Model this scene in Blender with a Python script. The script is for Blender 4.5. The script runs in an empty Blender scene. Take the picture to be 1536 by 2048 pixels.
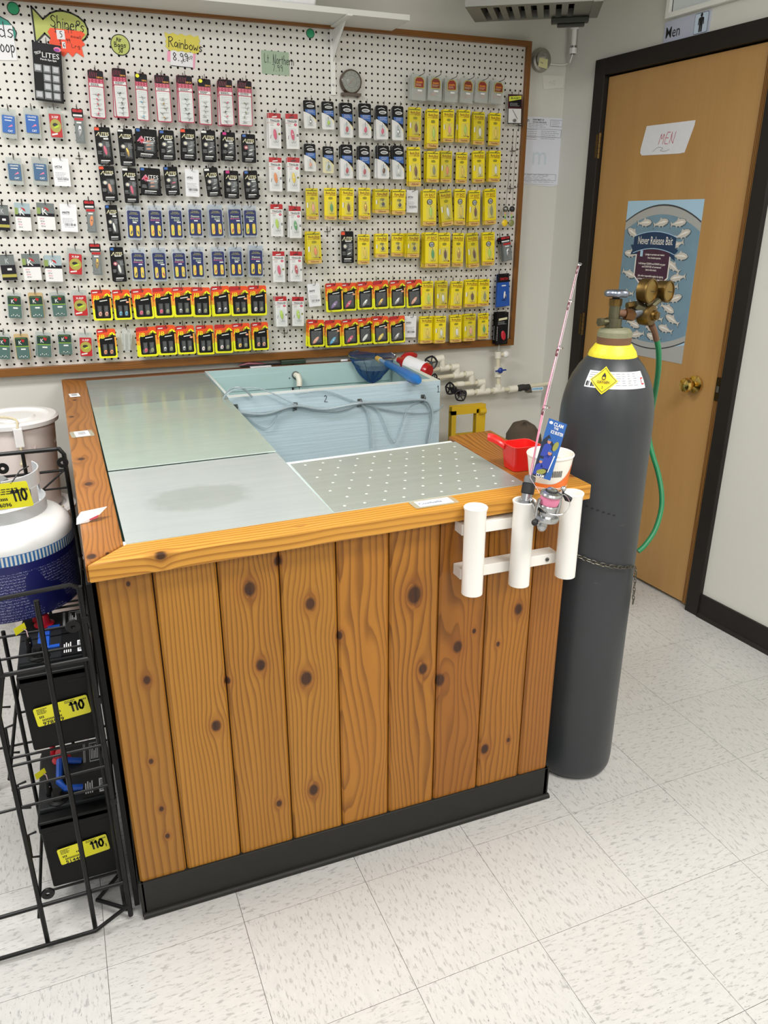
import bpy, math, random
from math import sin, cos, pi, radians
from mathutils import Vector, Matrix, Euler
random.seed(7)
S = bpy.context.scene
COL = S.collection

# ------------------------------------------------------------------ camera
F_PX, PITCH, YAW, ROLL = 1529.27, 0.3653, 0.3754, -0.0013
CAM = Vector((-1.9169, -3.2619, 1.5372))
_fwd = Vector((sin(YAW)*cos(PITCH), cos(YAW)*cos(PITCH), -sin(PITCH)))
_r = Vector((cos(YAW), -sin(YAW), 0)); _d = _fwd.cross(_r)
_right = _r*cos(ROLL) + _d*sin(ROLL); _down = _d*cos(ROLL) - _r*sin(ROLL)
cam = bpy.data.cameras.new('camera'); co = bpy.data.objects.new('camera', cam); COL.objects.link(co)
cam.sensor_fit = 'VERTICAL'; cam.sensor_height = 36; cam.lens = 36*F_PX/2048
cam.clip_start = .02; cam.clip_end = 60
up = -_down; bk = -_fwd
co.matrix_world = Matrix(((_right.x, up.x, bk.x, CAM.x), (_right.y, up.y, bk.y, CAM.y), (_right.z, up.z, bk.z, CAM.z), (0, 0, 0, 1)))
S.camera = co
S.view_settings.view_transform = 'Standard'; S.view_settings.look = 'None'
S.view_settings.exposure = 0.13; S.view_settings.gamma = 1.0; S.view_settings.use_curve_mapping = False

# ------------------------------------------------------------------ light
W = bpy.data.worlds.new('world'); S.world = W; W.use_nodes = True
W.node_tree.nodes['Background'].inputs[0].default_value = (.90, .95, 1.0, 1)
W.node_tree.nodes['Background'].inputs[1].default_value = .40
LIGHTS = [(-2.6, -1.55, 42), (-0.6, -2.9, 34), (-2.6, -4.4, 32), (-0.6, -4.9, 24)]   # ceiling fluorescent fixtures, centre and watts
def area(x, y, w):
    l = bpy.data.lights.new('tube_light', 'AREA'); l.shape = 'RECTANGLE'; l.size = 1.2; l.size_y = .5; l.energy = w
    l.color = (1.0, .99, .97)
    o = bpy.data.objects.new('tube_light', l); COL.objects.link(o); o.location = (x, y, 2.66); return o

# ------------------------------------------------------------------ placement helpers (a photo point onto a real plane)
def ray(px, py): return _right*((px-768)/F_PX) + _down*((py-1024)/F_PX) + _fwd
def un(px, py, ax, v):
    d = ray(px, py); i = 'xyz'.index(ax); t = (v-CAM[i])/d[i]; return CAM + d*t
WA, WB = .238, -.092          # right wall plane x = WA + WB*y
def unw(px, py, off=0):
    d = ray(px, py); t = (WA-off+WB*CAM.y-CAM.x)/(d.x-WB*d.y); return CAM + d*t
_wn = math.hypot(1, WB)
WD = Vector((-WB/_wn, -1/_wn, 0))      # along the wall, towards the camera
WO = Vector((WA, 0, 0))
MW = Matrix(((WD.x, 1/_wn, 0, WO.x), (WD.y, -WB/_wn, 0, WO.y), (0, 0, 1, 0), (0, 0, 0, 1)))   # wall frame: x along, -y into the room
def ws(px, py, off=0):
    p = unw(px, py, off) - WO; return p.dot(WD), p.z

# ------------------------------------------------------------------ materials
def lin(h):
    if isinstance(h, str):
        h = h.lstrip('#'); c = [int(h[i:i+2], 16)/255 for i in (0, 2, 4)]
    else: c = h
    return tuple((x/12.92 if x <= .04045 else ((x+.055)/1.055)**2.4) for x in c) + (1,)
_m = {}
def M(name, col=None, rough=.5, metal=0., spec=.5, coat=0., **k):
    if name in _m: return _m[name]
    m = bpy.data.materials.new(name); m.use_nodes = True; _m[name] = m
    b = m.node_tree.nodes['Principled BSDF']
    if col is not None: b.inputs['Base Color'].default_value = lin(col)
    b.inputs['Roughness'].default_value = rough; b.inputs['Metallic'].default_value = metal
    b.inputs['Specular IOR Level'].default_value = spec; b.inputs['Coat Weight'].default_value = coat
    b.inputs['Coat Roughness'].default_value = .1
    if k.get('noise'):     # slight procedural variation of colour and relief
        a, sc = k['noise']; nt = m.node_tree; N = nt.nodes; L = nt.links
        tc = N.new('ShaderNodeTexCoord'); n = N.new('ShaderNodeTexNoise'); n.inputs['Scale'].default_value = sc; n.inputs['Detail'].default_value = 4
        mp = N.new('ShaderNodeMapping'); mp.inputs['Scale'].default_value = k.get('stretch', (1, 1, 1))
        L.new(tc.outputs['Object'], mp.inputs[0]); L.new(mp.outputs[0], n.inputs['Vector'])
        r = N.new('ShaderNodeMix'); r.data_type = 'RGBA'
        c = lin(col); r.inputs[6].default_value = tuple(x*(1-a) for x in c[:3])+(1,); r.inputs[7].default_value = tuple(min(1, x*(1+a)) for x in c[:3])+(1,)
        L.new(n.outputs[0], r.inputs[0]); L.new(r.outputs[2], b.inputs['Base Color'])
        if k.get('bump'):
            bu = N.new('ShaderNodeBump'); bu.inputs['Strength'].default_value = k['bump']; bu.inputs['Distance'].default_value = .004
            L.new(n.outputs[0], bu.inputs['Height']); L.new(bu.outputs[0], b.inputs['Normal'])
    return m
class NT:
    """tiny node helper"""
    def __init__(s, m): s.t = m.node_tree; s.N = s.t.nodes; s.L = s.t.links; s.b = s.N['Principled BSDF']
    def put(s, sock, v):
        if hasattr(v, 'links') or hasattr(v, 'is_output'): s.L.new(v, sock)
        else: sock.default_value = v
    def math(s, op, a, b=0., c=0., clamp=False):
        n = s.N.new('ShaderNodeMath'); n.operation = op; n.use_clamp = clamp
        for i, v in enumerate((a, b, c)): s.put(n.inputs[i], v)
        return n.outputs[0]
    def obj(s): return s.N.new('ShaderNodeTexCoord').outputs['Object']
    def geo(s): return s.N.new('ShaderNodeNewGeometry').outputs['Position']
    def sep(s, v): n = s.N.new('ShaderNodeSeparateXYZ'); s.L.new(v, n.inputs[0]); return n.outputs
    def comb(s, x, y, z):
        n = s.N.new('ShaderNodeCombineXYZ')
        for i, v in enumerate((x, y, z)): s.put(n.inputs[i], v)
        return n.outputs[0]
    def noise(s, vec, scale, detail=3, rough=.5, out=0):
        n = s.N.new('ShaderNodeTexNoise'); s.L.new(vec, n.inputs['Vector']); n.inputs['Scale'].default_value = scale
        n.inputs['Detail'].default_value = detail; n.inputs['Roughness'].default_value = rough; return n.outputs[out]
    def mapv(s, vec, scale=(1, 1, 1), rot=(0, 0, 0), loc=(0, 0, 0)):
        n = s.N.new('ShaderNodeMapping'); s.L.new(vec, n.inputs[0]); n.inputs['Scale'].default_value = scale
        n.inputs['Rotation'].default_value = rot; n.inputs['Location'].default_value = loc; return n.outputs[0]
    def ramp(s, f, stops, interp='LINEAR'):
        n = s.N.new('ShaderNodeValToRGB'); s.put(n.inputs[0], f); cr = n.color_ramp; cr.interpolation = interp
        while len(cr.elements) < len(stops): cr.elements.new(.5)
        for e, (p, c) in zip(cr.elements, stops):
            e.position = p; e.color = lin(c) if isinstance(c, str) else (c if len(c) == 4 else tuple(c)+(1,))
        return n.outputs[0]
    def mix(s, f, a, b, blend='MIX'):
        n = s.N.new('ShaderNodeMix'); n.data_type = 'RGBA'; n.blend_type = blend; s.put(n.inputs[0], f)
        for i, v in ((6, a), (7, b)):
            if isinstance(v, str): v = lin(v)
            s.put(n.inputs[i], v)
        return n.outputs[2]
    def bump(s, h, st=.3, dist=.002):
        n = s.N.new('ShaderNodeBump'); n.inputs['Strength'].default_value = st; n.inputs['Distance'].default_value = dist
        s.L.new(h, n.inputs['Height']); s.L.new(n.outputs[0], s.b.inputs['Normal'])
    def col(s, v): s.put(s.b.inputs['Base Color'], v)

def wood(name, light, mid, dark, knots=(), axis='z', freq=120, rough=.36, wander=.02, plane='xz', seed=0., use_random=True, coat=.1, k3=None, line_amt=1.0):
    """pine: growth lines that bend round the knots; the grain runs along `axis`"""
    m = M(name, mid, rough, spec=.32, coat=coat); t = NT(m)
    P = t.sep(t.geo())
    ix = {'x': 0, 'y': 1, 'z': 2}
    al = P[ix[axis]]
    ac = P[ix[[a for a in plane if a != axis][0]]]
    third = P[ix[[a for a in 'xyz' if a not in plane][0]]]
    oi = t.N.new('ShaderNodeObjectInfo').outputs['Random']
    shift = t.math('MULTIPLY', oi, 1.7 if use_random else 0.)
    f = t.math('ADD', t.math('ADD', ac, shift), t.math('MULTIPLY', third, .8))
    kmask = None; halo = None
    for kx, kz, r in knots:
        dx = t.math('SUBTRACT', ac, kx); dz = t.math('SUBTRACT', al, kz)
        dzz = t.math('MULTIPLY', dz, .55)
        d2 = t.math('ADD', t.math('MULTIPLY', dx, dx), t.math('MULTIPLY', dzz, dzz))
        q = t.math('DIVIDE', r*r*1.6, t.math('ADD', d2, r*r*.5))
        f = t.math('SUBTRACT', f, t.math('MULTIPLY', dx, q))
        dd = t.math('SQRT', t.math('ADD', t.math('MULTIPLY', dx, dx), t.math('MULTIPLY', t.math('MULTIPLY', dz, .72), t.math('MULTIPLY', dz, .72))))
        if k3 is not None:
            d3 = t.math('MULTIPLY', t.math('SUBTRACT', third, k3), 1.); dd = t.math('SQRT', t.math('ADD', t.math('MULTIPLY', dd, dd), t.math('MULTIPLY', d3, d3)))
        k = t.math('SUBTRACT', 1.6, t.math('MULTIPLY', t.math('DIVIDE', dd, r), 1.45), clamp=True)
        h = t.math('SUBTRACT', 1., t.math('DIVIDE', dd, r*2.6), clamp=True)
        kmask = k if kmask is None else t.math('MAXIMUM', kmask, k)
        halo = h if halo is None else t.math('MAXIMUM', halo, h)
    lo = t.comb(t.math('ADD', t.math('MULTIPLY', ac, 7.), t.math('MULTIPLY', shift, 9.)), t.math('ADD', t.math('MULTIPLY', al, 1.5), seed), t.math('MULTIPLY', third, 3.))
    n1 = t.noise(lo, 1., 2)
    f = t.math('ADD', f, t.math('MULTIPLY', n1, wander*3))
    mid_ = t.comb(t.math('MULTIPLY', ac, 60.), t.math('MULTIPLY', al, 6.), t.math('MULTIPLY', third, 60.))
    n2 = t.noise(mid_, 1., 4, .6)
    f = t.math('ADD', f, t.math('MULTIPLY', n2, .0035))
    fr = t.math('FRACT', t.math('MULTIPLY', f, freq))
    line = t.ramp(fr, [(0, (.05,)*3), (.45, (.10,)*3), (.80, (.85,)*3), (.92, (1,)*3), (1, (.05,)*3)])
    broad = t.noise(t.comb(t.math('ADD', t.math('MULTIPLY', ac, 14.), t.math('MULTIPLY', shift, 30.)), t.math('MULTIPLY', al, 1.1), third), 1., 3)
    base = t.mix(t.math('MULTIPLY', broad, 1.), light, mid)
    amt = t.math('MULTIPLY', line, t.math('MULTIPLY_ADD', n1, .75*line_amt, .30*line_amt), clamp=True)
    c = t.mix(amt, base, dark)
    fine = t.noise(t.comb(t.math('MULTIPLY', ac, 900.), t.math('MULTIPLY', al, 18.), t.math('MULTIPLY', third, 900.)), 1., 2)
    c = t.mix(t.math('MULTIPLY', fine, .16), c, dark)
    tint = t.math('MULTIPLY_ADD', oi, .34, -.02, clamp=True)
    c = t.mix(tint, c, t.mix(.5, mid, dark))
    if kmask is not None:
        c = t.mix(t.math('MULTIPLY', halo, .7), c, '#7d4418')
        c = t.mix(t.math('MULTIPLY', t.math('MULTIPLY', kmask, 1.6, clamp=True), t.math('MULTIPLY_ADD', n2, .5, .62), clamp=True), c, '#26100a')
    t.col(c); t.bump(t.math('SUBTRACT', n2, t.math('MULTIPLY', line, .35)), .12, .0008)
    return m

def metal(name, col, rough=.3, noise=None): return M(name, col, rough, 1., **({'noise': noise} if noise else {}))
def clearm(name, tint=(.93, .95, .95), amt=.75, rough=.08, base='#e8eef0'):
    """clear or frosted plastic: part see-through, part glossy"""
    if name in _m: return _m[name]
    m = M(name, base, rough); t = NT(m)
    tr = t.N.new('ShaderNodeBsdfTransparent'); tr.inputs[0].default_value = tuple(tint)+(1,)
    mx = t.N.new('ShaderNodeMixShader'); out = [n for n in t.N if n.type == 'OUTPUT_MATERIAL'][0]
    mx.inputs[0].default_value = 1-amt
    t.L.new(tr.outputs[0], mx.inputs[1]); t.L.new(t.b.outputs[0], mx.inputs[2]); t.L.new(mx.outputs[0], out.inputs[0]); return m

# ------------------------------------------------------------------ mesh builder
def frame_of(a, b):
    z = (b-a).normalized(); x = z.orthogonal().normalized(); y = z.cross(x); return x, y, z
class MB:
    def __init__(s): s.v = []; s.f = []; s.mi = []; s.mats = []; s.sm = []
    def mat(s, m):
        if m not in s.mats: s.mats.append(m)
        return s.mats.index(m)
    def add(s, vs, fs, m, smooth=False):
        o = len(s.v); s.v += [tuple(v) for v in vs]; k = s.mat(m)
        for f in fs: s.f.append(tuple(i+o for i in f)); s.mi.append(k); s.sm.append(smooth)
        return s
    def box(s, a, b, m, mx=None):
        x0, y0, z0 = a; x1, y1, z1 = b
        vs = [Vector(p) for p in ((x0,y0,z0),(x1,y0,z0),(x1,y1,z0),(x0,y1,z0),(x0,y0,z1),(x1,y0,z1),(x1,y1,z1),(x0,y1,z1))]
        if mx: vs = [mx @ v for v in vs]
        return s.add(vs, [(0,3,2,1),(4,5,6,7),(0,1,5,4),(1,2,6,5),(2,3,7,6),(3,0,4,7)], m)
    def hexa(s, bot, top, m):      # 4 bottom corners (ccw seen from above), 4 top corners
        return s.add([Vector(p) for p in bot]+[Vector(p) for p in top], [(3,2,1,0),(4,5,6,7),(0,1,5,4),(1,2,6,5),(2,3,7,6),(3,0,4,7)], m)
    def cyl(s, a, b, r0, m, r1=None, seg=16, caps=True, smooth=True):
        a = Vector(a); b = Vector(b); r1 = r0 if r1 is None else r1; x, y, z = frame_of(a, b)
        vs = []
        for c, r in ((a, r0), (b, r1)):
            for i in range(seg):
                t = 2*pi*i/seg; vs.append(c + x*(r*cos(t)) + y*(r*sin(t)))
        s.add(vs, [(i, (i+1) % seg, seg+(i+1) % seg, seg+i) for i in range(seg)], m, smooth)
        if caps: s.add(vs, [tuple(range(seg))[::-1], tuple(range(seg, 2*seg))], m)
        return s
    def tube(s, pts, r, m, seg=8, closed=False, rf=None):
        pts = [Vector(p) for p in pts]; n = len(pts); vs = []; prev = None
        for i, p in enumerate(pts):
            if closed: t = pts[(i+1) % n]-pts[i-1]
            else: t = pts[min(i+1, n-1)]-pts[max(i-1, 0)]
            t.normalize()
            if prev is None: x = t.orthogonal().normalized()
            else:
                x = prev - t*prev.dot(t)
                x = x.normalized() if x.length > 1e-6 else t.orthogonal().normalized()
            prev = x; y = t.cross(x); rr = rf[i] if rf else r
            for k in range(seg):
                a = 2*pi*k/seg; vs.append(p + x*(rr*cos(a)) + y*(rr*sin(a)))
        fs = []
        for i in range(n if closed else n-1):
            j = (i+1) % n
            for k in range(seg): fs.append((i*seg+k, i*seg+(k+1) % seg, j*seg+(k+1) % seg, j*seg+k))
        s.add(vs, fs, m, True)
        if not closed: s.add(vs, [tuple(range(seg))[::-1], tuple(range((n-1)*seg, n*seg))], m)
        return s
    def lathe(s, prof, m, c=(0, 0, 0), seg=32, mx=None, a0=0., a1=2*pi, smooth=True):
        full = abs(a1-a0-2*pi) < 1e-6; n = seg if full else seg+1; vs = []
        for r, z in prof:
            for i in range(n):
                a = a0+(a1-a0)*i/seg; vs.append(Vector((c[0]+r*cos(a), c[1]+r*sin(a), c[2]+z)))
        if mx: vs = [mx @ v for v in vs]
        fs = []
        for j in range(len(prof)-1):
            for i in range(seg):
                k = (i+1) % n
                fs.append((j*n+i, j*n+k, (j+1)*n+k, (j+1)*n+i))
        return s.add(vs, fs, m, smooth)
    def sphere(s, c, r, m, seg=16, rings=10, sc=(1, 1, 1), mx=None):
        prof = [(r*sin(pi*i/rings)+1e-5, -r*cos(pi*i/rings)) for i in range(rings+1)]
        T = Matrix.Translation(c) @ (mx or Matrix.Identity(4)) @ Matrix.Diagonal((*sc, 1))
        return s.lathe(prof, m, seg=seg, mx=T)
    def poly(s, pts, m, y=0., mx=None):      # flat outline in the x-z plane, facing -y
        a = sum(pts[i][0]*pts[(i+1) % len(pts)][1]-pts[(i+1) % len(pts)][0]*pts[i][1] for i in range(len(pts)))
        if a < 0: pts = pts[::-1]
        vs = [Vector((p[0], y, p[1])) for p in pts]
        if mx: vs = [mx @ v for v in vs]
        return s.add(vs, [tuple(range(len(vs)))], m)
    def slab(s, pts, m, y0, y1, edge=None, mx=None):     # outline with thickness, front at y0 (towards -y)
        a = sum(pts[i][0]*pts[(i+1) % len(pts)][1]-pts[(i+1) % len(pts)][0]*pts[i][1] for i in range(len(pts)))
        if a < 0: pts = pts[::-1]
        n = len(pts); F_ = [Vector((p[0], y0, p[1])) for p in pts]; B_ = [Vector((p[0], y1, p[1])) for p in pts]
        if mx: F_ = [mx @ v for v in F_]; B_ = [mx @ v for v in B_]
        s.add(F_, [tuple(range(n))], m); s.add(B_, [tuple(range(n))[::-1]], m)
        s.add(F_+B_, [(i, n+i, n+(i+1) % n, (i+1) % n) for i in range(n)], edge or m); return s
    def text(s, txt, m, x=0., z=0., h=.01, y=0., align='c', w=None, mx=None, rot=0., shear=0.):
        vs, fs, wd = glyphs(txt, .022 if h < .016 else .004)
        sx = h if w is None else (w/wd if wd else h)
        ox = {'c': -wd*sx/2, 'l': 0, 'r': -wd*sx}[align]
        out = []
        for a, b in vs:
            X = a*sx+ox+shear*b*h; Z = b*h-h*.36
            X, Z = X*cos(rot)-Z*sin(rot), X*sin(rot)+Z*cos(rot)
            v = Vector((x+X, y, z+Z)); out.append(mx @ v if mx else v)
        return s.add(out, fs, m)
    def build(s, name, parent=None, loc=None, bevel=0., mw=None, angle=.6):
        me = bpy.data.meshes.new(name); me.from_pydata([tuple(v) for v in s.v], [], s.f)
        for m in s.mats: me.materials.append(m)
        me.polygons.foreach_set('material_index', s.mi); me.polygons.foreach_set('use_smooth', s.sm)
        me.update()
        if any(s.sm): me.set_sharp_from_angle(angle=angle)
        o = bpy.data.objects.new(name, me); COL.objects.link(o)
        if parent is not None: o.parent = parent
        if loc is not None: o.location = loc
        if mw is not None: o.matrix_world = mw if parent is None else o.matrix_world; o.matrix_local = mw
        if bevel:
            b = o.modifiers.new('bevel', 'BEVEL'); b.width = bevel; b.segments = 2; b.limit_method = 'ANGLE'
        return o
_g = {}
def glyphs(txt, off=.006):
    """outline of a line of lettering: flat triangles, height about 0.72"""
    if (txt, off) in _g: return _g[(txt, off)]
    cu = bpy.data.curves.new('t', 'FONT'); cu.body = txt; cu.size = 1.; cu.resolution_u = 2; cu.offset = off
    o = bpy.data.objects.new('t', cu); COL.objects.link(o)
    me = o.to_mesh()
    vs = [(v.co.x, v.co.y) for v in me.vertices]; fs = [tuple(p.vertices) for p in me.polygons]
    out = []
    for f in fs:
        a = sum(vs[f[i]][0]*vs[f[(i+1) % len(f)]][1]-vs[f[(i+1) % len(f)]][0]*vs[f[i]][1] for i in range(len(f)))
        out.append(f if a > 0 else f[::-1])
    x0 = min((v[0] for v in vs), default=0); x1 = max((v[0] for v in vs), default=1)
    vs = [(a-x0, b) for a, b in vs]
    o.to_mesh_clear(); bpy.data.objects.remove(o); bpy.data.curves.remove(cu)
    _g[(txt, off)] = (vs, out, x1-x0); return _g[(txt, off)]
# pen strokes for the hand-lettered signs (unit height letters)
PEN = {'S': [(.5,.85,.25,1,.05,.8,.15,.58,.42,.45,.5,.2,.28,0,.02,.12)], 'h': [(.05,1,.05,0),(.05,.4,.25,.55,.4,.4,.4,0)], 'i': [(.08,.55,.08,0),(.08,.78,.1,.8)],
 'n': [(.05,.55,.05,0),(.05,.38,.25,.55,.42,.4,.42,0)], 'e': [(.05,.3,.42,.32,.38,.5,.2,.56,.05,.35,.08,.1,.25,0,.44,.1)], 'r': [(.05,.55,.05,0),(.05,.35,.2,.52,.36,.5)],
 's': [(.4,.5,.2,.56,.06,.42,.36,.2,.22,0,.04,.08)], 'R': [(.08,1,.08,-.1),(.0,.9,.3,1.05,.55,.85,.4,.6,.1,.5),(.25,.5,.4,.2,.6,0)], 'a': [(.4,.45,.2,.56,.05,.35,.1,.05,.3,.08,.42,.5,.42,0)],
 'b': [(.05,1,.05,0),(.05,.35,.25,.52,.42,.3,.28,.02,.05,.05)], 'o': [(.22,.55,.05,.35,.08,.08,.25,0,.42,.15,.4,.42,.22,.55)], 'w': [(.02,.55,.14,0,.28,.4,.42,0,.56,.55)],
 'L': [(.1,1,.08,0,.5,.08)], 't': [(.15,.85,.15,0),(0,.55,.32,.55)], '.': [(.08,.02,.12,.04)], 'N': [(.05,0,.1,1),(.1,.9,.25,.3,.5,0),(.5,0,.55,1)], 'M': [(.05,0,.12,1,.3,.35,.52,1,.6,0)],
 'E': [(.5,1,.08,1,.05,0,.5,0),(.08,.52,.4,.52)], 'c': [(.4,.45,.2,.56,.05,.3,.15,.02,.42,.08)], 'p': [(.06,.55,.06,-.35),(.06,.4,.28,.56,.42,.3,.25,0,.06,.1)], 'd': [(.4,1,.42,0),(.4,.4,.2,.56,.05,.3,.18,0,.4,.12)],
 'l': [(.06,1,.06,0)], 'A': [(.0,0,.25,1,.5,0),(.1,.4,.42,.4)], 'B': [(.06,1,.06,0),(.06,1,.4,.9,.35,.6,.06,.52,.45,.42,.42,.08,.06,0)], 'g': [(.4,.45,.2,.56,.05,.3,.18,.05,.4,.15),(.42,.5,.4,-.3,.1,-.3)],
 'C': [(.5,.85,.28,1,.05,.6,.1,.15,.35,0,.55,.15)], '$': [(.4,.8,.2,.9,.05,.7,.38,.35,.25,.1,.02,.2),(.22,1.05,.2,0)], '9': [(.4,.75,.22,.98,.05,.75,.2,.5,.4,.7,.36,0)], '8': [(.22,.5,.05,.75,.22,1,.4,.75,.22,.5,.03,.22,.22,0,.42,.22,.22,.5)],
 '7': [(.02,.98,.42,1,.18,0)], '5': [(.4,1,.1,1,.08,.6,.35,.58,.38,.15,.05,.02)], '0': [(.22,1,.05,.6,.1,.1,.25,0,.42,.4,.35,.92,.22,1)], '6': [(.38,.95,.1,.55,.08,.1,.3,0,.4,.25,.25,.45,.08,.3)],
 '2': [(.05,.8,.22,1,.4,.8,.3,.45,.02,.05,.5,.03)], '1': [(.05,.8,.2,1,.2,0),(.05,0,.38,0)], 'I': [(.05,.78,.2,1,.2,0)], '~': [(0,.2,.5,.5,1.1,.35,.7,.2,1.3,.1,1.7,.22)], ' ': []}
def pen(mb, txt, m, x, z, h, y, t=.0022, rot=0., slant=.0, mx=None, gap=.14, w=None):
    cx = 0.; fx = 1.
    if w: fx = w/h/sum(max([max(s_[0::2]) for s_ in PEN.get(c, PEN['o'])], default=.3)+gap for c in txt)
    for ch in txt:
        st = PEN.get(ch, PEN['o']); wd = max([max(s_[0::2]) for s_ in st], default=.3)
        for s_ in st:
            P = [(cx+s_[i], s_[i+1]) for i in range(0, len(s_), 2)]
            if len(P) > 2:        # round the corners a little
                Q = [P[0]]
                for i in range(1, len(P)-1):
                    for a in (.75, .25): pass
                    Q += [(P[i][0]*.8+P[i-1][0]*.2, P[i][1]*.8+P[i-1][1]*.2), (P[i][0]*.8+P[i+1][0]*.2, P[i][1]*.8+P[i+1][1]*.2)]
                P = Q+[P[-1]]
            P = [((a+slant*b)*h*fx, b*h) for a, b in P]
            P = [(x+a*cos(rot)-b*sin(rot), z+a*sin(rot)+b*cos(rot)) for a, b in P]
            for (ax, az), (bx, bz) in zip(P, P[1:]):
                L_ = math.hypot(bx-ax, bz-az)
                if L_ < 1e-6: continue
                ux, uz = (bx-ax)/L_*t/2, (bz-az)/L_*t/2
                mb.poly([(ax-ux-uz, az-uz+ux), (ax-ux+uz, az-uz-ux), (bx+ux+uz, bz+uz-ux), (bx+ux-uz, bz+uz+ux)], m, y, mx)
        cx += wd+gap
    return cx*h
def rr(x0, z0, x1, z1, r=.002, n=3):
    out = []
    for cx, cz, a in ((x1-r, z1-r, 0), (x0+r, z1-r, 90), (x0+r, z0+r, 180), (x1-r, z0+r, 270)):
        for i in range(n+1):
            t = radians(a+90*i/n); out.append((cx+r*cos(t), cz+r*sin(t)))
    return out
def R(x0, z0, x1, z1): return [(x0, z0), (x1, z0), (x1, z1), (x0, z1)]
def ell(cx, cz, rx, rz, n=14, rot=0.):
    return [(cx+rx*cos(2*pi*i/n)*cos(rot)-rz*sin(2*pi*i/n)*sin(rot), cz+rx*cos(2*pi*i/n)*sin(rot)+rz*sin(2*pi*i/n)*cos(rot)) for i in range(n)]
def burst(cx, cz, r0, r1, n=12):
    return [(cx+(r1 if i % 2 else r0)*cos(pi*i/n), cz+(r1 if i % 2 else r0)*sin(pi*i/n)) for i in range(2*n)]
def bars(mb, m, x0, z0, x1, z1, y, n=14, seed=1):
    rd = random.Random(seed); x = x0; st = (x1-x0)/n
    for i in range(n):
        w = st*rd.choice((.3, .5, .7)); mb.poly(R(x, z0, x+w, z1), m, y); x += st
def lines(mb, m, x0, z1, x1, n, dz, t, y, seed=1, align='l', mx=None):
    """rows of small print too small to read: broken dashes"""
    rd = random.Random(seed)
    for i in range(n):
        x = x0; z = z1-i*dz; end = x1-(x1-x0)*rd.uniform(0, .3)
        while x < end:
            w = rd.uniform(.08, .22)*(x1-x0); e = min(x+w, end); mb.poly(R(x, z-t, e, z), m, y, mx); x = e+(x1-x0)*.03
def spline(pts, n=6):
    P = [Vector(p) for p in pts]; P = [P[0]*2-P[1]]+P+[P[-1]*2-P[-2]]; out = []
    for i in range(1, len(P)-2):
        for k in range(n):
            t = k/n; a, b, c, d = P[i-1:i+3]
            out.append(.5*((2*b)+(c-a)*t+(2*a-5*b+4*c-d)*t*t+(3*b-a-3*c+d)*t**3))
    out.append(P[-2]); return out

def tag(o, label=None, cat=None, group=None, kind=None):
    if label: o['label'] = label
    if cat: o['category'] = cat
    if group: o['group'] = group
    if kind: o['kind'] = kind
    return o
def empty(name, loc=(0, 0, 0), rz=0., mw=None):
    o = bpy.data.objects.new(name, None); COL.objects.link(o); o.empty_display_size = .05
    if mw is not None: o.matrix_world = mw
    else: o.location = loc; o.rotation_euler = (0, 0, rz)
    return o
def copy_tree(o, parent=None):
    c = o.copy(); COL.objects.link(c)
    if parent is not None: c.parent = parent
    for ch in [k for k in ALLCH.get(o.name, [])]: copy_tree(ch, c)
    return c
ALLCH = {}
ORD = ['first', 'second', 'third', 'fourth', 'fifth', 'sixth', 'seventh', 'eighth', 'ninth', 'tenth', 'eleventh', 'twelfth']

# ================================================================== materials used widely
white_paint = M('wall_paint', '#d3d2c9', .55, noise=(.035, 3.))
wall2 = M('door_wall_paint', '#d6d5cc', .55, noise=(.03, 4.))
trim_m = M('dark_brown_trim', '#211d1a', .5, spec=.3, noise=(.15, 8))
black_wire = M('black_coated_wire', '#0a0a0a', .45, spec=.3)
steel = metal('galvanised_steel', '#8d8d8c', .38)
chrome = metal('chrome', '#d0d2d4', .16)
brass = metal('aged_brass', '#745d36', .42, (.4, 60))
goldm = metal('polished_gold', '#d8b765', .14)
white_pl = M('white_plastic', '#ecebe6', .35)
paper = M('white_paper', '#e9e9ec', .7)
ink = M('black_ink', '#17171a', .6); inkg = M('grey_ink', '#77797c', .6)
def tile_mat(name, d):
    m = M(name, '#cfccc5', .3); t = NT(m); P = t.geo()
    oi = t.N.new('ShaderNodeObjectInfo').outputs['Random']
    Q = t.N.new('ShaderNodeVectorMath'); Q.operation = 'ADD'; t.L.new(P, Q.inputs[0]); t.L.new(t.comb(t.math('MULTIPLY', oi, 13.), t.math('MULTIPLY', oi, 7.), 0.), Q.inputs[1])
    Q = Q.outputs[0]
    a, b = (42, 150) if d else (150, 42)
    v = t.mapv(Q, (a, b, 1), rot=(0, 0, .15))
    n = t.noise(v, 1., 5, .66)
    streak = t.ramp(n, [(0, (1,)*3), (.385, (1,)*3), (.455, (0,)*3), (1, (0,)*3)])
    v2 = t.mapv(Q, (a*1.6, b*1.5, 1), rot=(0, 0, -.1))
    n2 = t.noise(v2, 1., 3, .6)
    dark = t.ramp(n2, [(0, (1,)*3), (.285, (1,)*3), (.325, (0,)*3), (1, (0,)*3)])
    v3 = t.mapv(Q, (a*.55, b*.6, 1), rot=(0, 0, .1)); n3 = t.noise(v3, 1., 5, .7)
    c = t.mix(n3, '#d0cfcd', '#b8b7b5')
    cloud = t.noise(Q, 5., 2); c = t.mix(t.math('MULTIPLY', cloud, .35), c, '#c8c2bb')
    c = t.mix(t.math('MULTIPLY', streak, .60), c, '#8c8b8a')
    c = t.mix(t.math('MULTIPLY', dark, .85), c, '#3e3e40')
    c = t.mix(t.math('MULTIPLY_ADD', oi, .16, -.06, clamp=True), c, '#b4b1aa')
    t.col(c); t.bump(n3, .05, .001); return m

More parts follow.
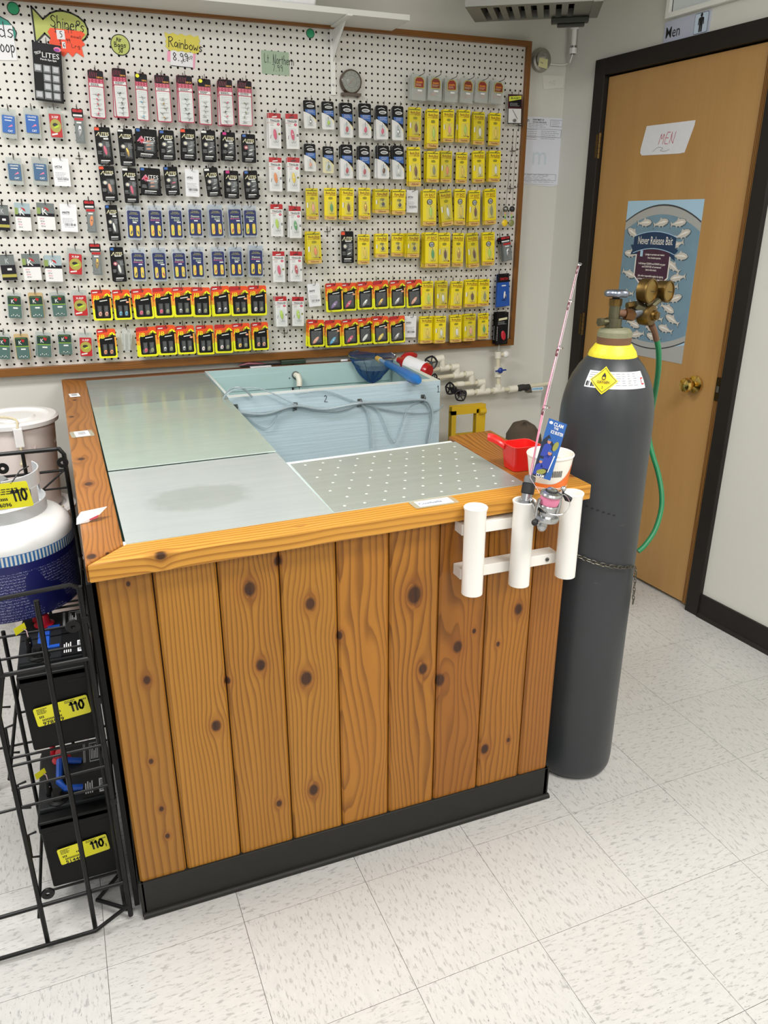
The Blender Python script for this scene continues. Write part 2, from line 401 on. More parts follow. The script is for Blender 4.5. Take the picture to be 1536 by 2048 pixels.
# ================================================================== room
fl = MB(); fl.box((-4.2, -6., -.06), (.75, .16, -.003), M('tile_joint_dark', '#6e6a64', .8)); floor = tag(fl.build('floor'), kind='structure')
TA, TB = tile_mat('vinyl_tile_lengthwise', 0), tile_mat('vinyl_tile_crosswise', 1)
tm = []
for mm in (TA, TB):
    b = MB(); g = .0006; b.box((g, g, -.0035), (.3048-g, .3048-g, 0), mm); tm.append(b)
first = {}
for j in range(-11, 7):
    for i in range(-6, 8):
        c_, s_ = cos(.0177), sin(.0177); x = -2.0375+.3048*(i*c_-j*s_); y = -1.9112+.3048*(i*s_+j*c_)
        if y > .0 or x > .45 or y < -5.2: continue
        k = (i+j) % 2
        if (i*7+j*3) % 11 == 0: k = 1-k
        if k not in first: o = tm[k].build('tile', floor); first[k] = o
        else: o = first[k].copy(); COL.objects.link(o); o.parent = floor
        o.location = (x, y, 0); o.rotation_euler = (0, 0, .0177)
b = MB(); b.box((-4.2, .022, -.05), (.6, .14, 2.76), white_paint); tag(b.build('wall_back'), kind='structure')
b = MB(); DS0, DS1, DH = ws(1228, 400)[0], ws(1370, 1100)[0], 2.095        # door opening along the wall
DS0 = .255; DS1 = 1.06
b.box((-.1, 0, -.05), (DS0-.02, .12, 2.76), wall2); b.box((DS1+.02, 0, -.05), (6., .12, 2.76), wall2); b.box((DS0-.02, 0, DH+.02), (DS1+.02, .12, 2.76), wall2)
wr = tag(b.build('wall_right', mw=MW), kind='structure')
b = MB(); b.box((-4.2, -6.0, 2.7), (.75, .14, 2.76), M('ceiling_paint', '#dad8d0', .7)); tag(b.build('ceiling'), kind='structure')
b = MB(); b.box((-4.2, -6.06, -.05), (.75, -5.98, 2.76), white_paint); tag(b.build('wall_front'), kind='structure')
# door frame, door, baseboard in the right wall's frame
df = empty('door_1', mw=MW); tag(df, kind='structure')
f = MB(); fw = .062
f.box((DS0-fw, -.02, 0), (DS0, .1, DH+fw), trim_m); f.box((DS1, -.02, 0), (DS1+fw, .1, DH+fw), trim_m); f.box((DS0, -.02, DH), (DS1, .1, DH+fw), trim_m)
f.box((DS0, .03, 0), (DS0+.012, .1, DH), trim_m); f.box((DS1-.012, .03, 0), (DS1, .1, DH), trim_m); f.box((DS0, .03, DH-.012), (DS1, .1, DH), trim_m)
o = f.build('door_frame', bevel=.003); o.parent = df
dw = M('door_veneer', '#b88e55', .42, coat=.1); t_ = NT(dw); q_ = t_.sep(t_.geo()); v_ = t_.comb(t_.math('MULTIPLY', q_[1], 9.), t_.math('MULTIPLY', q_[2], 1.3), 0.); v2_ = t_.comb(t_.math('MULTIPLY', q_[1], 130.), t_.math('MULTIPLY', q_[2], 5.), 0.)
c_ = t_.mix(t_.noise(v_, 1., 3), '#a87c45', '#c39a60'); c_ = t_.mix(t_.math('MULTIPLY', t_.noise(v2_, 1., 4), .30), c_, '#8d6534'); t_.col(c_)
dedge = wood('door_edge_wood', '#b98748', '#a87538', '#7a4f20', freq=150, rough=.4, plane='xz', use_random=False)
f = MB(); f.box((DS0+.0, .041, .0), (DS1, .06, DH), trim_m); o = f.build('door_stop'); o.parent = df
f = MB(); f.box((DS0+.003, .004, .014), (DS1-.006, .04, DH-.006), dw); door = f.build('door_panel', bevel=.002); door.parent = df
f = MB(); f.box((DS1-.034, -.0015, .014), (DS1-.006, .004, DH-.008), dedge)
for q in (.002, .008, .015, .021): f.box((DS1-.034+q, -.003, .014), (DS1-.034+q+.0022, -.0012, DH-.008), M('edge_band_dark', '#6e4a22', .5))
o = f.build('edge_strip'); o.parent = df
for zc in (1.83, 1.09, .32):
    f = MB(); f.cyl((DS0-.001, -.012, zc-.05), (DS0-.001, -.012, zc+.05), .0065, brass, seg=10)
    for q in range(5): f.cyl((DS0-.001, -.012, zc-.05+q*.02), (DS0-.001, -.012, zc-.048+q*.02), .0075, trim_m, seg=10)
    f.box((DS0-.014, -.0215, zc-.045), (DS0-.002, -.0195, zc+.045), brass)
    o = f.build('hinge'); o.parent = df
ks, kz = ws(1392, 768, 0.); f = MB()
mk_ = Matrix.Translation((ks, 0, kz)) @ Matrix.Rotation(radians(90), 4, 'X')
f.lathe([(.0, 0.004), (.034, .004), (.034, .009), (.02, .014), (.013, .018), (.012, .034), (.018, .038), (.027, .046), (.029, .056), (.025, .066), (.014, .071), (0, .072)], goldm, seg=12, mx=mk_)
o = f.build('door_knob', angle=.4); o.parent = df
f = MB(); f.slab(rr(DS1-.03, kz-.045, DS1-.008, kz+.045, .004), M('blackened_brass', '#4a3b22', .45, .9, noise=(.4, 120)), -.006, -.002)
f.box((DS1-.024, -.008, kz-.012), (DS1-.012, -.003, kz+.012), steel); o = f.build('latch_plate'); o.parent = df
# dirt at the foot of the door
b = MB(); b.box((DS1+fw, -.01, 0), (5., .0, .098), trim_m); b.hexa([(DS1+fw, -.022, 0), (5., -.022, 0), (5., -.01, 0), (DS1+fw, -.01, 0)], [(DS1+fw, -.011, .014), (5., -.011, .014), (5., -.01, .014), (DS1+fw, -.01, .014)], trim_m)
tag(b.build('baseboard_right', mw=MW, bevel=.002), kind='structure')
b = MB(); b.box((-4.2, .012, 0), (.22, .022, .1), trim_m); tag(b.build('baseboard_back'), kind='structure')

# ceiling light fixtures: lamp panel that gives off light, in a metal pan
glow = bpy.data.materials.new('lit_diffuser'); glow.use_nodes = True
nt = glow.node_tree; e_ = nt.nodes.new('ShaderNodeEmission'); e_.inputs[0].default_value = (1, .98, .94, 1); e_.inputs[1].default_value = 4.5
nt.links.new(e_.outputs[0], [n for n in nt.nodes if n.type == 'OUTPUT_MATERIAL'][0].inputs[0])
for i, (x, y, w) in enumerate(LIGHTS):
    r_ = tag(empty('ceiling_light', (x, y, 2.7)), 'long white fluorescent ceiling light, '+['above the bait tanks', 'ahead of the counter on the right', 'behind the viewpoint on the left', 'behind the viewpoint on the right'][i], 'light', 'ceiling fluorescent lights')
    f = MB(); f.box((-.62, -.28, -.03), (.62, .28, 0), white_pl); f.build('light_pan', r_)
    f = MB(); f.box((-.6, -.25, -.034), (.6, .25, -.03), glow); f.build('diffuser', r_)
    a_ = area(x, y, w); a_.parent = r_; a_.location = (0, 0, -.037)

# ================================================================== pegboard
def peg_board():
    r0 = .0043; t0 = .006; NX, NZ = 97, 48; X0 = -96*.0254; ztop = 2.2095
    mw_ = M('white_pegboard', '#d9d6cf', .42, noise=(.03, 5.)); dk = M('pegboard_hole_edge', '#3a2f26', .8)
    vs = []; fs = []; mi = []; h = .0127; oct_ = [(cos(pi*k/4), sin(pi*k/4)) for k in range(8)]
    sq = [(1, 0), (1, 1), (0, 1), (-1, 1), (-1, 0), (-1, -1), (0, -1), (1, -1)]
    for i in range(NX):
        for j in range(NZ):
            cx = X0+i*.0254; cz = ztop-j*.0254; o = len(vs)
            for a, c in sq: vs.append((cx+a*h, 0, cz+c*h))
            for a, c in oct_: vs.append((cx+a*r0, 0, cz+c*r0))
            for a, c in oct_: vs.append((cx+a*r0, t0, cz+c*r0))
            for k in range(8):
                n = (k+1) % 8
                fs.append((o+k, o+8+k, o+8+n, o+n)); mi.append(0)
                fs.append((o+8+k, o+16+k, o+16+n, o+8+n)); mi.append(1)
    me = bpy.data.meshes.new('perforated_panel'); me.from_pydata(vs, [], fs); me.materials.append(mw_); me.materials.append(dk)
    me.polygons.foreach_set('material_index', mi); me.update()
    o = bpy.data.objects.new('perforated_panel', me); COL.objects.link(o); return o
pb = tag(empty('pegboard', (-1.2, 0, 1.6)), 'large white wall pegboard in a brown wooden frame, full of lure cards', 'pegboard')
def par(o, p):      # parent and keep where it stands
    o.parent = p; o.matrix_parent_inverse = (Matrix.Translation(p.location) @ p.rotation_euler.to_matrix().to_4x4()).inverted(); return o
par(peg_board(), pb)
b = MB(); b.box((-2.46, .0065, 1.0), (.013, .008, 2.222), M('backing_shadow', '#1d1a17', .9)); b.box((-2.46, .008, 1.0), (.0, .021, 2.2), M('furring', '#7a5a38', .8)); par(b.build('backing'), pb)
fw_ = wood('frame_wood', '#94622f', '#83531f', '#5f3a14', freq=160, plane='xz', axis='x', rough=.38)
fwv = wood('frame_wood_upright', '#94622f', '#83531f', '#5f3a14', freq=160, plane='xz', axis='z', rough=.38)
for bx, mt in ((((-2.46, -.018, 2.2222), (.034, .021, 2.243)), fw_), (((-2.46, -.018, .972), (.034, .021, 1.0035)), fw_), (((.0127, -.018, 1.0035), (.034, .021, 2.2222)), fwv)):
    b = MB(); b.box(*bx, mt); par(b.build('frame_strip', bevel=.002), pb)

# ================================================================== counter with bait tanks
def zt(x, y): return .934 + .009*(y+1.83) + .014*(x+1.6)*min(1, max(0, -y/1.83))          # the worktop is not quite level
KN = []
for px, py, r in ((500,1178,15),(620,1208,13),(522,1330,12),(612,1357,16),(432,1452,12),(294,1360,9),(455,1362,8),(829,1190,21),(846,1338,13),(915,1294,14),(880,1360,15),(1037,1218,13),(996,1288,6),(948,1262,6),(970,1498,13),(1017,1480,6),(627,1580,14),(558,1607,8),(556,1122,10),(302,1523,6),(323,1618,6),(335,1672,6),(679,1272,9),(1012,1560,6), (257,1168,5)):
    p = un(px, py, 'y', -1.80); KN.append((round(p.x, 3), round(p.z, 3), r/1050))
def knots_in(x0, x1): return [k for k in KN if x0-.03 < k[0] < x1+.03]
ctr = tag(empty('bait_counter', (-1.4, -1.0, 0)), 'knotty pine counter with frosted lids, dark kick base and mitred cap', 'counter')
seams = [-1.9484, -1.8403, -1.7118, -1.5808, -1.4528, -1.3271, -1.1997, -1.0699, -.9406, -.8478]
dkb = M('plank_gap_dark', '#3a2110', .8)
b = MB(); b.box((-1.944, -1.788, .02), (-.852, -1.77, .885), dkb); par(b.build('frame_board'), ctr)
for i in range(9):
    x0, x1 = seams[i]+.0014, seams[i+1]-.0014
    m = wood('pine_plank_%d' % i, ['#b17c30', '#c28a35', '#be8632', '#c08833', '#b87d2c', '#b67b2b', '#aa6e27', '#b4792b', '#ac712b'][i], ['#9c6a26', '#ab7428', '#a66f25', '#a87127', '#9f6521', '#a06721', '#92591c', '#9c6220', '#965c21'][i], '#5f350d', knots_in(x0, x1), freq=[60, 105, 95, 100, 70, 72, 48, 78, 90][i], wander=[.004, .012, .02, .02, .06, .04, .09, .035, .012][i], seed=i*3.7)
    b = MB(); d = .0045; yf = -1.80; z0 = .098; z1a = zt(x0, -1.8)-.036; z1b = zt(x1, -1.8)-.036; e = .005
    vs = [(x0, yf+d, z0), (x0+e, yf, z0), (x1-e, yf, z0), (x1, yf+d, z0), (x1, -1.787, z0), (x0, -1.787, z0)]
    vt = [(p[0], p[1], z1a if p[0] < (x0+x1)/2 else z1b) for p in vs]
    b.add(vs+vt, [(5, 4, 3, 2, 1, 0), (6, 7, 8, 9, 10, 11)]+[(k, (k+1) % 6, 6+(k+1) % 6, 6+k) for k in range(6)], m)
    o = par(b.build('plank'), ctr)
# kick base and its rounded toe
kick = M('black_vinyl_base', '#242320', .5, spec=.3, noise=(.12, 20))
b = MB(); b.box((-1.947, -1.806, 0), (-.846, -1.789, .101), kick)
b.box((-.858, -1.806, 0), (-.842, -1.25, .101), kick); b.box((-1.952, -1.806, 0), (-1.94, -.02, .101), kick)
b.tube([(-1.95, -1.808, .005), (-.84, -1.808, .005)], .0085, kick, seg=10); par(b.build('kick_base', bevel=.0015), ctr)
sidew = wood('side_plank', '#8a5a26', '#7b4d1f', '#4a2a10', freq=100, plane='yz')
y = -1.785
while y < -.05:
    b = MB(); y1 = min(y+.127, -.02); b.box((-1.9484, y+.0012, .1), (-1.935, y1-.0012, zt(-1.94, y)-.04), sidew); par(b.build('plank', bevel=.003), ctr); y = y1
y = -1.785
while y < -1.32:
    b = MB(); y1 = min(y+.127, -1.31); b.box((-.861, y+.0012, .1), (-.8478, y1-.0012, zt(-.85, y)-.04), sidew); par(b.build('plank', bevel=.003), ctr); y = y1
b = MB(); b.box((-1.935, -.03, .1), (-1.5, -.015, .9), dkb); b.box((-1.93, -1.77, .06), (-1.48, -.03, .075), dkb); b.box((-1.48, -1.77, .06), (-.87, -1.33, .075), dkb); par(b.build('inner_frame'), ctr)
def cap(pts, m, th=.038, name='cap_board'):
    bot = [(x, y_, zt(x, y_)-th) for x, y_ in pts]; top = [(x, y_, zt(x, y_)) for x, y_ in pts]
    b = MB(); b.hexa(bot, top, m); return par(b.build(name, bevel=.003), ctr)
def kcap(lst): return [(un(px, py, 'z', .937), r/900) for px, py, r in lst]
kc = [(p.x, p.y, r) for p, r in kcap([(320, 1100, 9), (860, 1005, 7), (600, 1050, 5)])]
capf = wood('cap_front', '#dba246', '#c68a31', '#875119', [(k[1], k[0], k[2]) for k in kc], axis='x', plane='xy', freq=85, wander=.012, use_random=False, k3=.925)
kl = [(p.x, p.y, r) for p, r in kcap([(163, 918, 9), (177, 966, 10), (182, 1106, 9), (144, 837, 7), (150, 805, 6), (215, 1100, 5)])]
capl = wood('cap_left', '#b87a34', '#a06427', '#5f3412', [(k[0], k[1], k[2]) for k in kl], axis='y', plane='xy', freq=75, wander=.05, use_random=False)
capr = wood('cap_right', '#b17331', '#985d25', '#5a3011', [], axis='y', plane='xy', freq=70, wander=.05, use_random=False, seed=4.)
capb = wood('cap_back', '#8a5b35', '#714624', '#472814', [], axis='x', plane='xy', freq=90, use_random=False)
cap([(-1.958, -1.842), (-.818, -1.830), (-.818, -1.7655), (-1.884, -1.7665)], capf)
cap([(-1.9605, -1.840), (-1.8865, -1.7645), (-1.912, -.075), (-2.0, -.02)], capl)
cap([(-.957, -1.7635), (-.818, -1.7635), (-.80, -1.30), (-.945, -1.312)], capr)
cap([(-1.998, -.018), (-1.91, -.072), (-1.072, -.045), (-1.072, -.001)], capb, name='cap_back_board')
cap([(-1.066, -.045), (-.60, -.04), (-.60, -.001), (-1.066, -.001)], capb, name='cap_back_board')

tank_in = M('turquoise_tank_paint', '#b3cfce', .33, noise=(.06, 6), stretch=(1, 1, 4), bump=.3)
tank_out = M('pale_blue_tank_paint', '#b9cdd6', .3, noise=(.03, 14), stretch=(.3, 1, 9), bump=.35)
tank_rim = M('white_tank_rim', '#dfe9ea', .3)
def basin(name, pts, inner_m, th, z0, parent=None, top=None, out_m=None, rim=None, dz=0.):
    """open tank: outer footprint (ccw), wall thickness per side, floor at z0, walls to the worktop height"""
    b = MB(); n = len(pts); P = [Vector((x, y, 0)) for x, y in pts]; I = []
    for i in range(n):
        a, c, d = P[i-1], P[i], P[(i+1) % n]
        u = (c-a).normalized(); v = (d-c).normalized(); nu = Vector((-u.y, u.x, 0)); nv = Vector((-v.y, v.x, 0))
        k = (nu*th[i-1]+nv*th[i]) if abs(u.dot(v)) < .5 else nv*th[i]
        I.append(c+k)
    Z = lambda p: zt(p.x, p.y)+dz
    ot = [Vector((p.x, p.y, Z(p))) for p in P]; it = [Vector((p.x, p.y, Z(p))) for p in I]
    ob = [Vector((p.x, p.y, z0-.02)) for p in P]; ib = [Vector((p.x, p.y, z0)) for p in I]
    for i in range(n):
        k = (i+1) % n
        b.add([ob[i], ob[k], ot[k], ot[i]], [(0, 1, 2, 3)], out_m or inner_m)
        b.add([it[i], it[k], ib[k], ib[i]], [(0, 1, 2, 3)], inner_m)
        b.add([ot[i], ot[k], it[k], it[i]], [(0, 1, 2, 3)], rim or tank_rim)
    b.add(ib, [tuple(range(n))], inner_m); b.add(ob, [tuple(range(n))[::-1]], inner_m)
    return b.build(name, parent)
o = basin('tank_shell', [(-1.93, -1.762), (-1.452, -1.762), (-1.452, -.052), (-1.93, -.052)], tank_in, [.02]*4, .46, None, dz=-.0045)
par(o, ctr); o['label'] = 'turquoise inside of the long left tank'
o = basin('tank_shell', [(-1.4495, -1.762), (-.962, -1.762), (-.955, -1.345), (-1.4495, -1.362)], tank_in, [.01, .01, .028, .012], .46, None, out_m=tank_out, dz=-.0045); par(o, ctr); o['label'] = 'pale blue tank shell under the dotted lid'
t_back = tag(empty('bait_tank'), 'open pale blue bait tank at the back, marked 1 and 2, with hoses', 'tank')
TB_ = [(-1.4495, -.575), (-.622, -.575), (-.598, -.048), (-1.4495, -.052)]
basin('tank_shell', TB_, tank_in, [.042, .022, .012, .01], .30, t_back, out_m=tank_out, dz=.001)
b = MB(); b.box((-1.085, -.063, .32), (-1.078, -.0655, .925), M('dark_joint', '#1f201e', .7)); b.box((-1.43, -.0665, .86), (-.63, -.064, .925), tank_in)
for z in (.9, .84, .78, .72): b.cyl((-1.095, -.064, z), (-1.095, -.068, z), .003, steel, seg=8); b.cyl((-1.068, -.064, z), (-1.068, -.068, z), .003, steel, seg=8)
b.build('tank_joint', t_back)
for x0, x1 in ((-1.438, -.64),):
    b = MB(); b.box((x0, -.545, .30), (x1, -.07, .302), tank_in)
for ttx, px, py in (('2', 651, 798), ('1', 877, 778)):
    b = MB(); p = un(px, py, 'y', -.5755); pen(b, ttx, ink, p.x-.006, p.z-.012, .026, -.5758, .0022); b.build('painted_number', t_back)
# black outer bodies under the tanks so that they stand on the floor
for nm, pts in (('tank_stand', (-1.44, -.56, -.64, -.07)),):
    b = MB(); b.box((pts[0], pts[1], 0), (pts[2], pts[3], .28), tank_out); b.build(nm, t_back)
b = MB(); b.box((-1.92, -1.7, .075), (-1.47, -.1, .44), dkb); par(b.build('tank_stand'), ctr)
b = MB(); b.box((-1.43, -1.74, .075), (-.99, -1.38, .44), tank_out); par(b.build('tank_stand'), ctr)

def lid_mat(name, cA, cB, see, ring=None):
    m = M(name, cA, .16, spec=.6); t = NT(m); P = t.geo(); n = t.noise(P, 7., 4, .6); n2 = t.noise(t.mapv(P, (3, 60, 1)), 1., 3)
    c = t.mix(n, cA, cB); c = t.mix(t.math('MULTIPLY', n2, .18), c, '#e8ecea')
    t.col(c)
    t.put(t.b.inputs['Roughness'], t.math('MULTIPLY_ADD', n, .22, .06))
    tr = t.N.new('ShaderNodeBsdfTransparent'); tr.inputs[0].default_value = (.80, .88, .84, 1)
    mx = t.N.new('ShaderNodeMixShader'); out = [k for k in t.N if k.type == 'OUTPUT_MATERIAL'][0]
    fac = t.math('MULTIPLY_ADD', n, .25, see, clamp=True)
    if ring:
        q = t.sep(P); dx = t.math('DIVIDE', t.math('SUBTRACT', q[0], ring[0]), ring[2]); dy = t.math('DIVIDE', t.math('SUBTRACT', q[1], ring[1]), ring[3])
        d = t.math('SQRT', t.math('ADD', t.math('MULTIPLY', dx, dx), t.math('MULTIPLY', dy, dy)))
        d = t.math('ADD', d, t.math('MULTIPLY', t.noise(P, 26., 3), .35))
        w = t.ramp(d, [(0, (1,)*3), (.85, (.9,)*3), (1.15, (0,)*3), (1, (0,)*3)] if False else [(0, (1,)*3), (.8, (.8,)*3), (1., (0,)*3)])
        t.col(t.mix(t.math('MULTIPLY', w, .45), c, '#8b8f86'))
    t.put(mx.inputs[0], fac); t.L.new(tr.outputs[0], mx.inputs[1]); t.L.new(t.b.outputs[0], mx.inputs[2]); t.L.new(mx.outputs[0], out.inputs[0])
    t.bump(t.noise(P, 240., 2), .06, .0005); return m
pr_ = un(400, 990, 'z', .94)
lids = [('lower left frosted acrylic lid with a grey clear patch, nearest the front', -1.7635, -1.278, lid_mat('frost_near', '#b9bfbe', '#a6acaa', .62, (pr_.x+.0, pr_.y, .16, .11))),
        ('middle greenish frosted acrylic lid on the left tank', -1.270, -.56, lid_mat('frost_mid', '#b2c2b6', '#a3b4a9', .58)),
        ('rear grey frosted acrylic lid on the left tank, nearest the pegboard', -.585, -.078, lid_mat('frost_far', '#a2aaa7', '#949d99', .60))]
edge_m = M('lid_edge', '#d9e6df', .25)
for i, (lab, y0, y1, m) in enumerate(lids):
    dzz = .0035 if i == 1 else 0
    def zz(x, y): return zt(x, y)-.0035+dzz+.0
    xa, xb = -1.884-(y0+1.76)*.0175, -1.884-(y1+1.76)*.0175; xr = -1.452 if i != 0 else -1.447
    P0 = [(xa+.002, y0), (xr, y0), (xr-.004, y1), (xb+.002, y1)]
    b = MB(); b.hexa([(x, y, zz(x, y)-.0005) for x, y in P0], [(x, y, zz(x, y)+.0028) for x, y in P0], m)
    b.mats.append(edge_m)
    for k in range(2, 6): b.mi[k] = 1
    tag(b.build('tank_lid'), lab, 'lid', 'frosted lids on the left tank')
lf = lid_mat('frost_front', '#a3a8a2', '#959a93', .60)
P0 = [(-1.444, -1.7635), (-.959, -1.7635), (-.952, -1.372), (-1.444, -1.392)]
b = MB(); b.hexa([(x, y, zt(x, y)-.003) for x, y in P0], [(x, y, zt(x, y)) for x, y in P0], lf); b.mats.append(edge_m)
for k in range(2, 6): b.mi[k] = 1
dl = tag(b.build('tank_lid'), 'frosted acrylic lid with rows of raised dots, on the front tank', 'lid')
b = MB(); dm = M('lid_dot', '#c9cdc8', .2, spec=.6)
for r_ in range(7):
    for c_ in range(10):
        x = -1.41+c_*.048+(r_ % 2)*.024; y = -1.735+r_*.053
        if x > -.975 or y > -1.39: continue
        b.sphere((x, y, zt(x, y)+.0003), 0.0042, dm, seg=8, rings=4, sc=(1, 1, .35))
o = b.build('raised_dots', dl); o['kind'] = 'stuff'
# labels and paper scraps on the cap
def flat_label(name, px, py, w, h, rot, lab, cat, txt, frame=False, th=.006):
    p = un(px, py, 'z', .94); z = zt(p.x, p.y); p = un(px, py, 'z', z)
    mx = Matrix.Translation((p.x, p.y, z+.0004)) @ Matrix.Rotation(rot, 4, 'Z') @ Matrix.Rotation(-pi/2, 4, 'X')
    b = MB()
    if frame: b.slab(rr(-w/2-.012, -h/2-.006, w/2+.012, h/2+.006, .006), clearm('clear_tape', (.9, .92, .85), .55, .15, '#cfcdbb'), -.0004, 0, mx=mx)
    b.slab(R(-w/2, -h/2, w/2, h/2), paper, -.0010, -.0005, mx=mx)
    if txt == 'Cowbells': b.text(txt, M('blue_grey_ink', '#6f7f92', .6), -w*.12, 0, h*.45, -.0013, mx=mx)
    else:
        for k in range(3): b.poly(R(-w*.28, h*(.22-.2*k), w*.26, h*(.32-.2*k)), inkg, -.0013, mx)
    tag(b.build(name), lab, cat)
flat_label('paper_label', 149, 791, .034, .060, .1, 'small white paper label on the left cap, nearest the pegboard', 'label', '')
flat_label('paper_label', 164, 868, .040, .062, .1, 'white paper label under clear tape, midway along the left cap', 'label', '', True)
flat_label('name_label', 868, 1005, .085, .034, .02, 'long white name label under clear tape on the front cap', 'label', 'Cowbells', True)
p = un(182, 1038, 'z', .935); b = MB(); z = zt(p.x, p.y)+.001
redm = M('dark_red_print', '#a02030', .5)
b.add([(p.x-.028, p.y-.012, z+.012), (p.x+.018, p.y-.006, z+.012), (p.x+.036, p.y+.012, z+.022), (p.x-.018, p.y+.014, z+.016)], [(0, 1, 2, 3)], paper)
b.add([(p.x-.028, p.y-.012, z+.012), (p.x+.018, p.y-.006, z+.012), (p.x-.006, p.y-.012, z), (p.x-.03, p.y-.018, z)], [(3, 2, 1, 0)], paper)
b.add([(p.x-.006, p.y-.0085, z+.0118), (p.x+.018, p.y-.0062, z+.0118), (p.x+.012, p.y-.0105, z+.006), (p.x-.002, p.y-.0128, z+.004)], [(3, 2, 1, 0)], redm)
b.poly([(-.0, 0), (.006, 0), (.006, .003), (0, .003)], ink, 0, Matrix.Translation((p.x+.006, p.y+.004, z+.0165)) @ Matrix.Rotation(-pi/2, 4, 'X'))
tag(b.build('folded_paper'), 'crumpled white and red paper scrap on the left cap near the corner', 'paper')

# ================================================================== lure cards on the pegboard
card_w = M('card_white', '#e4e4e2', .45, coat=.25); card_k = M('card_black', '#0b0b0d', .5, spec=.25); card_kk = M('card_soft_black', '#1c1a20', .5, spec=.25)
yel = M('card_yellow', '#f3dc0a', .4, coat=.15); yel2 = M('card_olive_yellow', '#d9c60e', .4, coat=.15); red = M('card_red', '#b8161f', .4, coat=.1); crim = M('card_crimson', '#a83048', .4, coat=.3); maroon = M('card_maroon', '#7b2c1c', .5)
orng = M('card_orange', '#ea4f17', .4, coat=.1); lime = M('card_lime_yellow', '#eceb12', .4, coat=.1); amber = M('card_amber', '#f0a32c', .35, coat=.3); navy = M('card_navy', '#14225f', .4, coat=.1); blue = M('card_blue', '#1d5fae', .35, coat=.3); blue2 = M('card_royal_blue', '#1650a8', .3, coat=.3)
pink = M('card_pink', '#e87a9a', .45); magenta = M('sticker_magenta', '#c8267e', .45); tang = M('sticker_orange_red', '#e84c26', .45); cream = M('card_cream', '#ded7b0', .45); teal_d = M('bag_dark_teal', '#16362d', .35, coat=.15); teal_l = M('bag_grey_teal', '#4d6b66', .35, coat=.15)
green_s = M('stripe_green', '#7ea83c', .4); olive = M('bag_olive', '#a8a046', .35, coat=.3); tan = M('bag_tan', '#c3a878', .4); greyp = M('card_grey', '#6d7473', .3, coat=.3); lgrey = M('card_light_grey', '#b9bcbd', .35)
silver = metal('lure_silver', '#cfcfd2', .22); gold_l = metal('lure_gold', '#d9a93c', .25); bronze = metal('lure_bronze', '#6b3e20', .3)
LC = {'pink': M('lure_pink', '#e0406c', .25), 'silver': silver, 'gold': gold_l, 'bronze': bronze, 'white': M('lure_white', '#ecebe6', .25), 'blue': M('lure_blue', '#4fb0d8', .25), 'green': M('lure_green', '#3f9a4c', .25), 'lime': M('lure_lime', '#b8d83a', .25),
      'orange': M('lure_orange', '#f08a34', .25), 'red': M('lure_red', '#c22435', .25), 'yellow': M('lure_yellow', '#f2cf2a', .25), 'dark': M('lure_dark', '#2c2a28', .3), 'olive': M('lure_olive', '#8a8c5a', .3), 'peach': M('lure_peach', '#f2a787', .3), 'purple': M('lure_purple', '#8f6aa8', .3), 'copper': metal('lure_copper', '#b8693c', .3)}
blis = clearm('clear_blister', (.97, .98, .98), .88, .06); blis2 = clearm('clear_bag', (.93, .94, .94), .72, .18, '#dfe3e4'); hookm = metal('hook_wire', '#55524e', .3)

def lure(b, x, z, L, c, y=-.006, w=.30, rot=0., hook=True, eye=None):
    mx = Matrix.Translation((x, y, z)) @ Matrix.Rotation(rot, 4, 'Y')
    b.sphere((0, 0, 0), 1., LC[c], seg=10, rings=8, sc=(L*w, .0032, L*.5), mx=Matrix.Identity(4)) if False else b.sphere((0, 0, 0), 1., LC[c], seg=10, rings=8, mx=mx @ Matrix.Diagonal((L*w*.5, .003, L*.5, 1)))
    if eye: b.lathe([(0, 0), (L*w*.22, 0)], LC[eye], seg=8, mx=mx @ Matrix.Translation((0, -.0033, L*.05)) @ Matrix.Rotation(pi/2, 4, 'X'))
    if hook:
        P = [mx @ Vector(p) for p in ((0, 0, -L*.48), (0, -.001, -L*.62), (.0035, -.001, -L*.78), (.0065, -.001, -L*.70), (.007, -.001, -L*.6))]
        b.tube(P, .00055, hookm, seg=5)
        P = [mx @ Vector(p) for p in ((0, -.001, -L*.62), (-.0035, -.001, -L*.78), (-.0065, -.001, -L*.70), (-.007, -.001, -L*.6))]
        b.tube(P, .00055, hookm, seg=5)
def dome(b, x0, z0, x1, z1, d=.011, m=None, y=0.):
    """clear shell standing proud of the card"""
    m = m or blis; i = min(x1-x0, z1-z0)*.16
    b.add([(x0, y, z0), (x1, y, z0), (x1, y, z1), (x0, y, z1), (x0+i, y-d, z0+i), (x1-i, y-d, z0+i), (x1-i, y-d, z1-i), (x0+i, y-d, z1-i)],
          [(4, 5, 6, 7), (0, 1, 5, 4), (1, 2, 6, 5), (2, 3, 7, 6), (3, 0, 4, 7)], m)
Y1, Y2, Y3 = -.0012, -.0015, -.0018
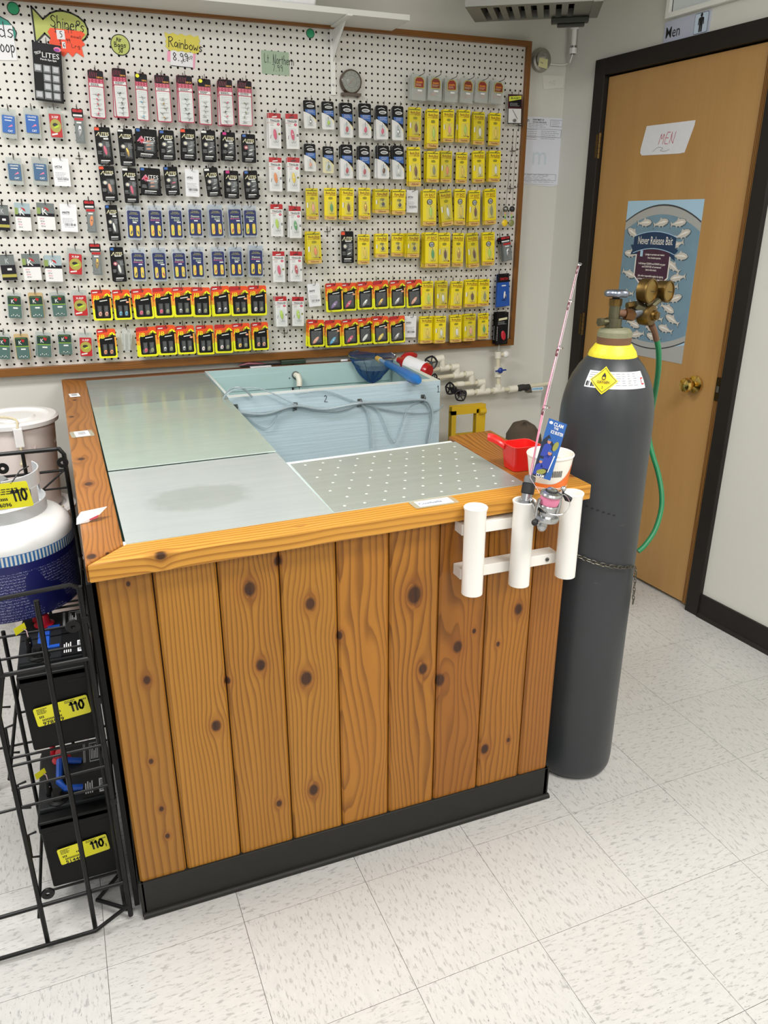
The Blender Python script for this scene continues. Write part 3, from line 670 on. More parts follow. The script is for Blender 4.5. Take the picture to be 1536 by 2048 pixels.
def T_jig(v):      # long red-framed ice-jig card, black head
    w, h = .046, .150; b = MB(); b.slab(rr(-w/2, -h, w/2, 0, .005), crim, -.001, .0004)
    b.poly(rr(-w/2+.0005, -.026, w/2-.0005, -.0005, .004), card_kk, Y1)
    if v % 3 == 2: b.poly(ell(-w*.28, -.008, .007, .006, 12), lime, Y2)
    else:
        for k in range(5): b.poly([(-.02+k*.005, -.022), (-.019+k*.005, -.022), (-.015+k*.005, -.006), (-.016+k*.005, -.006)], crim, Y2)
    b.text('10', amber, .006, -.021, .008, Y2); b.text('FOR', amber, .015, -.021, .006, Y2)
    for k in range(8): b.poly(burst(-.0155+(k % 4)*.0103, -.030-(k//4)*.006, .0014, .003, 4), pink, Y1)
    b.poly(R(-w/2+.003, -.049, w/2-.003, -.040), card_w, Y1); lines(b, ink, -.016, -.0415, .016, 2, .004, .0022, Y2, v)
    b.poly(rr(-w/2+.003, -h+.004, w/2-.003, -.052, .003), card_w, Y1)
    lines(b, lgrey, -.014, -.058, .014, 4, .006, .001, Y2, v+7)
    l = MB(); rd = random.Random(v); cs = [['red', 'pink', 'red'], ['dark', 'silver', 'dark'], ['silver', 'blue', 'silver'], ['silver', 'gold', 'olive'], ['dark', 'silver', 'dark'], ['silver', 'dark', 'silver'], ['pink', 'silver', 'dark'], ['olive', 'silver', 'olive']][v % 8]
    for k in range(5): lure(l, rd.uniform(-.004, .006), -.075-k*.015, .008, cs[k % 3], -.004, .6, rd.uniform(-1.4, 1.4)); l.tube([(-.012, -.003, -.075-k*.015), (.013, -.003, -.074-k*.015)], .0004, hookm, seg=4)
    s = MB(); dome(s, -w/2+.004, -h+.006, w/2-.004, -.054, .008, y=-.0015); return w, h, b, [('jig_row', l), ('blister', s)]
def T_lites(v, w=.045, h=.095, wide=False, tall=False):
    b = MB(); b.slab(rr(-w/2, -h, w/2, 0, .004), card_k, -.001, .0004)
    if v % 4 == 0: b.poly(R(-w/2+.001, -.011, -w/2+.014, -.002), tang, Y1)
    elif v % 4 == 1: b.poly(R(-w/2+.001, -.009, -w/2+.017, -.002), card_w, Y1)
    elif v % 4 == 2: b.poly(R(-w/2+.004, -.010, -w/2+.016, -.001), magenta, Y1)
    else: b.poly(R(-w/2+.003, -.010, -w/2+.014, -.002), blue, Y1)
    tcol = card_w if wide else cream
    s = w/.045
    b.text('LITES', tcol, .004*s, -.0215 if not wide else -.021*s, .014*s, Y1, w=.028*s)
    b.poly([(-.0195*s, -.0275*s), (-.0175*s, -.0285*s), (-.009*s, -.017*s), (-.0105*s, -.0155*s)], pink if wide else tcol, Y1)
    b.poly(R(-.008*s, -.031*s, .014*s, -.028*s), card_w, Y1)
    if v % 3 == 0: b.poly(R(.001, -.039, .015, -.034), card_w, Y1)
    cx, cz = -.009*s, -h*(.47 if not wide else .40)
    b.poly(burst(cx, cz, .0035*s, .0085*s, 12), pink if wide or v % 5 == 2 else card_w, Y1); b.poly(ell(cx, cz, .0035*s, .0028*s), cream if not wide else red, Y2)
    lines(b, lgrey, .006*s, -h*.40, .019*s, 4, .004, .0011, Y1, v); lines(b, lgrey, -.019*s, -h*.64, -.006*s, 3, .004, .0011, Y1, v+3)
    b.poly(R(-.013*s, -h+.0145, .013*s, -h+.0115), card_w, Y1); lines(b, lgrey, -.014*s, -h+.009, .014*s, 2, .0035, .0011, Y1, v+5)
    l = MB(); c = ['pink', 'gold', 'pink', 'white', 'silver', 'silver', 'silver', 'white', 'peach'][v % 9]
    if wide: [lure(l, .006, -h*(.42+.13*k), .016, 'peach', -.005, .3, 1.45, hook=False) for k in range(3)]
    elif h > .1: lure(l, .003, -h*.62, .03, c, -.005, .3, -.15)
    else: lure(l, .006, -h*.56, .014, c, -.005, .35, 1.35); lure(l, .004, -h*.70, .015, 'white', -.005, .3, 1.2)
    sh = MB(); dome(sh, -.005*s, -h*.80, .018*s, -h*.36, .009, y=-.0013); return w, h, b, [('lure', l), ('blister', sh)]
def T_litesT(v): return T_lites(v, .045, .118)
def T_litesW(v): return T_lites(v+9, .066, .092, wide=True)
def T_demon(v):
    w, h = .046, .108; b = MB(); b.slab(rr(-w/2, -h, w/2, 0, .003), clearm('clear_pack', (.9, .93, .96), .62, .12, '#ccd4dc'), -.001, .0006)
    b.slab(rr(-w/2+.003, -h+.006, w/2-.003, -.016, .005), navy, -.0016, -.0011)
    ol = M('print_gold_olive', '#9c9a5a', .5); b.text('Custom', ol, 0, -.0215, .006, -.0019, w=.020); b.text('JIGS & SPINS', ol, 0, -.0265, .005, -.0019, w=.028)
    lt = M('print_pale_green', '#c9d6b4', .5); b.text('Demon', lt, 0, -.0385, .009, -.0019, w=.026)
    if v % 2: b.text('MICRO GLOW', pink, .0, -.046, .005, -.0019, w=.03)
    else: b.text('GLOW', lt, .004, -.047, .008, -.0019, w=.018)
    b.poly(R(-.004+(v % 3)*.004, -.055, .008+(v % 3)*.004, -.051), card_w, -.002)
    l = MB()
    for sx in (-1, 1):
        b.slab(rr(sx*.0105-.0062, -h+.010, sx*.0105+.0062, -.060, .006), card_k, -.0019, -.0016)
        l.slab(rr(sx*.0105-.005, -h+.0115, sx*.0105+.005, -.0615, .005), LC['yellow'], -.004, -.0019)
        c = [['dark', 'dark'], ['orange', 'dark'], ['lime', 'olive'], ['olive', 'orange'], ['orange', 'red'], ['red', 'orange'], ['green', 'lime'], ['dark', 'olive'], ['purple', 'red'], ['lime', 'olive'], ['orange', 'lime'], ['red', 'orange'], ['orange', 'red'], ['dark', 'dark']][v % 14]
        l.poly(ell(sx*.0105+.001, -.085, .0022, .007, 10, .3*sx), LC[c[0 if sx < 0 else 1]], -.0042)
    s = MB(); [dome(s, sx*.0105-.0058, -h+.010, sx*.0105+.0058, -.060, .007, y=-.0016) for sx in (-1, 1)]
    return w, h, b, [('lure_pair', l), ('blister', s)]
def T_jb(v, spoon=False):
    w, h = .058, .088; b = MB(); b.slab(rr(-w/2, -h, w/2, 0, .005), lime, -.0075, -.0065, edge=lime)
    b.slab(rr(-w/2+.0012, -h+.001, w/2-.0012, -.001, .004), lime, -.0066, 0)
    b.poly(rr(-w/2, -h*.62, w/2, 0, .005), amber, -.0077); b.poly(rr(-w/2, -.024, w/2, 0, .005), orng, -.0079); b.poly(R(-w/2, -.04, -w/2+.004, -.02), orng, -.0079)
    b.poly([(-w/2, -.004), (-w/2+.004, 0), (.002, 0), (.002, -.010), (-w/2, -.013)], red, -.0081)
    b.poly([(.006, -.021), (.012, -.013), (.018, -.010), (.024, -.013), (.029, -.019), (.029, -.024), (.006, -.024)], lime, -.0082)
    b.poly([(.008, -.024), (.013, -.018), (.016, -.019), (.0185, -.0125), (.021, -.019), (.029, -.021), (.029, -.024)], card_k, -.0084)
    b.poly(rr(-w/2+.0065, -h+.006, w/2-.005, -.0245, .004) if False else [(-w/2+.0065, -h+.009), (-w/2+.009, -h+.006), (w/2-.008, -h+.006), (w/2-.005, -h+.009), (w/2-.005, -.021), (-w/2+.0065, -.028)], card_k, -.0083)
    b.text('JB', lime, -w*.28, -.0225, .017, -.0087, w=.02, shear=.15); b.text('LURES', M('print_olive', '#7c7a1c', .5), .006, -.020, .008, -.0087, w=.017)
    if v % 4 != 3: b.poly([(-w/2+.004, -.0095), (-w/2+.019, -.0085), (-w/2+.019, -.0055), (-w/2+.004, -.0065)], card_w, -.0085)
    b.poly([(-.006, -.034), (.017, -.031), (.017, -.0285), (-.006, -.0315)], card_w, -.0086)
    if v % 3 == 1: b.poly(ell(.018, -.036, .005, .003, 10), LC['peach'], -.0086)
    b.poly([(.0, -.009), (.002, -.010), (.006, -.003), (.0045, -.0025)], hookm, -.0089)
    l = MB()
    if spoon:
        c = ['purple', 'pink', 'silver', 'gold', 'silver', 'peach', 'peach', 'blue', 'pink', 'white', 'yellow', 'silver'][v % 12]
        lure(l, -.002, -.066, .03, c, -.011, .36, .75, eye='white'); l.tube([(.009, -.011, -.054), (.012, -.012, -.050), (.012, -.012, -.044)], .0006, hookm, seg=5); l.sphere((.012, -.011, -.043), .0035, LC['dark'], 8, 6)
        d = [(-w/2+.011, -h+.009, w/2-.009, -.036)]
    else:
        cs = [['peach', 'peach'], ['blue', 'blue'], ['pink', 'olive'], ['pink', 'olive'], ['silver', 'olive'], ['silver', 'olive'], ['silver', 'silver'], ['gold', 'olive'], ['white', 'olive'], ['orange', 'orange'], ['white', 'pink'], ['pink', 'olive'], ['silver', 'olive'], ['silver', 'olive'], ['white', 'olive'], ['white', 'olive'], ['yellow', 'olive']][v % 17]
        for k, sx in enumerate((-1, 1)):
            lure(l, sx*.0095+.002, -.069, .013, cs[k], -.011, .75, .35, hook=False, eye='red' if cs[k] in ('pink', 'white', 'yellow') else 'dark' if cs[k] != 'olive' else None)
            l.tube([(sx*.0095+.002, -.011, -.063), (sx*.0095+.003, -.011, -.054), (sx*.0095+.0045, -.011, -.052)], .0005, hookm, seg=5)
        d = [(-.0145, -h+.010, -.001, -.046), (.0045, -h+.010, .0185, -.046)]
    s = MB(); [dome(s, *q, .008, y=-.0084) for q in d]; return w, h, b, [('lure', l), ('blister', s)]
def T_jbs(v): return T_jb(v, True)
def T_ting(v):
    w, h = .042, .110; b = MB(); b.slab(R(-w/2, -h, w/2, 0), card_w, -.004, .004); b.poly(R(-w/2, -.016, w/2, 0), red, -.0042)
    b.poly([(-.010, -.014), (.008, -.012), (.008, -.008), (-.008, -.010)], LC['dark'] if v % 2 else card_w, -.0044)
    b.text('TINGLER', ink, .001, -.0235, .010, -.0043, w=.033); b.poly(R(-w/2, -.0305, -.001, -.0295), red, -.0043)
    b.poly(ell(.012, -.034, .005, .0045), red, -.0043); b.poly(ell(.012, -.034, .0025, .003), pink, -.0045); lines(b, inkg, -.014, -.033, -.002, 3, .003, .0009, -.0043, v)
    if v % 3: b.poly(R(.014, -.066, .020, -.0635), ink, -.0043); b.poly(R(.014, -.070, .020, -.0675), ink, -.0043)
    else: b.poly(ell(.015, -.064, .0035, .0035), M('print_olive', '#7c7a1c', .5), -.0043)
    b.poly([(-.016, -.08), (-.014, -.08), (-.012, -.068), (-.014, -.068)], inkg, -.0043)
    c = ['pink', 'pink', 'orange', 'yellow', 'lime', 'green', 'pink', 'red', 'lime', 'lime'][v % 10]; l = MB(); lure(l, 0, -.066, .034, c, -.008, .32, -.12, eye='white' if v % 2 else None)
    s = MB(); dome(s, -.013, -h+.008, .013, -.045, .009, y=-.0045); return w, h, b, [('lure', l), ('blister', s)]
def T_bw(v):
    w, h = .046, .108; b = MB(); b.slab(rr(-w/2, -h, w/2, 0, .005), card_w if v % 12 != 7 else cream, -.001, .0006)
    head = rr(-w/2, -.03, w/2, 0, .005); b.poly([(-w/2, -.043), (-w/2, -.004), (-w/2+.004, 0), (w/2-.004, 0), (w/2, -.004), (w/2, -.074), (w/2-.007, -.066), (.002, -.053), (-.012, -.046)], card_k, Y1)
    b.poly([(-w/2+.008, -.044), (-w/2+.006, -.035), (w/2-.002, -.035), (w/2-.002, -.058), (.002, -.0515)], blue, Y2)
    b.poly([(.004, -.0555), (w/2-.006, -.068), (w/2, -.0755), (w/2, -.086), (w/2-.008, -.07)], M('card_pale_yellow', '#efe0a8', .4), Y1)
    b.poly(ell(.004, -.022, .0145, .0055), card_w, Y2); b.poly(ell(.004, -.022, .012, .004), lgrey, Y3); b.text('SWIVELS', ink, .003, -.0225, .006, -.0020, w=.018)
    b.poly([(-.014, -.013), (0, -.009), (.014, -.013), (.012, -.0105), (0, -.007), (-.012, -.0105)], card_w, Y2); lines(b, card_w, -.008, -.037, .020, 3, .004, .0009, Y3, v)
    if v % 3 != 0: b.poly(ell(.001, -.082, .0115, .019), M('card_ice_blue', '#cbdbe2', .35), Y1); b.poly(ell(.001, -.082, .0095, .0165), card_w, Y2)
    c = ['silver', 'lime', 'red', 'pink', 'pink', 'silver', 'peach', 'olive', 'red', 'red', 'bronze', 'white'][v % 12]; l = MB(); lure(l, .001, -.082, .018, c, -.005, .55, .1)
    l.tube([(0, -.005, -.074), (0, -.005, -.058)], .0006, hookm, seg=5); s = MB(); dome(s, -.011, -h+.008, .013, -.062, .009, y=-.0016)
    return w, h, b, [('lure', l), ('blister', s)]
def T_yel(v, w=.043, h=.112, uv=False, short=False):
    b = MB(); yy = yel if v % 4 else yel2; b.slab(rr(-w/2, -h, w/2, 0, .003), yy, -.0055, .0)
    b.poly(R(-w/2+.001, -.0095, w/2-.004, -.0065), M('print_green', '#5f6a1c', .5), -.0058)
    b.text('Eye-Ball' if short else ('UV SHOT' if uv else 'Buck-Shot'), maroon, .001, -.017, .011, -.0058, w=.034); b.text('SPOON', maroon, .008, -.0245, .008, -.0058, w=.019); b.poly(R(-w/2+.002, -.0255, -.002, -.0245), maroon, -.0058)
    if uv: b.poly(ell(0, -.039, .0095, .009, 16), card_k, -.0058); b.poly(ell(0, -.039, .0075, .007, 16), lgrey, -.006); b.text('UV', card_k, 0, -.0395, .010, -.0062)
    else: b.poly(ell(.001, -.036, .008, .005, 8), M('print_olive2', '#a69a1e', .5), -.0058); lines(b, M('print_green', '#5f6a1c', .5), -.007, -.033, .009, 3, .003, .0009, -.006, v)
    b.poly(R(-w/2, -h+.0135, w/2, -h+.0125), maroon, -.0058); b.poly(rr(-w/2+.0005, -h+.0005, w/2-.0005, -h+.0120, .002), M('card_sand', '#d8b060', .4, coat=.3), -.0057); b.text(['Glow', 'Tackle'][v % 2], maroon, 0, -h+.0068, .008, -.006, w=.026)
    if v % 3 == 0 and not short: b.poly(ell(w/2-.006, -h+.020, .003, .003, 8), maroon, -.0058)
    if v % 2 == 0: b.poly(R(-w/2+.003, -h*.62, -w/2+.0075, -h*.46), card_w, -.0058); b.poly(R(-w/2+.0085, -h*.62, -w/2+.0095, -h*.46), ink, -.0058)
    c = ['bronze', 'lime', 'peach', 'lime', 'white', 'yellow', 'bronze', 'olive', 'orange', 'yellow', 'white', 'white', 'peach', 'green', 'bronze', 'gold'][v % 16]; l = MB()
    if short: lure(l, .003, -h*.62, .012, ['gold', 'dark', 'dark', 'dark', 'gold'][v % 5], -.009, .9); l.tube([(.003, -.009, -h*.56), (.001, -.009, -h*.44), (.006, -.009, -h*.42)], .0007, hookm, seg=5)
    else: lure(l, .003, -h*.62, .029, c, -.0095, .34, -.05); l.tube([(.003, -.009, -h*.5), (.002, -.0095, -h*.44)], .0007, hookm, seg=5)
    s = MB(); dome(s, -.011, -h+.018, .016, -h*.40, .010, y=-.0062); return w, h, b, [('spoon_lure', l), ('blister', s)]
def T_yelU(v): return T_yel(v, uv=True)
def T_yelS(v): return T_yel(v, w=.048, h=.084, short=True)
def T_snap(v):
    w, h = .050, .086; b = MB(); b.slab(rr(-w/2, -h, w/2, 0, .003), clearm('snap_clamshell', (.95, .96, .95), .66, .15, '#d9dbd6'), -.005, .001)
    b.slab([(-.016, -.045), (.019, -.045), (.019, -.018), (.010, -.008), (-.008, -.008), (-.016, -.018)], M('label_gold_edge', '#b7ae4c', .4), -.0057, -.0052)
    b.poly([(-.0135, -.0425), (.0165, -.0425), (.0165, -.019), (.009, -.0105), (-.007, -.0105), (-.0135, -.019)], maroon if v % 2 else M('label_red_brown', '#8f2a20', .5), -.0059)
    b.text('SNAPS', amber, .001, -.026, .008, -.0061, w=.022); lines(b, cream, -.011, -.032, .014, 2, .004, .0012, -.0061, v)
    b.poly(R(-.004, -.056, .012, -.050), card_w, -.0054)
    l = MB(); rd = random.Random(v)
    for k in range(5): l.tube(spline([(rd.uniform(-.016, .016), -.003, -.058+rd.uniform(-.01, .004)) for _ in range(3)], 3), .0009, [silver, LC['peach'], LC['white']][k % 3], seg=5)
    return w, h, b, [('snap_swivels', l)]
def T_tag(v):
    w, h = .05, .085; b = MB(); b.slab(rr(-w/2, -h, w/2, 0, .001), paper, -.0006, .0002); b.text(['645903', '643596', '645862', '645764', '646078'][v % 5], ink, -.008, -.026, .010, -.0009, w=.022)
    lines(b, inkg, -w*.38, -.032, w*.1, 1, .003, .001, -.0009, v); lines(b, inkg, -w*.38, -.044, w*.38, 4, .0045, .0010, -.0009, v+2)
    bars(b, ink, -.014, -h+.018, .020, -h+.025, -.0009, 18, v); lines(b, inkg, -.014, -h+.015, .016, 1, .003, .0010, -.0009, v+4); return w, h, b, []
def T_kbag(v):
    w, h = .058, .090; b = MB(); b.slab(R(-w/2, -h, w/2, 0), card_w, -.003, .002); b.poly(R(-w/2, -h*.5, w/2, 0), greyp if v % 2 else M('photo_mist_blue', '#9fb2b8', .3), -.0033)
    b.poly(R(-w/2, -h*.5, w/2, -h*.38), card_kk, -.0035); b.poly(R(-w/2, -h*.42, -w/2+.012, -h*.18), M('photo_moss', '#869a52', .4), -.0037)
    b.text('K', card_w, -.002, -.028, .032, -.0038); b.poly([(-.006, -.013), (.008, -.018), (.012, -.028), (.001, -.022)], red, -.0040)
    for k in range(4): pen(b, 'nrw', inkg if k % 2 else pink, -w*.36+.001*k, -h*.62-k*.0085, .008, -.0034, .0009)
    return w, h, b, []
def T_green(v):
    w, h = .056, .090; b = MB(); b.slab(rr(-w/2, -h, w/2, 0, .004), clearm('bag_film', (.85, .88, .86), .5, .12, '#cfd3d0') if v % 4 != 1 else tan, -.0008, .0006)
    b.slab(rr(-w/2+.003, -h+.001, w/2-.003, -.012, .005), teal_l, -.0045, -.0009); b.poly(rr(-w/2+.0035, -.042, w/2-.0035, -.0125, .004), teal_d, -.0048)
    b.poly(R(-w/2+.0035, -.0455, w/2-.0035, -.042), green_s, -.005); b.poly(R(-w/2+.006, -.0165, w/2-.01, -.0155), green_s, -.005); b.text('K', card_w, -.006, -.030, .020, -.005); b.poly([(-.002, -.018), (.012, -.021), (.008, -.030), (.001, -.027)], red, -.0052)
    b.poly(R(-.006, -.056, .012, -.051), card_w, -.005); s = MB()
    for k in range(5): s.sphere((-.014+k*.007, -.0055, -h+.008+(k % 2)*.004), .0022, LC['white'] if k % 2 else silver, 6, 5)
    return w, h, b, [('jig_heads', s)]
def T_xrip(v):
    w, h = .052, .098; b = MB(); b.slab(R(-w/2, -h, w/2, 0), clearm('bag_film', (.85, .88, .86), .5, .12, '#cfd3d0'), -.0008, .0006); b.slab(rr(-w/2+.004, -h+.003, w/2-.004, -.020, .003), red, -.004, -.0009)
    b.poly(ell(0, -.058, w/2-.005, .022, 18), olive, -.0043); b.text('X-RIP', card_w, 0, -.030, .011, -.0044, w=.026); b.poly(ell(-.002, -.055, .010, .006), LC['dark'], -.0046); b.poly(ell(.003, -.061, .012, .0035, 10, .4), LC['lime'], -.0048)
    b.poly([(-.018, -.090), (.004, -.086), (.004, -.081), (-.018, -.085)], card_w, -.0046)
    return w, h, b, []
def T_xbag(v):      # crimped bag, red
    return T_xrip(v)
def T_blue(v):
    w, h = .060, .104; b = MB(); b.slab(R(-w/2, -h, w/2, 0), clearm('bag_film', (.85, .88, .86), .5, .12, '#cfd3d0'), -.0008, .0006)
    b.slab(rr(-w/2+.006, -h+.018, w/2-.006, -.024, .003), blue if v % 4 < 2 else M('card_slate_blue', '#3d6288', .35, coat=.3), -.005, -.0009); b.text('CRAPPIE', card_w, 0, -.031, .007, -.0053, w=.032); b.poly(R(-.014, -.043, .012, -.040), card_w, -.0053); b.poly([(-.004, -.066), (.016, -.060), (.012, -.054)], pink, -.0053); b.text('CAT', card_w, .006, -.078, .010, -.0053, w=.018)
    return w, h, b, []
def T_rap(v):      # dark red-black head and a clear-fronted grey lower pack
    w, h = .038, .108; b = MB(); b.slab(rr(-w/2, -.027, w/2, 0, .003), card_k, -.003, .001); b.poly(rr(-w/2+.003, -.011, w/2-.003, -.002, .002), red, -.0033); b.poly(R(-w/2+.004, -.024, w/2-.004, -.018), card_w, -.0033)
    b.slab(R(-w/2+.006, -h, w/2-.001, -.027), greyp, -.009, 0); b.poly(R(-w/2+.007, -.037, w/2-.002, -.029), red, -.0093); b.poly(R(-.006, -.046, .010, -.041), card_w, -.0093)
    l = MB(); lure(l, .003, -.068, .036, ['silver', 'orange', 'gold', 'silver'][v % 4], -.0125, .34, .15, eye='dark'); s = MB(); dome(s, -.010, -h+.003, .015, -.05, .009, y=-.0094); return w, h, b, [('minnow_lure', l), ('window', s)]
def T_dark(v):
    w, h = .060, .085; b = MB(); b.slab(R(-w/2, -h, w/2, 0), card_kk, -.003, .001); b.poly(R(-w/2, -.034, w/2, -.002), greyp, -.0033); b.text('K', lgrey, 0, -.02, .024, -.0035); b.poly(R(-w/2, -h+.02, w/2, -h+.010), olive, -.0033); b.poly(R(-.004, -.052, .014, -.045), card_w, -.0033); return w, h, b, []
def T_maskb(v):
    w, h = .052, .115; b = MB(); b.slab([(-w*.40, 0), (w*.40, 0), (w/2, -h), (-w/2, -h)], blue2, -.001, .0006); b.poly([(-w*.40, 0), (w*.40, 0), (w*.43, -.030), (-w*.43, -.030)], card_k, Y1)
    b.text('SMITH', red, .002, -.018, .013, Y2, w=.030); b.poly(R(-.006, -.044, .010, -.040), card_w, Y1); l = MB(); lure(l, .004, -.074, .026, 'white', -.005, .22, .1); lure(l, .010, -.08, .014, 'silver', -.005, .25, -.2, hook=False); return w, h, b, [('lure', l)]
def T_blk(v):
    w, h = .046, .118; b = MB(); b.slab(R(-w/2, -h, w/2, 0), card_k, -.004, .001); b.poly([(-.016, -.022), (.018, -.018), (.018, -.026), (-.016, -.03)], cream, -.0043); lines(b, lgrey, -.018, -.034, .018, 3, .004, .001, -.0043, v)
    for k in range(9): b.poly(R(-.0215, -.052-k*.006, -.0195, -.055-k*.006), card_w, -.0043)
    l = MB(); lure(l, .004, -.085, .036, 'red', -.007, .5, -.2); return w, h, b, [('lure', l)]
def T_top(v):
    w, h = .056, .108; b = MB(); b.slab(R(-w/2, -h, w/2, 0), card_w, -.001, .0006); b.poly(R(-w/2, -.052, w/2, 0), card_k, Y1); b.poly(R(-w/2+.002, -.049, w/2-.002, -.003), crim, Y2); b.poly(R(-w/2+.003, -.048, w/2-.003, -.004), card_k, Y3)
    b.poly([(-w/2+.004, -.026), (-w/2+.004, -.008), (w/2-.004, -.004), (w/2-.004, -.017)], M('print_acid', '#d6df4a', .4), -.002); b.text('BE-ALERT', card_k, 0, -.014, .009, -.0022, w=.034); lines(b, lgrey, -.02, -.032, .02, 3, .0045, .0013, -.002, v)
    b.poly(R(-w/2, -h, -w/2+.003, -.052), card_k, Y1); b.poly(R(w/2-.003, -h, w/2, -.052), card_k, Y1); b.poly(R(-w/2, -h, w/2, -h+.003), card_k, Y2)
    l = MB(); l.tube([(-.01, -.003, -.056), (.01, -.004, -.09)], .0008, hookm, seg=5); l.cyl((-.002, -.002, -.096), (-.002, -.008, -.096), .006, steel, seg=10); return w, h, b, [('bell_rig', l)]
def T_clip(v):
    w, h = .034, .090; b = MB(); m = clearm('empty_blister', (.92, .93, .92), .5, .08, '#d9dbd8')
    b.slab([(-.013, -.002), (0, 0), (.012, -.004), (.017, -.03), (.014, -.06), (.009, -.088), (-.006, -.088), (-.014, -.06), (-.017, -.03)], m, -.003, 0)
    for sx in (-1, 1): dome(b, sx*.007-.005, -.080, sx*.007+.005, -.02, .008, m, -.003)
    return w, h, b, []

TYPES = {'jig': (T_jig, 'red-framed ice jig card', 'jig_card', .008), 'lite': (T_lites, 'black glow lure card', 'lure_card', .009), 'litet': (T_litesT, 'long black glow card', 'lure_card', .009), 'litew': (T_litesW, 'wide black glow card', 'lure_card', .009),
 'demon': (T_demon, 'navy two-lure card', 'lure_card', .010), 'jb': (T_jb, 'orange two-jig card', 'lure_card', .010), 'jbs': (T_jbs, 'orange spoon card', 'lure_card', .010), 'ting': (T_ting, 'white red-topped lure box', 'lure_box', .013),
 'bw': (T_bw, 'black-headed white card', 'lure_card', .010), 'yel': (T_yel, 'yellow spoon card', 'spoon_card', .012), 'yelu': (T_yelU, 'yellow black-badge card', 'spoon_card', .012), 'yels': (T_yelS, 'short yellow card', 'spoon_card', .012),
 'snap': (T_snap, 'clear maroon-labelled clamshell', 'tackle_pack', .009), 'tag': (T_tag, 'white barcode stock tag', 'stock_tag', .004), 'kbag': (T_kbag, 'grey and white bag', 'tackle_bag', .006), 'green': (T_green, 'dark green tackle bag', 'tackle_bag', .007),
 'xrip': (T_xrip, 'red and olive bag', 'tackle_bag', .006), 'blue': (T_blue, 'blue bagged pack', 'tackle_bag', .008), 'rap': (T_rap, 'grey black-headed minnow pack', 'lure_box', .010), 'dark': (T_dark, 'dark photo tackle bag', 'tackle_bag', .006),
 'maskb': (T_maskb, 'flared royal blue card', 'lure_card', .007), 'blk': (T_blk, 'black dotted-edge card', 'lure_card', .008), 'top': (T_top, 'black and yellow header card', 'lure_card', .006), 'clip': (T_clip, 'empty clear blister shell', 'blister_shell', .005)}
CATS = {'lure_card': 'lure card', 'jig_card': 'jig card', 'spoon_card': 'lure card', 'lure_box': 'lure box', 'tackle_pack': 'tackle pack', 'tackle_bag': 'tackle bag', 'stock_tag': 'tag', 'blister_shell': 'packaging'}
_proto = {}
def spawn(ty, v):
    fn, desc, name, sp = TYPES[ty]; key = (ty, v)
    if key not in _proto:
        w, h, b, parts = fn(v); o = b.build(name); kids = []
        for n, mb in parts: kids.append(mb.build(n, o))
        _proto[key] = (o, w, h, kids, [0]); 
        return o, w, h
    o, w, h, kids, _ = _proto[key]; c = o.copy(); COL.objects.link(c)
    for k in kids: d = k.copy(); COL.objects.link(d); d.parent = c
    return c, w, h
def place(o, w, h, x0, z0, x1, z1, wid, y, dz=0., rot=0.):
    L_ = math.hypot(x1-x0, z1-z0); a = math.atan2(x1-x0, -(z1-z0))
    o.location = (x0, y, z0+dz); o.rotation_euler = (radians(random.uniform(-1.5, .5)), -a+rot, 0)
    o.scale = (wid/w, 1, L_/h)
HK = metal('peg_hook_wire', '#6a6661', .32)
_hk = {}
def hook(x, z, L_, label, kind=0):
    """wire peg hook in the hole at (x,z): back legs, arm out towards the room, upturned tip"""
    key = (round(L_, 3), kind)
    if key not in _hk:
        b = MB(); b.tube(spline([(0, .006, .012), (0, -.003, .010), (0, -.004, .0), (0, -.006, -.006), (0, -L_*.5, -.008), (0, -L_, -.005), (0, -L_-.004, .002), (0, -L_-.005, .011)], 4), .0013, HK, seg=6)
        if kind: b.tube([(-.0125, .004, -.008), (-.0125, -.004, -.008), (.0125, -.004, -.008), (.0125, .004, -.008)], .0012, HK, seg=6); b.tube([(0, -.004, .008), (0, -.005, -.024)], .0013, HK, seg=6)
        _hk[key] = b.build('peg_hook'); o = _hk[key]
    else: o = _hk[key].copy(); COL.objects.link(o)
    o.location = (x, 0, z); tag(o, label, 'hook', 'wire peg hooks on the pegboard'); return o
def snapx(x, z):     # nearest hole of the board
    return -round(-x/.0254)*.0254, 2.2095-round((2.2095-z)/.0254)*.0254
OFF = {'A': (0, 0), 'B': (0, 380), 'C': (370, 0), 'D': (370, 370), 'E': (740, 0), 'F': (740, 370)}
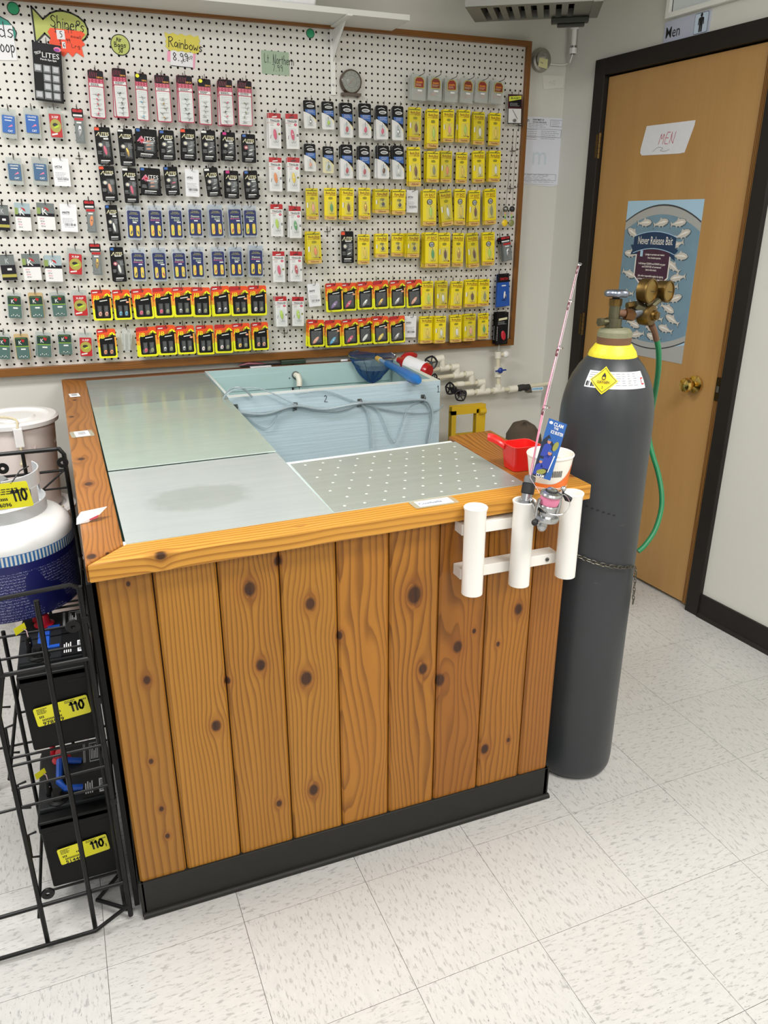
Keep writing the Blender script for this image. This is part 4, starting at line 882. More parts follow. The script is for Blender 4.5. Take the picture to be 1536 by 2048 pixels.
def row(ty, rowname, items, group, v0=0):
    """items: (crop, topx, topy, botx, boty, width, cards behind[, type])"""
    n = len(items)
    for i, it in enumerate(items):
        cr, tx, ty_, bx, by, wd, beh = it[:7]; t_ = it[7] if len(it) > 7 else ty; v = v0+i
        ox, oy = OFF[cr]; fn, desc, name, sp = TYPES[t_]
        yf = -(.024+sp*beh) - (.012 if t_ in ('jb', 'jbs') else .006)
        a = un(ox+tx/3.84, oy+ty_/3.84, 'y', yf); c = un(ox+bx/3.84, oy+by/3.84, 'y', yf)
        l_ = un(ox+(tx-wd/2)/3.84, oy+ty_/3.84, 'y', yf).x; r_ = un(ox+(tx+wd/2)/3.84, oy+ty_/3.84, 'y', yf).x
        pos = (ORD[i]+' from left in ' if n > 1 else 'in ')+rowname
        if n > 1 and i == n-1: pos = 'rightmost in '+rowname
        rd = random.Random(v*31+len(rowname))
        for k in range(beh+1):
            o, w, h = spawn(t_, v if k == 0 else v+(k % 2))
            jx = 0 if k == 0 else rd.uniform(-.003, .002); jr = 0 if k == 0 else rd.uniform(-.05, .07)
            place(o, w, h, a.x+jx, a.z, c.x+jx, c.z, r_-l_, yf+k*sp, 0 if k == 0 else rd.uniform(-.004, .002), jr)
            lab = desc+', '+pos
            if k == 0 and beh: lab = 'front '+lab
            if k: lab = ('rearmost ' if k == beh and k > 1 else ['', 'tucked-behind ', 'third-layer ', 'fourth-layer '][k])+lab
            tag(o, lab, CATS[name], group)
        hx, hz = snapx(a.x, a.z+.004)
        hook(a.x, a.z-.002+.004, -yf+(.050 if t_ == 'snap' else .026 if a.x > -1.3 else .012), 'wire hook of '+desc+', '+pos)
def C_(s, lst): return [(s,)+t for t in lst]
row('jig', 'the top red-framed row', C_('A', [(730,540,757,910,120,0), (910,525,945,905,105,1), (1080,565,1100,930,95,0), (1240,578,1268,940,115,0), (1415,580,1440,945,115,1)])+C_('C', [(145,605,160,960,100,0), (305,610,325,965,110,1), (455,620,465,970,110,0)]), 'red-framed jig cards')
row('lite', 'the upper black row', C_('A', [(780,975,815,1265,122,0,'litet'), (955,990,985,1277,115,0,'litet'), (1120,990,1130,1215,165,1,'litew'), (1275,1000,1295,1230,115,1), (1440,990,1455,1225,115,1)])+C_('C', [(175,1000,190,1235,110,1), (330,1015,340,1235,105,1), (485,1030,495,1250,105,1)]), 'black glow lure cards', 0)
row('lite', 'the lower black row', C_('A', [(815,1275,850,1545,120,0,'litet'), (990,1290,1015,1560,110,0,'litet'), (1150,1290,1160,1497,155,1,'litew'), (1305,1280,1330,1500,108,0), (1472,1300,1480,1510,105,0,'tag')])+C_('C', [(195,1290,225,1510,105,1), (355,1310,365,1525,105,1), (500,1310,520,1525,105,1)]), 'black glow lure cards', 8)
row('litet', 'the spot left of upper navy row', C_('B', [(850,115,885,390,95,0)]), 'black glow lure cards', 3)
row('litet', 'the spot left of lower navy row', C_('B', [(890,440,925,705,105,1)]), 'black glow lure cards', 7)
row('lite', 'the gap among yellow cards', C_('D', [(1245,355,1250,600,95,0)]), 'black glow lure cards', 4)
row('demon', 'the upper navy row', C_('B', [(1022,120,1037,382,115,0), (1185,118,1203,382,112,0), (1340,118,1357,378,110,0)])+C_('D', [(72,150,85,402,112,0), (228,150,248,405,112,1), (375,150,393,402,108,0), (495,158,508,400,105,0)]), 'navy lure cards', 0)
row('demon', 'the lower navy row', C_('B', [(1055,445,1073,700,112,0), (1213,445,1235,702,112,1), (1368,448,1388,692,108,0)])+C_('D', [(88,475,102,718,105,0), (248,475,262,712,108,0), (385,475,397,708,105,1), (542,465,548,708,112,1)]), 'navy lure cards', 7)
row('jb', 'the upper left orange row', C_('B', [(770,765,795,1000,150,0), (925,765,950,995,135,0), (1085,760,1110,988,155,1), (1240,750,1262,978,150,1), (1390,745,1410,972,150,1)])+C_('D', [(118,785,130,1012,140,1), (265,775,285,1003,140,1), (410,780,425,1003,140,1), (550,770,560,1000,138,1)]), 'orange-topped jig cards', 0)
row('jb', 'the lower left orange row', C_('B', [(810,1065,835,1288,145,0), (970,1060,975,1248,85,0,'clip'), (1120,1050,1145,1275,150,1), (1270,1040,1290,1265,145,1), (1415,1040,1435,1258,140,1)])+C_('D', [(145,1075,160,1300,135,0), (290,1070,300,1288,138,1), (425,1060,440,1273,135,1), (570,1053,580,1265,125,1)]), 'orange-topped jig cards', 9)
row('jbs', 'the upper right orange row', C_('D', [(1138,752,1147,972,132,1), (1252,750,1255,965,120,0), (1378,745,1382,955,122,1)])+C_('F', [(75,735,80,950,118,1), (205,730,208,942,120,1), (330,728,336,938,122,0)]), 'orange-topped spoon cards', 0)
row('jbs', 'the lower right orange row', C_('D', [(1000,1035,1005,1240,128,1), (1130,1035,1135,1243,125,0), (1262,1028,1268,1230,125,1), (1375,1020,1382,1218,115,0)])+C_('F', [(75,1010,80,1215,122,1), (200,1005,205,1210,122,0), (312,1005,306,1170,90,0,'tag')]), 'orange-topped spoon cards', 6)
for k, (r1, nm) in enumerate((([('C',685,870,692,1140,95,1), ('C',815,875,828,1145,95,1)], 'the top white-box row'), ([('C',690,1210,697,1470,98,0), ('C',830,1210,832,1472,95,1)], 'the second white-box row'), ([('D',700,150,707,395,95,1), ('D',840,165,850,407,92,1)], 'the third white-box row'),
        ([('D',715,510,722,745,93,0), ('D',850,510,852,740,93,1)], 'the fourth white-box row'), ([('D',733,857,742,1085,88,2), ('D',865,858,866,1082,90,0)], 'the bottom white-box row'))):
    row('ting', nm, r1, 'white lure boxes', k*2)
row('bw', 'the upper black-headed row', C_('C', [(952,770,962,987,95,0), (1092,780,1100,995,95,0), (1235,790,1240,1058,98,1), (1378,795,1382,1062,98,1)])+C_('E', [(87,810,92,1072,92,1), (212,815,212,1077,88,1)]), 'black-headed white lure cards', 0)
row('bw', 'the lower black-headed row', C_('C', [(955,1105,962,1316,90,0), (1097,1125,1100,1330,85,0), (1237,1110,1242,1372,95,1), (1372,1120,1377,1382,90,1)])+C_('E', [(100,1120,102,1372,92,3), (212,1120,216,1377,92,1)]), 'black-headed white lure cards', 6)
row('snap', 'the top clamshell row', C_('E', [(375,572,368,772,108,3), (500,582,492,775,105,3), (622,597,620,785,100,2), (752,602,735,792,100,1), (860,608,848,792,98,1), (985,618,972,797,98,2)]), 'clear clamshell packs')
row('yel', 'the first yellow row', C_('E', [(343,825,340,1082,92,1), (480,838,475,1138,90,1), (600,840,597,1092,85,1), (722,843,717,1095,88,1), (835,860,827,1112,85,1), (960,868,947,1117,85,1)]), 'yellow spoon cards', 0)
row('yel', 'the second yellow row', C_('E', [(335,1130,340,1432,92,1), (482,1162,475,1402,92,2), (585,1160,578,1402,85,1), (702,1170,697,1407,85,0), (832,1158,832,1402,90,1), (957,1158,947,1397,88,2)]), 'yellow spoon cards', 6)
row('yel', 'the third yellow row', C_('D', [(970,25,976,267,93,0), (1112,23,1116,267,93,0), (1247,22,1245,268,93,2), (1375,22,1376,265,90,0)])+C_('F', [(88,30,90,217,108,2,'yels'), (220,33,217,227,103,1,'yels'), (325,40,322,212,88,0,'tag'), (455,33,452,312,102,2,'yelu'), (572,35,592,312,92,1), (690,30,684,307,85,1,'yelu'), (800,40,795,312,85,1,'yelu'), (920,28,920,302,88,1,'yelu')]), 'yellow spoon cards', 12)
row('yel', 'the fourth yellow row', C_('D', [(982,360,995,602,108,2), (1370,378,1370,607,90,0)])+C_('F', [(87,373,86,557,98,1,'yels'), (210,370,206,548,93,0,'yels'), (332,370,328,555,95,3,'yels'), (470,363,466,632,98,3,'yelu'), (567,368,566,632,90,2), (677,368,666,627,85,0), (780,368,792,632,83,1), (907,363,902,617,92,1,'yelu')]), 'yellow spoon cards', 24)
row('yel', 'the fifth yellow row', C_('F', [(440,738,436,952,85,1), (550,738,547,947,83,1), (667,738,656,950,88,1), (778,723,768,937,95,1), (873,723,867,930,82,2)]), 'yellow spoon cards', 35)
row('yel', 'the bottom yellow row', C_('F', [(432,1008,427,1215,92,1), (540,1005,532,1212,82,3), (657,1000,652,1206,88,1), (765,988,757,1197,88,2), (867,983,862,1182,80,0)]), 'yellow spoon cards', 41)
row('blue', 'the top left bagged row', C_('A', [(60,835,72,1062,120,0), (238,830,258,1062,122,0), (412,828,440,1062,105,0,'xrip'), (590,835,617,1102,88,0,'rap')]), 'bagged tackle at the left', 0)
row('blue', 'the second left bagged row', C_('A', [(102,1210,125,1420,120,0), (300,1208,318,1422,122,1), (460,1215,484,1430,125,0,'tag')]), 'bagged tackle at the left', 6)
row('kbag', 'the third left bagged row', C_('B', [(12,115,32,310,95,0,'dark'), (167,100,187,312,118,0), (345,100,363,305,135,0), (520,108,537,320,128,0,'tag'), (680,80,706,328,85,0,'rap')]), 'bagged tackle at the left', 1)
row('kbag', 'the fourth left bagged row', C_('B', [(45,498,80,692,115,0,'dark'), (228,490,257,692,135,1), (402,502,422,702,130,1), (577,450,582,652,115,1,'xrip'), (725,412,747,652,88,0,'rap')]), 'bagged tackle at the left', 6)
row('green', 'the fifth left bagged row', C_('B', [(105,787,120,985,112,0), (268,787,292,982,112,1), (440,785,465,972,118,1), (605,768,626,970,120,0,'xrip')]), 'bagged tackle at the left', 0)
row('green', 'the bottom left bagged row', C_('B', [(25,1100,35,1300,100,0), (158,1105,185,1300,112,0), (333,1092,343,1283,118,1), (492,1085,507,1265,112,0), (652,1095,665,1280,108,0,'xrip')]), 'bagged tackle at the left', 4)
row('top', 'the right edge column, topmost', C_('E', [(1115,725,1107,952,110,0)]), 'packs down the right edge of the pegboard')
row('rap', 'the right edge under dangling lures', C_('F', [(1035,395,1047,582,75,2)]), 'packs down the right edge of the pegboard', 3)
row('maskb', 'the right edge above black pack', C_('F', [(1025,680,1020,932,105,2)]), 'packs down the right edge of the pegboard')
row('blk', 'the bottom right pegboard corner', C_('F', [(1018,978,1008,1222,88,3)]), 'packs down the right edge of the pegboard')
row('tag', 'the gap right of white boxes', C_('D', [(985,758,1000,932,95,0)]), 'loose stock tags', 4)
# empty hooks
for px, py, lab, L_, kd in ((166, 318, 'empty cross-shaped wire hook right of the upper left stock tag', .035, 1), (657, 462, 'empty wire hook left of the lone black glow card in the yellow rows', .04, 1), (1023, 303, 'empty wire hook near the right frame, upper one', .06, 1),
                            (1018, 376, 'empty wire hook near the right frame, lower one', .06, 1), (565, 658, 'empty wire hook under the bottom white lure boxes', .05, 1), (1033, 250, 'wire hook holding the dangling lures at the right frame', .06, 1)):
    p = un(px, py, 'y', 0.); hook(*snapx(p.x, p.z), L_, lab, kd)
# lures hanging on thin leaders
for k, (dx, c1, c2, lab) in enumerate(((-.008, 'silver', 'yellow', 'left-hand dangling rig with silver sinker and yellow spinner blade'), (.022, 'dark', 'olive', 'right-hand dangling rig with dark sinker and olive spinner blade'))):
    a = un(1029, 262, 'y', -.05); e = un(1013+k*6, 418, 'y', -.05); z = un(1013, 446, 'y', -.05)
    r0 = empty('lure_rig', (a.x+dx*.5, a.y, a.z)); tag(r0, lab, 'fishing lure', 'rigs dangling by the right frame')
    L = lambda p: (p[0]-r0.location.x, p[1]-r0.location.y, p[2]-r0.location.z)
    ex = e.x+dx*.6
    b = MB(); b.tube([L((a.x+dx*.5, a.y, a.z)), L((ex, e.y, e.z+.012))], .0009, hookm, seg=5); b.build('leader', r0)
    b = MB(); b.sphere(L((ex, e.y, e.z)), .0125, LC[c1] if c1 != 'silver' else steel, 12, 8); b.build('sinker', r0)
    b = MB(); b.tube([L((ex, e.y, e.z-.012)), L((ex, e.y, z.z+.01))], .0012, LC['lime'], seg=5); [b.sphere(L((ex, e.y, e.z-.018-q*.009)), .004, LC[['peach', 'lime', 'green'][q]], 8, 6) for q in range(3)]; b.build('bead_string', r0)
    b = MB(); b.sphere(L((ex, e.y, z.z)), .015, LC[c2], 12, 8, sc=(1, .35, 1)); b.build('spinner_blade', r0)
# display card with nine clear pouches
b = MB(); w, h = .098, .190; b.slab(R(-w/2, -h, w/2, 0), card_k, -.002, .001); b.poly(R(-w/2+.001, -.024, w/2-.001, -.001), card_kk, -.0022)
b.text('LITES', card_w, .012, -.037, .024, -.0024, w=.058); b.text('TECH', card_w, -.032, -.033, .012, -.0024, w=.022, rot=.35); b.text('Perch Eye Spit', card_w, .004, -.052, .008, -.0024, w=.055); b.poly(ell(.036, -.014, .013, .008), pink, -.0024); b.poly(ell(.034, -.016, .009, .005), M('sticker_violet', '#8a3fa0', .5), -.0026)
a = un(91, 88, 'y', -.035); c = un(98, 204, 'y', -.035); l_ = un(62, 88, 'y', -.035).x; r_ = un(120, 93, 'y', -.035).x
o = b.build('display_card'); place(o, w, h, a.x+.003, a.z+.001, c.x+.003, c.z, r_-l_, -.036); o.rotation_euler.x = 0
tag(o, 'tall black display card with rows of clear pouches, under the green fish sign', 'lure card')
film = clearm('pouch_film', (.9, .92, .93), .35, .1, '#d7dade')
for i in range(3):
    for j in range(4):
        if i == 0 and j in (1, 2): continue
        b = MB(); x = -.036+i*.030+.003; z = -.072-j*.029; dome(b, x-.013, z-.024, x+.013, z+.002, .009, film, -.0022); b.poly(R(x-.009, z-.018, x+.008, z-.002), M('pouch_contents', '#c4c6cb', .3, .3, noise=(.5, 300)), -.0045)
        b.poly(ell(x+.003, z-.012, .004, .002, 8, .5), LC['pink'], -.005); b.build('pouch', o)
hook(a.x+.003, a.z+.006, .045, 'wire hook of the tall black display card')
# ------------------------------------------------------------------ hand-lettered paper signs, stuck flat on the board
def sign(name, px, py, lab, cat='sign', y=-.001):
    p = un(px, py, 'y', 0.); r0 = empty(name, (p.x, y, p.z)); tag(r0, lab, cat, 'paper signs on the pegboard'); return r0
def U(p, r0): q = un(p[0], p[1], 'y', 0.); return (q.x-r0.location.x, q.z-r0.location.z)
def paper_part(r0, name, pts, m, y=0., outline=None, t=.003):
    b = MB(); P = [U(p, r0) for p in pts]; b.slab(P, m, y-.0006, y)
    if outline:
        n = len(P)
        for i in range(n):
            (ax, az), (bx, bz) = P[i], P[(i+1) % n]; L_ = math.hypot(bx-ax, bz-az) or 1; ux, uz = (bx-ax)/L_*t/2, (bz-az)/L_*t/2
            b.poly([(ax-ux-uz, az-uz+ux), (ax-ux+uz, az-uz-ux), (bx+ux+uz, bz+uz-ux), (bx+ux-uz, bz+uz+ux)], outline, y-.0008)
    return b, b.build
fish_y = M('sign_yellow_green', '#bcc46a', .6, noise=(.05, 20)); hot = M('sign_hot_orange', '#f4512a', .55); gr = M('sign_green', '#1c9a66', .5); teal = M('sign_teal', '#1f8a78', .5); palepink = M('sign_pink', '#f0a0be', .6); yl = M('sign_yellow', '#d8cb54', .6); gy = M('sign_grey_green', '#a3b8a0', .6); marker = M('marker_black', '#141414', .5)
r0 = sign('fish_sign', 90, 60, 'yellow-green fish-shaped sign outlined in black, lettered in marker')
q = 6.4
pts = [(400/q,85/q), (548/q,245/q), (640/q,170/q), (720/q,142/q), (800/q,140/q), (900/q,165/q), (1000/q,215/q), (1080/q,285/q), (1120/q,370/q), (1125/q,440/q), (1090/q,500/q), (1000/q,560/q), (870/q,590/q), (700/q,550/q), (572/q,428/q), (458/q,550/q)]
b, bl = paper_part(r0, 'f', pts, fish_y, outline=marker, t=.0055); o = bl('sign_paper', r0)
b = MB(); s = U((101, 53), r0); pen(b, 'Shiners', marker, s[0], s[1], .036, -.001, .0028, rot=-.10, w=.112); e = U((156, 46), r0); b.slab(ell(e[0], e[1], .007, .007, 12), marker, -.0012, -.0008); b.poly(ell(e[0], e[1], .004, .004), fish_y, -.0014); b.build('lettering', r0)
r0 = sign('price_burst', 132, 85, 'hot orange starburst price sign taped over the fish sign', y=-.003)
b, bl = paper_part(r0, 'f', [(640/q,358/q), (1045/q,405/q), (1090/q,445/q), (1060/q,475/q), (1040/q,510/q), (1090/q,575/q), (1042/q,605/q), (1075/q,738/q), (975/q,672/q), (928/q,735/q), (870/q,668/q), (820/q,730/q), (770/q,690/q), (700/q,640/q), (625/q,548/q), (650/q,490/q), (610/q,410/q)], hot); bl('sign_paper', r0)
b = MB(); s = U((109, 66), r0); pen(b, '$', marker, *s, .02, -.001, .0016); s = U((130, 66), r0); pen(b, '.99', marker, s[0], s[1], .018, -.001, .0016); s = U((141, 75), r0); pen(b, 'small', marker, *s, .009, -.001, .0012, rot=-.1, w=.035); s = U((119, 90), r0); pen(b, '$', marker, *s, .018, -.001, .0014); s = U((133, 86), r0); pen(b, '99', marker, *s, .013, -.001, .0014); s = U((143, 96), r0); pen(b, 'Lrg', marker, *s, .012, -.001, .0014, w=.03)
s = U((122, 70), r0); b.slab(R(s[0]-.014, s[1]-.014, s[0]+.012, s[1]+.014), paper, -.0012, -.0007); pen(b, '5', marker, s[0]-.004, s[1]-.008, .018, -.0014, .002); s = U((128, 90), r0); b.slab(R(s[0]-.006, s[1]-.011, s[0]+.005, s[1]+.009), paper, -.0012, -.0007); pen(b, '6', marker, s[0]-.003, s[1]-.007, .013, -.0014, .0016); b.build('lettering', r0)
for px, py, lab in ((26.5, 17, 'green round sticker with black outline, left of the fish sign'), (620.5, 67, 'green round sticker with black outline, left of the shelf bracket')):
    r0 = sign('round_sticker', px, py, lab); b = MB(); rad = .0195 if px < 100 else .0165; b.slab(ell(0, 0, rad, rad, 24), marker, -.0006, 0); b.slab(ell(0, 0, rad*.88, rad*.88, 24), gr, -.001, -.0006); b.build('sticker', r0)
r0 = sign('round_sign', 240.5, 90, 'yellow-green round sign with bag prices, outlined in black'); b = MB(); b.slab(ell(0, 0, .0335, .0335, 28), marker, -.0006, 0); b.slab(ell(0, 0, .0305, .0305, 28), fish_y, -.001, -.0006); b.build('sign_paper', r0)
b = MB(); pen(b, 'Air', marker, -.012, .010, .014, -.0013, .0022); pen(b, 'Bags', marker, -.021, -.007, .015, -.0013, .0022, w=.042); pen(b, '50', marker, -.008, -.024, .014, -.0013, .0022); b.build('lettering', r0)
r0 = sign('price_sign', 362, 110, 'yellow zigzag-edged sign over a pink and white price slip')
b, bl = paper_part(r0, 'f', [(335,102), (391,106), (389,138), (334,122)], palepink); bl('pink_slip', r0)
b, bl = paper_part(r0, 'f', [(341,100), (386,106), (386,136), (341,131)], paper, -.0007, None); s = U((346, 121), r0); pen(b, '8.99', marker, *s, .026, -.0014, .0026, w=.058); s = U((363, 127), r0); pen(b, 'scoop', marker, *s, .014, -.0014, .0016, rot=.45, w=.05); s = U((341, 131), r0); e = U((386, 136), r0); b.poly([(s[0], s[1]-.001), (e[0], e[1]-.001), (e[0], e[1]+.001), (s[0], s[1]+.001)], marker, -.0014); bl('price_slip', r0)
zz_ = [(329+i*8.4, 64+i*.9+(4 if i % 2 else 0)) for i in range(9)]+[(400-(3 if i % 2 else 0), 72+i*5) for i in range(1, 7)]+[(396-i*8, 106-i*1.0+(3 if i % 2 else 0)) for i in range(0, 8)]+[(333-(3 if i % 2 else 0), 98-i*5) for i in range(1, 6)]
b, bl = paper_part(r0, 'f', zz_, yl, -.0016); s = U((336, 92), r0); pen(b, 'Rainbows', marker, *s, .030, -.0024, .0026, rot=-.10, gap=.10); bl('name_slip', r0)
r0 = sign('note_sign', 549, 124, 'grey-green paper note with handwritten fish name and price'); b, bl = paper_part(r0, 'f', [(522,100), (577,105), (579,152), (524,147)], gy); bl('sign_paper', r0)
b = MB(); s = U((528, 125), r0); pen(b, 'Lt. Northern', marker, s[0], s[1], .030, -.001, .0018, rot=-.03, w=.118); s = U((545, 142), r0); pen(b, '7.99', marker, *s, .022, -.001, .0016); b.build('lettering', r0)
r0 = sign('sale_sign', 20, 80, 'white and teal price sign cut off at the left edge')
b, bl = paper_part(r0, 'f', [(-60,20), (0,33), (16,42), (28,56), (33,66), (30,80), (-60,80)], teal, outline=marker); bl('teal_backing', r0)
b, bl = paper_part(r0, 'f', [(-60,46), (24,51), (35,121), (-60,120)], paper, -.0012); s = U((-3, 74), r0); pen(b, 'ds', marker, s[0], s[1], .045, -.002, .003, w=.055); s = U((-9, 103), r0); pen(b, 'coop', marker, s[0], s[1], .04, -.002, .003, w=.065); bl('white_slip', r0)
# outlet reel: round vent dial on the board, right of the bracket
p = un(703, 163, 'y', -.02); r0 = tag(empty('dial_thermometer', (p.x, -.0, p.z)), 'round smoky-glass dial with a brown rim on a small foot', 'thermometer')
mx = Matrix.Rotation(pi/2, 4, 'X'); b = MB(); b.lathe([(0, 0), (.044, 0), (.045, .012), (.042, .022), (.039, .024), (.038, .018)], M('dial_rim', '#4b3a2c', .35, coat=.4), seg=32, mx=mx); b.build('rim', r0)
b = MB(); b.lathe([(0, .017), (.0385, .018)], M('dial_face', '#8b8a7a', .5, noise=(.3, 60)), seg=32, mx=mx); b.lathe([(.022, .0185), (.023, .0185)], ink, seg=24, mx=mx)
[b.poly(R(-.0008, .028, .0008, .034), ink, -.0190, Matrix.Rotation(radians(30*k), 4, 'Y')) for k in range(12)]; b.poly([(-.014, -.012), (-.012, -.013), (.010, .010), (.009, .011)], redm, -.0192); b.build('face', r0)
b = MB(); b.lathe([(.0385, .021), (.03, .025), (.0, .027)], clearm('dial_glass', (.85, .85, .8), .75, .05), seg=24, mx=mx); b.build('glass', r0)
b = MB(); b.box((-.040, -.022, -.050), (.040, -.001, -.040), M('dial_rim')); b.box((-.034, -.02, -.055), (-.028, -.004, -.050), M('dial_rim')); b.box((.028, -.02, -.055), (.034, -.004, -.050), M('dial_rim')); b.build('foot', r0)

# ================================================================== high shelf, heater and pipe
def rpt(px, py, ax, v): return un(px, py, ax, v)
zs = un(661, 53, 'y', 0.).z; s_end = un(782, 60, 'y', -.01).x
dsh = .30
for _d2 in (x*.01 for x in range(10, 60)):
    if un(832, 43, 'y', -_d2).z <= zs: dsh = _d2; break
mel = M('white_melamine', '#e3e2dd', .4)
sh = tag(empty('wall_shelf', (s_end-.6, -.1, zs)), 'long white melamine shelf above the pegboard', 'shelf')
b = MB(); b.box((-2.9, -dsh, zs), (s_end+.0, -.0005, zs+.019), mel); par(b.build('shelf_board', bevel=.001), sh)
bx = un(664, 75, 'y', 0.).x
b = MB(); b.box((bx-.010, -.006, zs-.235), (bx+.010, -.0005, zs-.001), white_pl); b.box((bx-.010, -.215, zs-.006), (bx+.010, -.002, zs-.0005), white_pl); b.poly([(0, -.012), (.16, -.012), (0, -.12)], white_pl, 0, Matrix.Translation((bx, -.006, zs)) @ Matrix.Rotation(-pi/2, 4, 'Z')); b.poly([(0, -.012), (.16, -.012), (0, -.12)][::-1], white_pl, 0, Matrix.Translation((bx+.0015, -.006, zs)) @ Matrix.Rotation(-pi/2, 4, 'Z'))
for z in (-.045, -.2): b.cyl((bx, -.006, zs+z), (bx, -.009, zs+z), .004, steel, seg=8)
par(b.build('bracket'), sh)
b = MB(); a = un(527, 12, 'y', -dsh+.03).x; c = un(630, 14, 'y', -dsh+.03).x
b.hexa([(a, -dsh+.02, zs+.0195), (c, -dsh+.02, zs+.0195), (c, -.03, zs+.0195), (a, -.03, zs+.0195)], [(a-.02, -dsh, zs+.16), (c+.02, -dsh, zs+.16), (c+.02, -.01, zs+.16), (a-.02, -.01, zs+.16)], M('tub_white', '#f2f3f6', .3)); tag(b.build('plastic_tub', bevel=.008), 'white plastic tub on the high shelf, its bottom edge in view', 'container')
b = MB(); a = un(443, 8, 'y', -dsh+.01).x; c = un(522, 8, 'y', -dsh+.01).x; b.box((a, -dsh+.012, zs+.0195), (c, -dsh+.05, zs+.075), M('carton_beige', '#d6c9ae', .6)); tag(b.build('carton', bevel=.002), 'beige carton on the high shelf left of the white tub', 'box')
# heater with slotted underside
HA = un(950, 44, 'z', 2.27); HB = un(1195, 33, 'z', 2.27); hx_ = (HB-HA); HL = hx_.length; hx_.normalize(); hyv = Vector((-hx_.y, hx_.x, 0)); HYt = (hyv*cos(.09)+Vector((0, 0, sin(.09)))).normalized(); hzv = hx_.cross(HYt)
MH = Matrix(((hx_.x, HYt.x, hzv.x, HA.x), (hx_.y, HYt.y, hzv.y, HA.y), (hx_.z, HYt.z, hzv.z, HA.z), (0, 0, 0, 1)))
hm = metal('heater_grey', '#8f8f88', .5, (.08, 6)); hd = M('heater_dark', '#0c0b09', .9, spec=.1)
ht = tag(empty('unit_heater', mw=MH), 'grey slotted metal heater hung in the corner above the pegboard', 'heater')
HD = -.40
b = MB(); b.box((.01, HD+.01, .03), (HL-.045, -.004, .034), hd); b.build('inner_dark', ht)
b = MB(); x0 = .028; pit = (HL*.80-x0)/8
b.box((0, HD, -.001), (x0+pit*.50, 0, .028), hm)
for i in range(8):
    if i: b.box((x0+i*pit, HD, 0), (x0+i*pit+pit*.52, 0, .028), hm)
b.box((x0+8*pit, HD, 0), (HL-.035, 0, .028), hm)
for y0, y1 in ((-.035, 0), (HD, HD+.04)): b.box((0, y0, -.0006), (HL-.035, y1, .027), hm)
b.build('slotted_grille', ht)
b = MB(); b.box((.0, -.003, .0), (HL-.035, .0, .15), hm); b.box((0, HD, .0), (.003, 0, .15), hm); b.box((0, HD-.003, 0), (HL-.035, HD, .15), hm); b.box((0, HD, .148), (HL-.035, 0, .151), hm); b.build('housing', ht)
b = MB(); b.box((HL-.035, HD-.004, -.004), (HL, .004, .155), hm); b.build('end_cap', ht, bevel=.003)
hang = M('hanger_rod', '#8a8a84', .4, .6)
for x, y in ((.06, -.06), (HL-.08, -.06), (.06, HD+.06), (HL-.08, HD+.06)):
    q = MH @ Vector((x, y, .15)); b = MB(); b.cyl((x, y, .148), tuple(MH.inverted() @ Vector((q.x, q.y, 2.70))), .005, hang, seg=8); b.build('hanger_rod', ht)
p = un(1148, 42, 'y', -.12); b = MB(); TT = MH.inverted()
q0 = MH @ Vector((HL*.70, -.02, 0)); b.box((HL*.63, -.05, -.022), (HL*.93, -.004, -.002), M('bracket_gunmetal', '#4c4d48', .5, .6)); b.box((HL*.68, -.045, -.034), (HL*.90, -.010, -.022), M('bracket_gunmetal')); b.build('pipe_clamp', ht, bevel=.004)
b = MB(); p0 = un(1150, 50, 'y', -.035); p1 = un(1146, 108, 'y', -.035); c_q = MH @ Vector((HL*.82, -.028, -.03)); b.cyl((p0.x, -.035, p0.z+.004), (p0.x, -.035, p1.z), .011, white_pl, seg=14); b.cyl((p0.x, -.035, p0.z-.016), (p0.x, -.035, p0.z+.002), .0165, white_pl, seg=14); b.cyl((p0.x, -.035, p1.z), (p0.x, -.035, p1.z+.022), .0155, white_pl, seg=8); b.cyl((p0.x, -.035, p1.z+.022), (p0.x, -.035, p1.z+.03), .013, steel, seg=14); b.tube([(p0.x, -.035, p0.z), (p0.x, -.035, p0.z+.05), tuple(c_q+Vector((0, 0, .05)))], .010, steel, seg=8)
dp = b.build('drop_pipe')
tag(dp, 'white vertical pipe running down the wall corner under the grey heater', 'pipe')
b = MB(); b.tube(spline([(p0.x, -.035, p1.z), (p0.x-.002, -.02, p1.z-.03)]+[tuple(un(px, py, 'y', .012)) for px, py in ((1140, 118), (1135, 127), (1122, 130), (1100, 128))], 5), .0028, white_pl, seg=6); o = b.build('cable'); o.parent = dp
# round metal bell / gas gauge with sticky note
p = un(1080, 119, 'y', .0); mx = Matrix.Translation((p.x+.012, .021, p.z)) @ Matrix.Rotation(pi/2, 4, 'X')
r0 = tag(empty('round_gauge', (p.x+.012, .021, p.z)), 'round grey metal gauge on the wall right of the pegboard', 'gauge')
mx = Matrix.Rotation(pi/2, 4, 'X'); b = MB(); gm = metal('gauge_grey', '#b5b2ab', .42, (.15, 40)); b.lathe([(.0, 0), (.045, 0), (.047, .008), (.044, .020), (.036, .026), (.034, .034), (.018, .042), (.006, .046), (0, .046)], gm, seg=28, mx=mx); b.build('gauge_body', r0)
b = MB(); pen(b, '99', M('chalk', '#e4e2dc', .5), -.012, .006, .014, -.0465, .0012); b.build('chalk_mark', r0)
p2 = un(1087, 127, 'y', -.03); b = MB(); pts = [(un(a_, c_, 'y', -.03).x, un(a_, c_, 'y', -.03).z) for a_, c_ in ((1079, 115), (1096, 119), (1094, 138), (1076, 133))]; b.slab(pts, M('sticky_yellow', '#d9d7a0', .6), -.0305, -.03); pen(b, 'rsw', inkg, pts[0][0]+.006, pts[0][1]-.02, .008, -.031, .0008, rot=-.2)
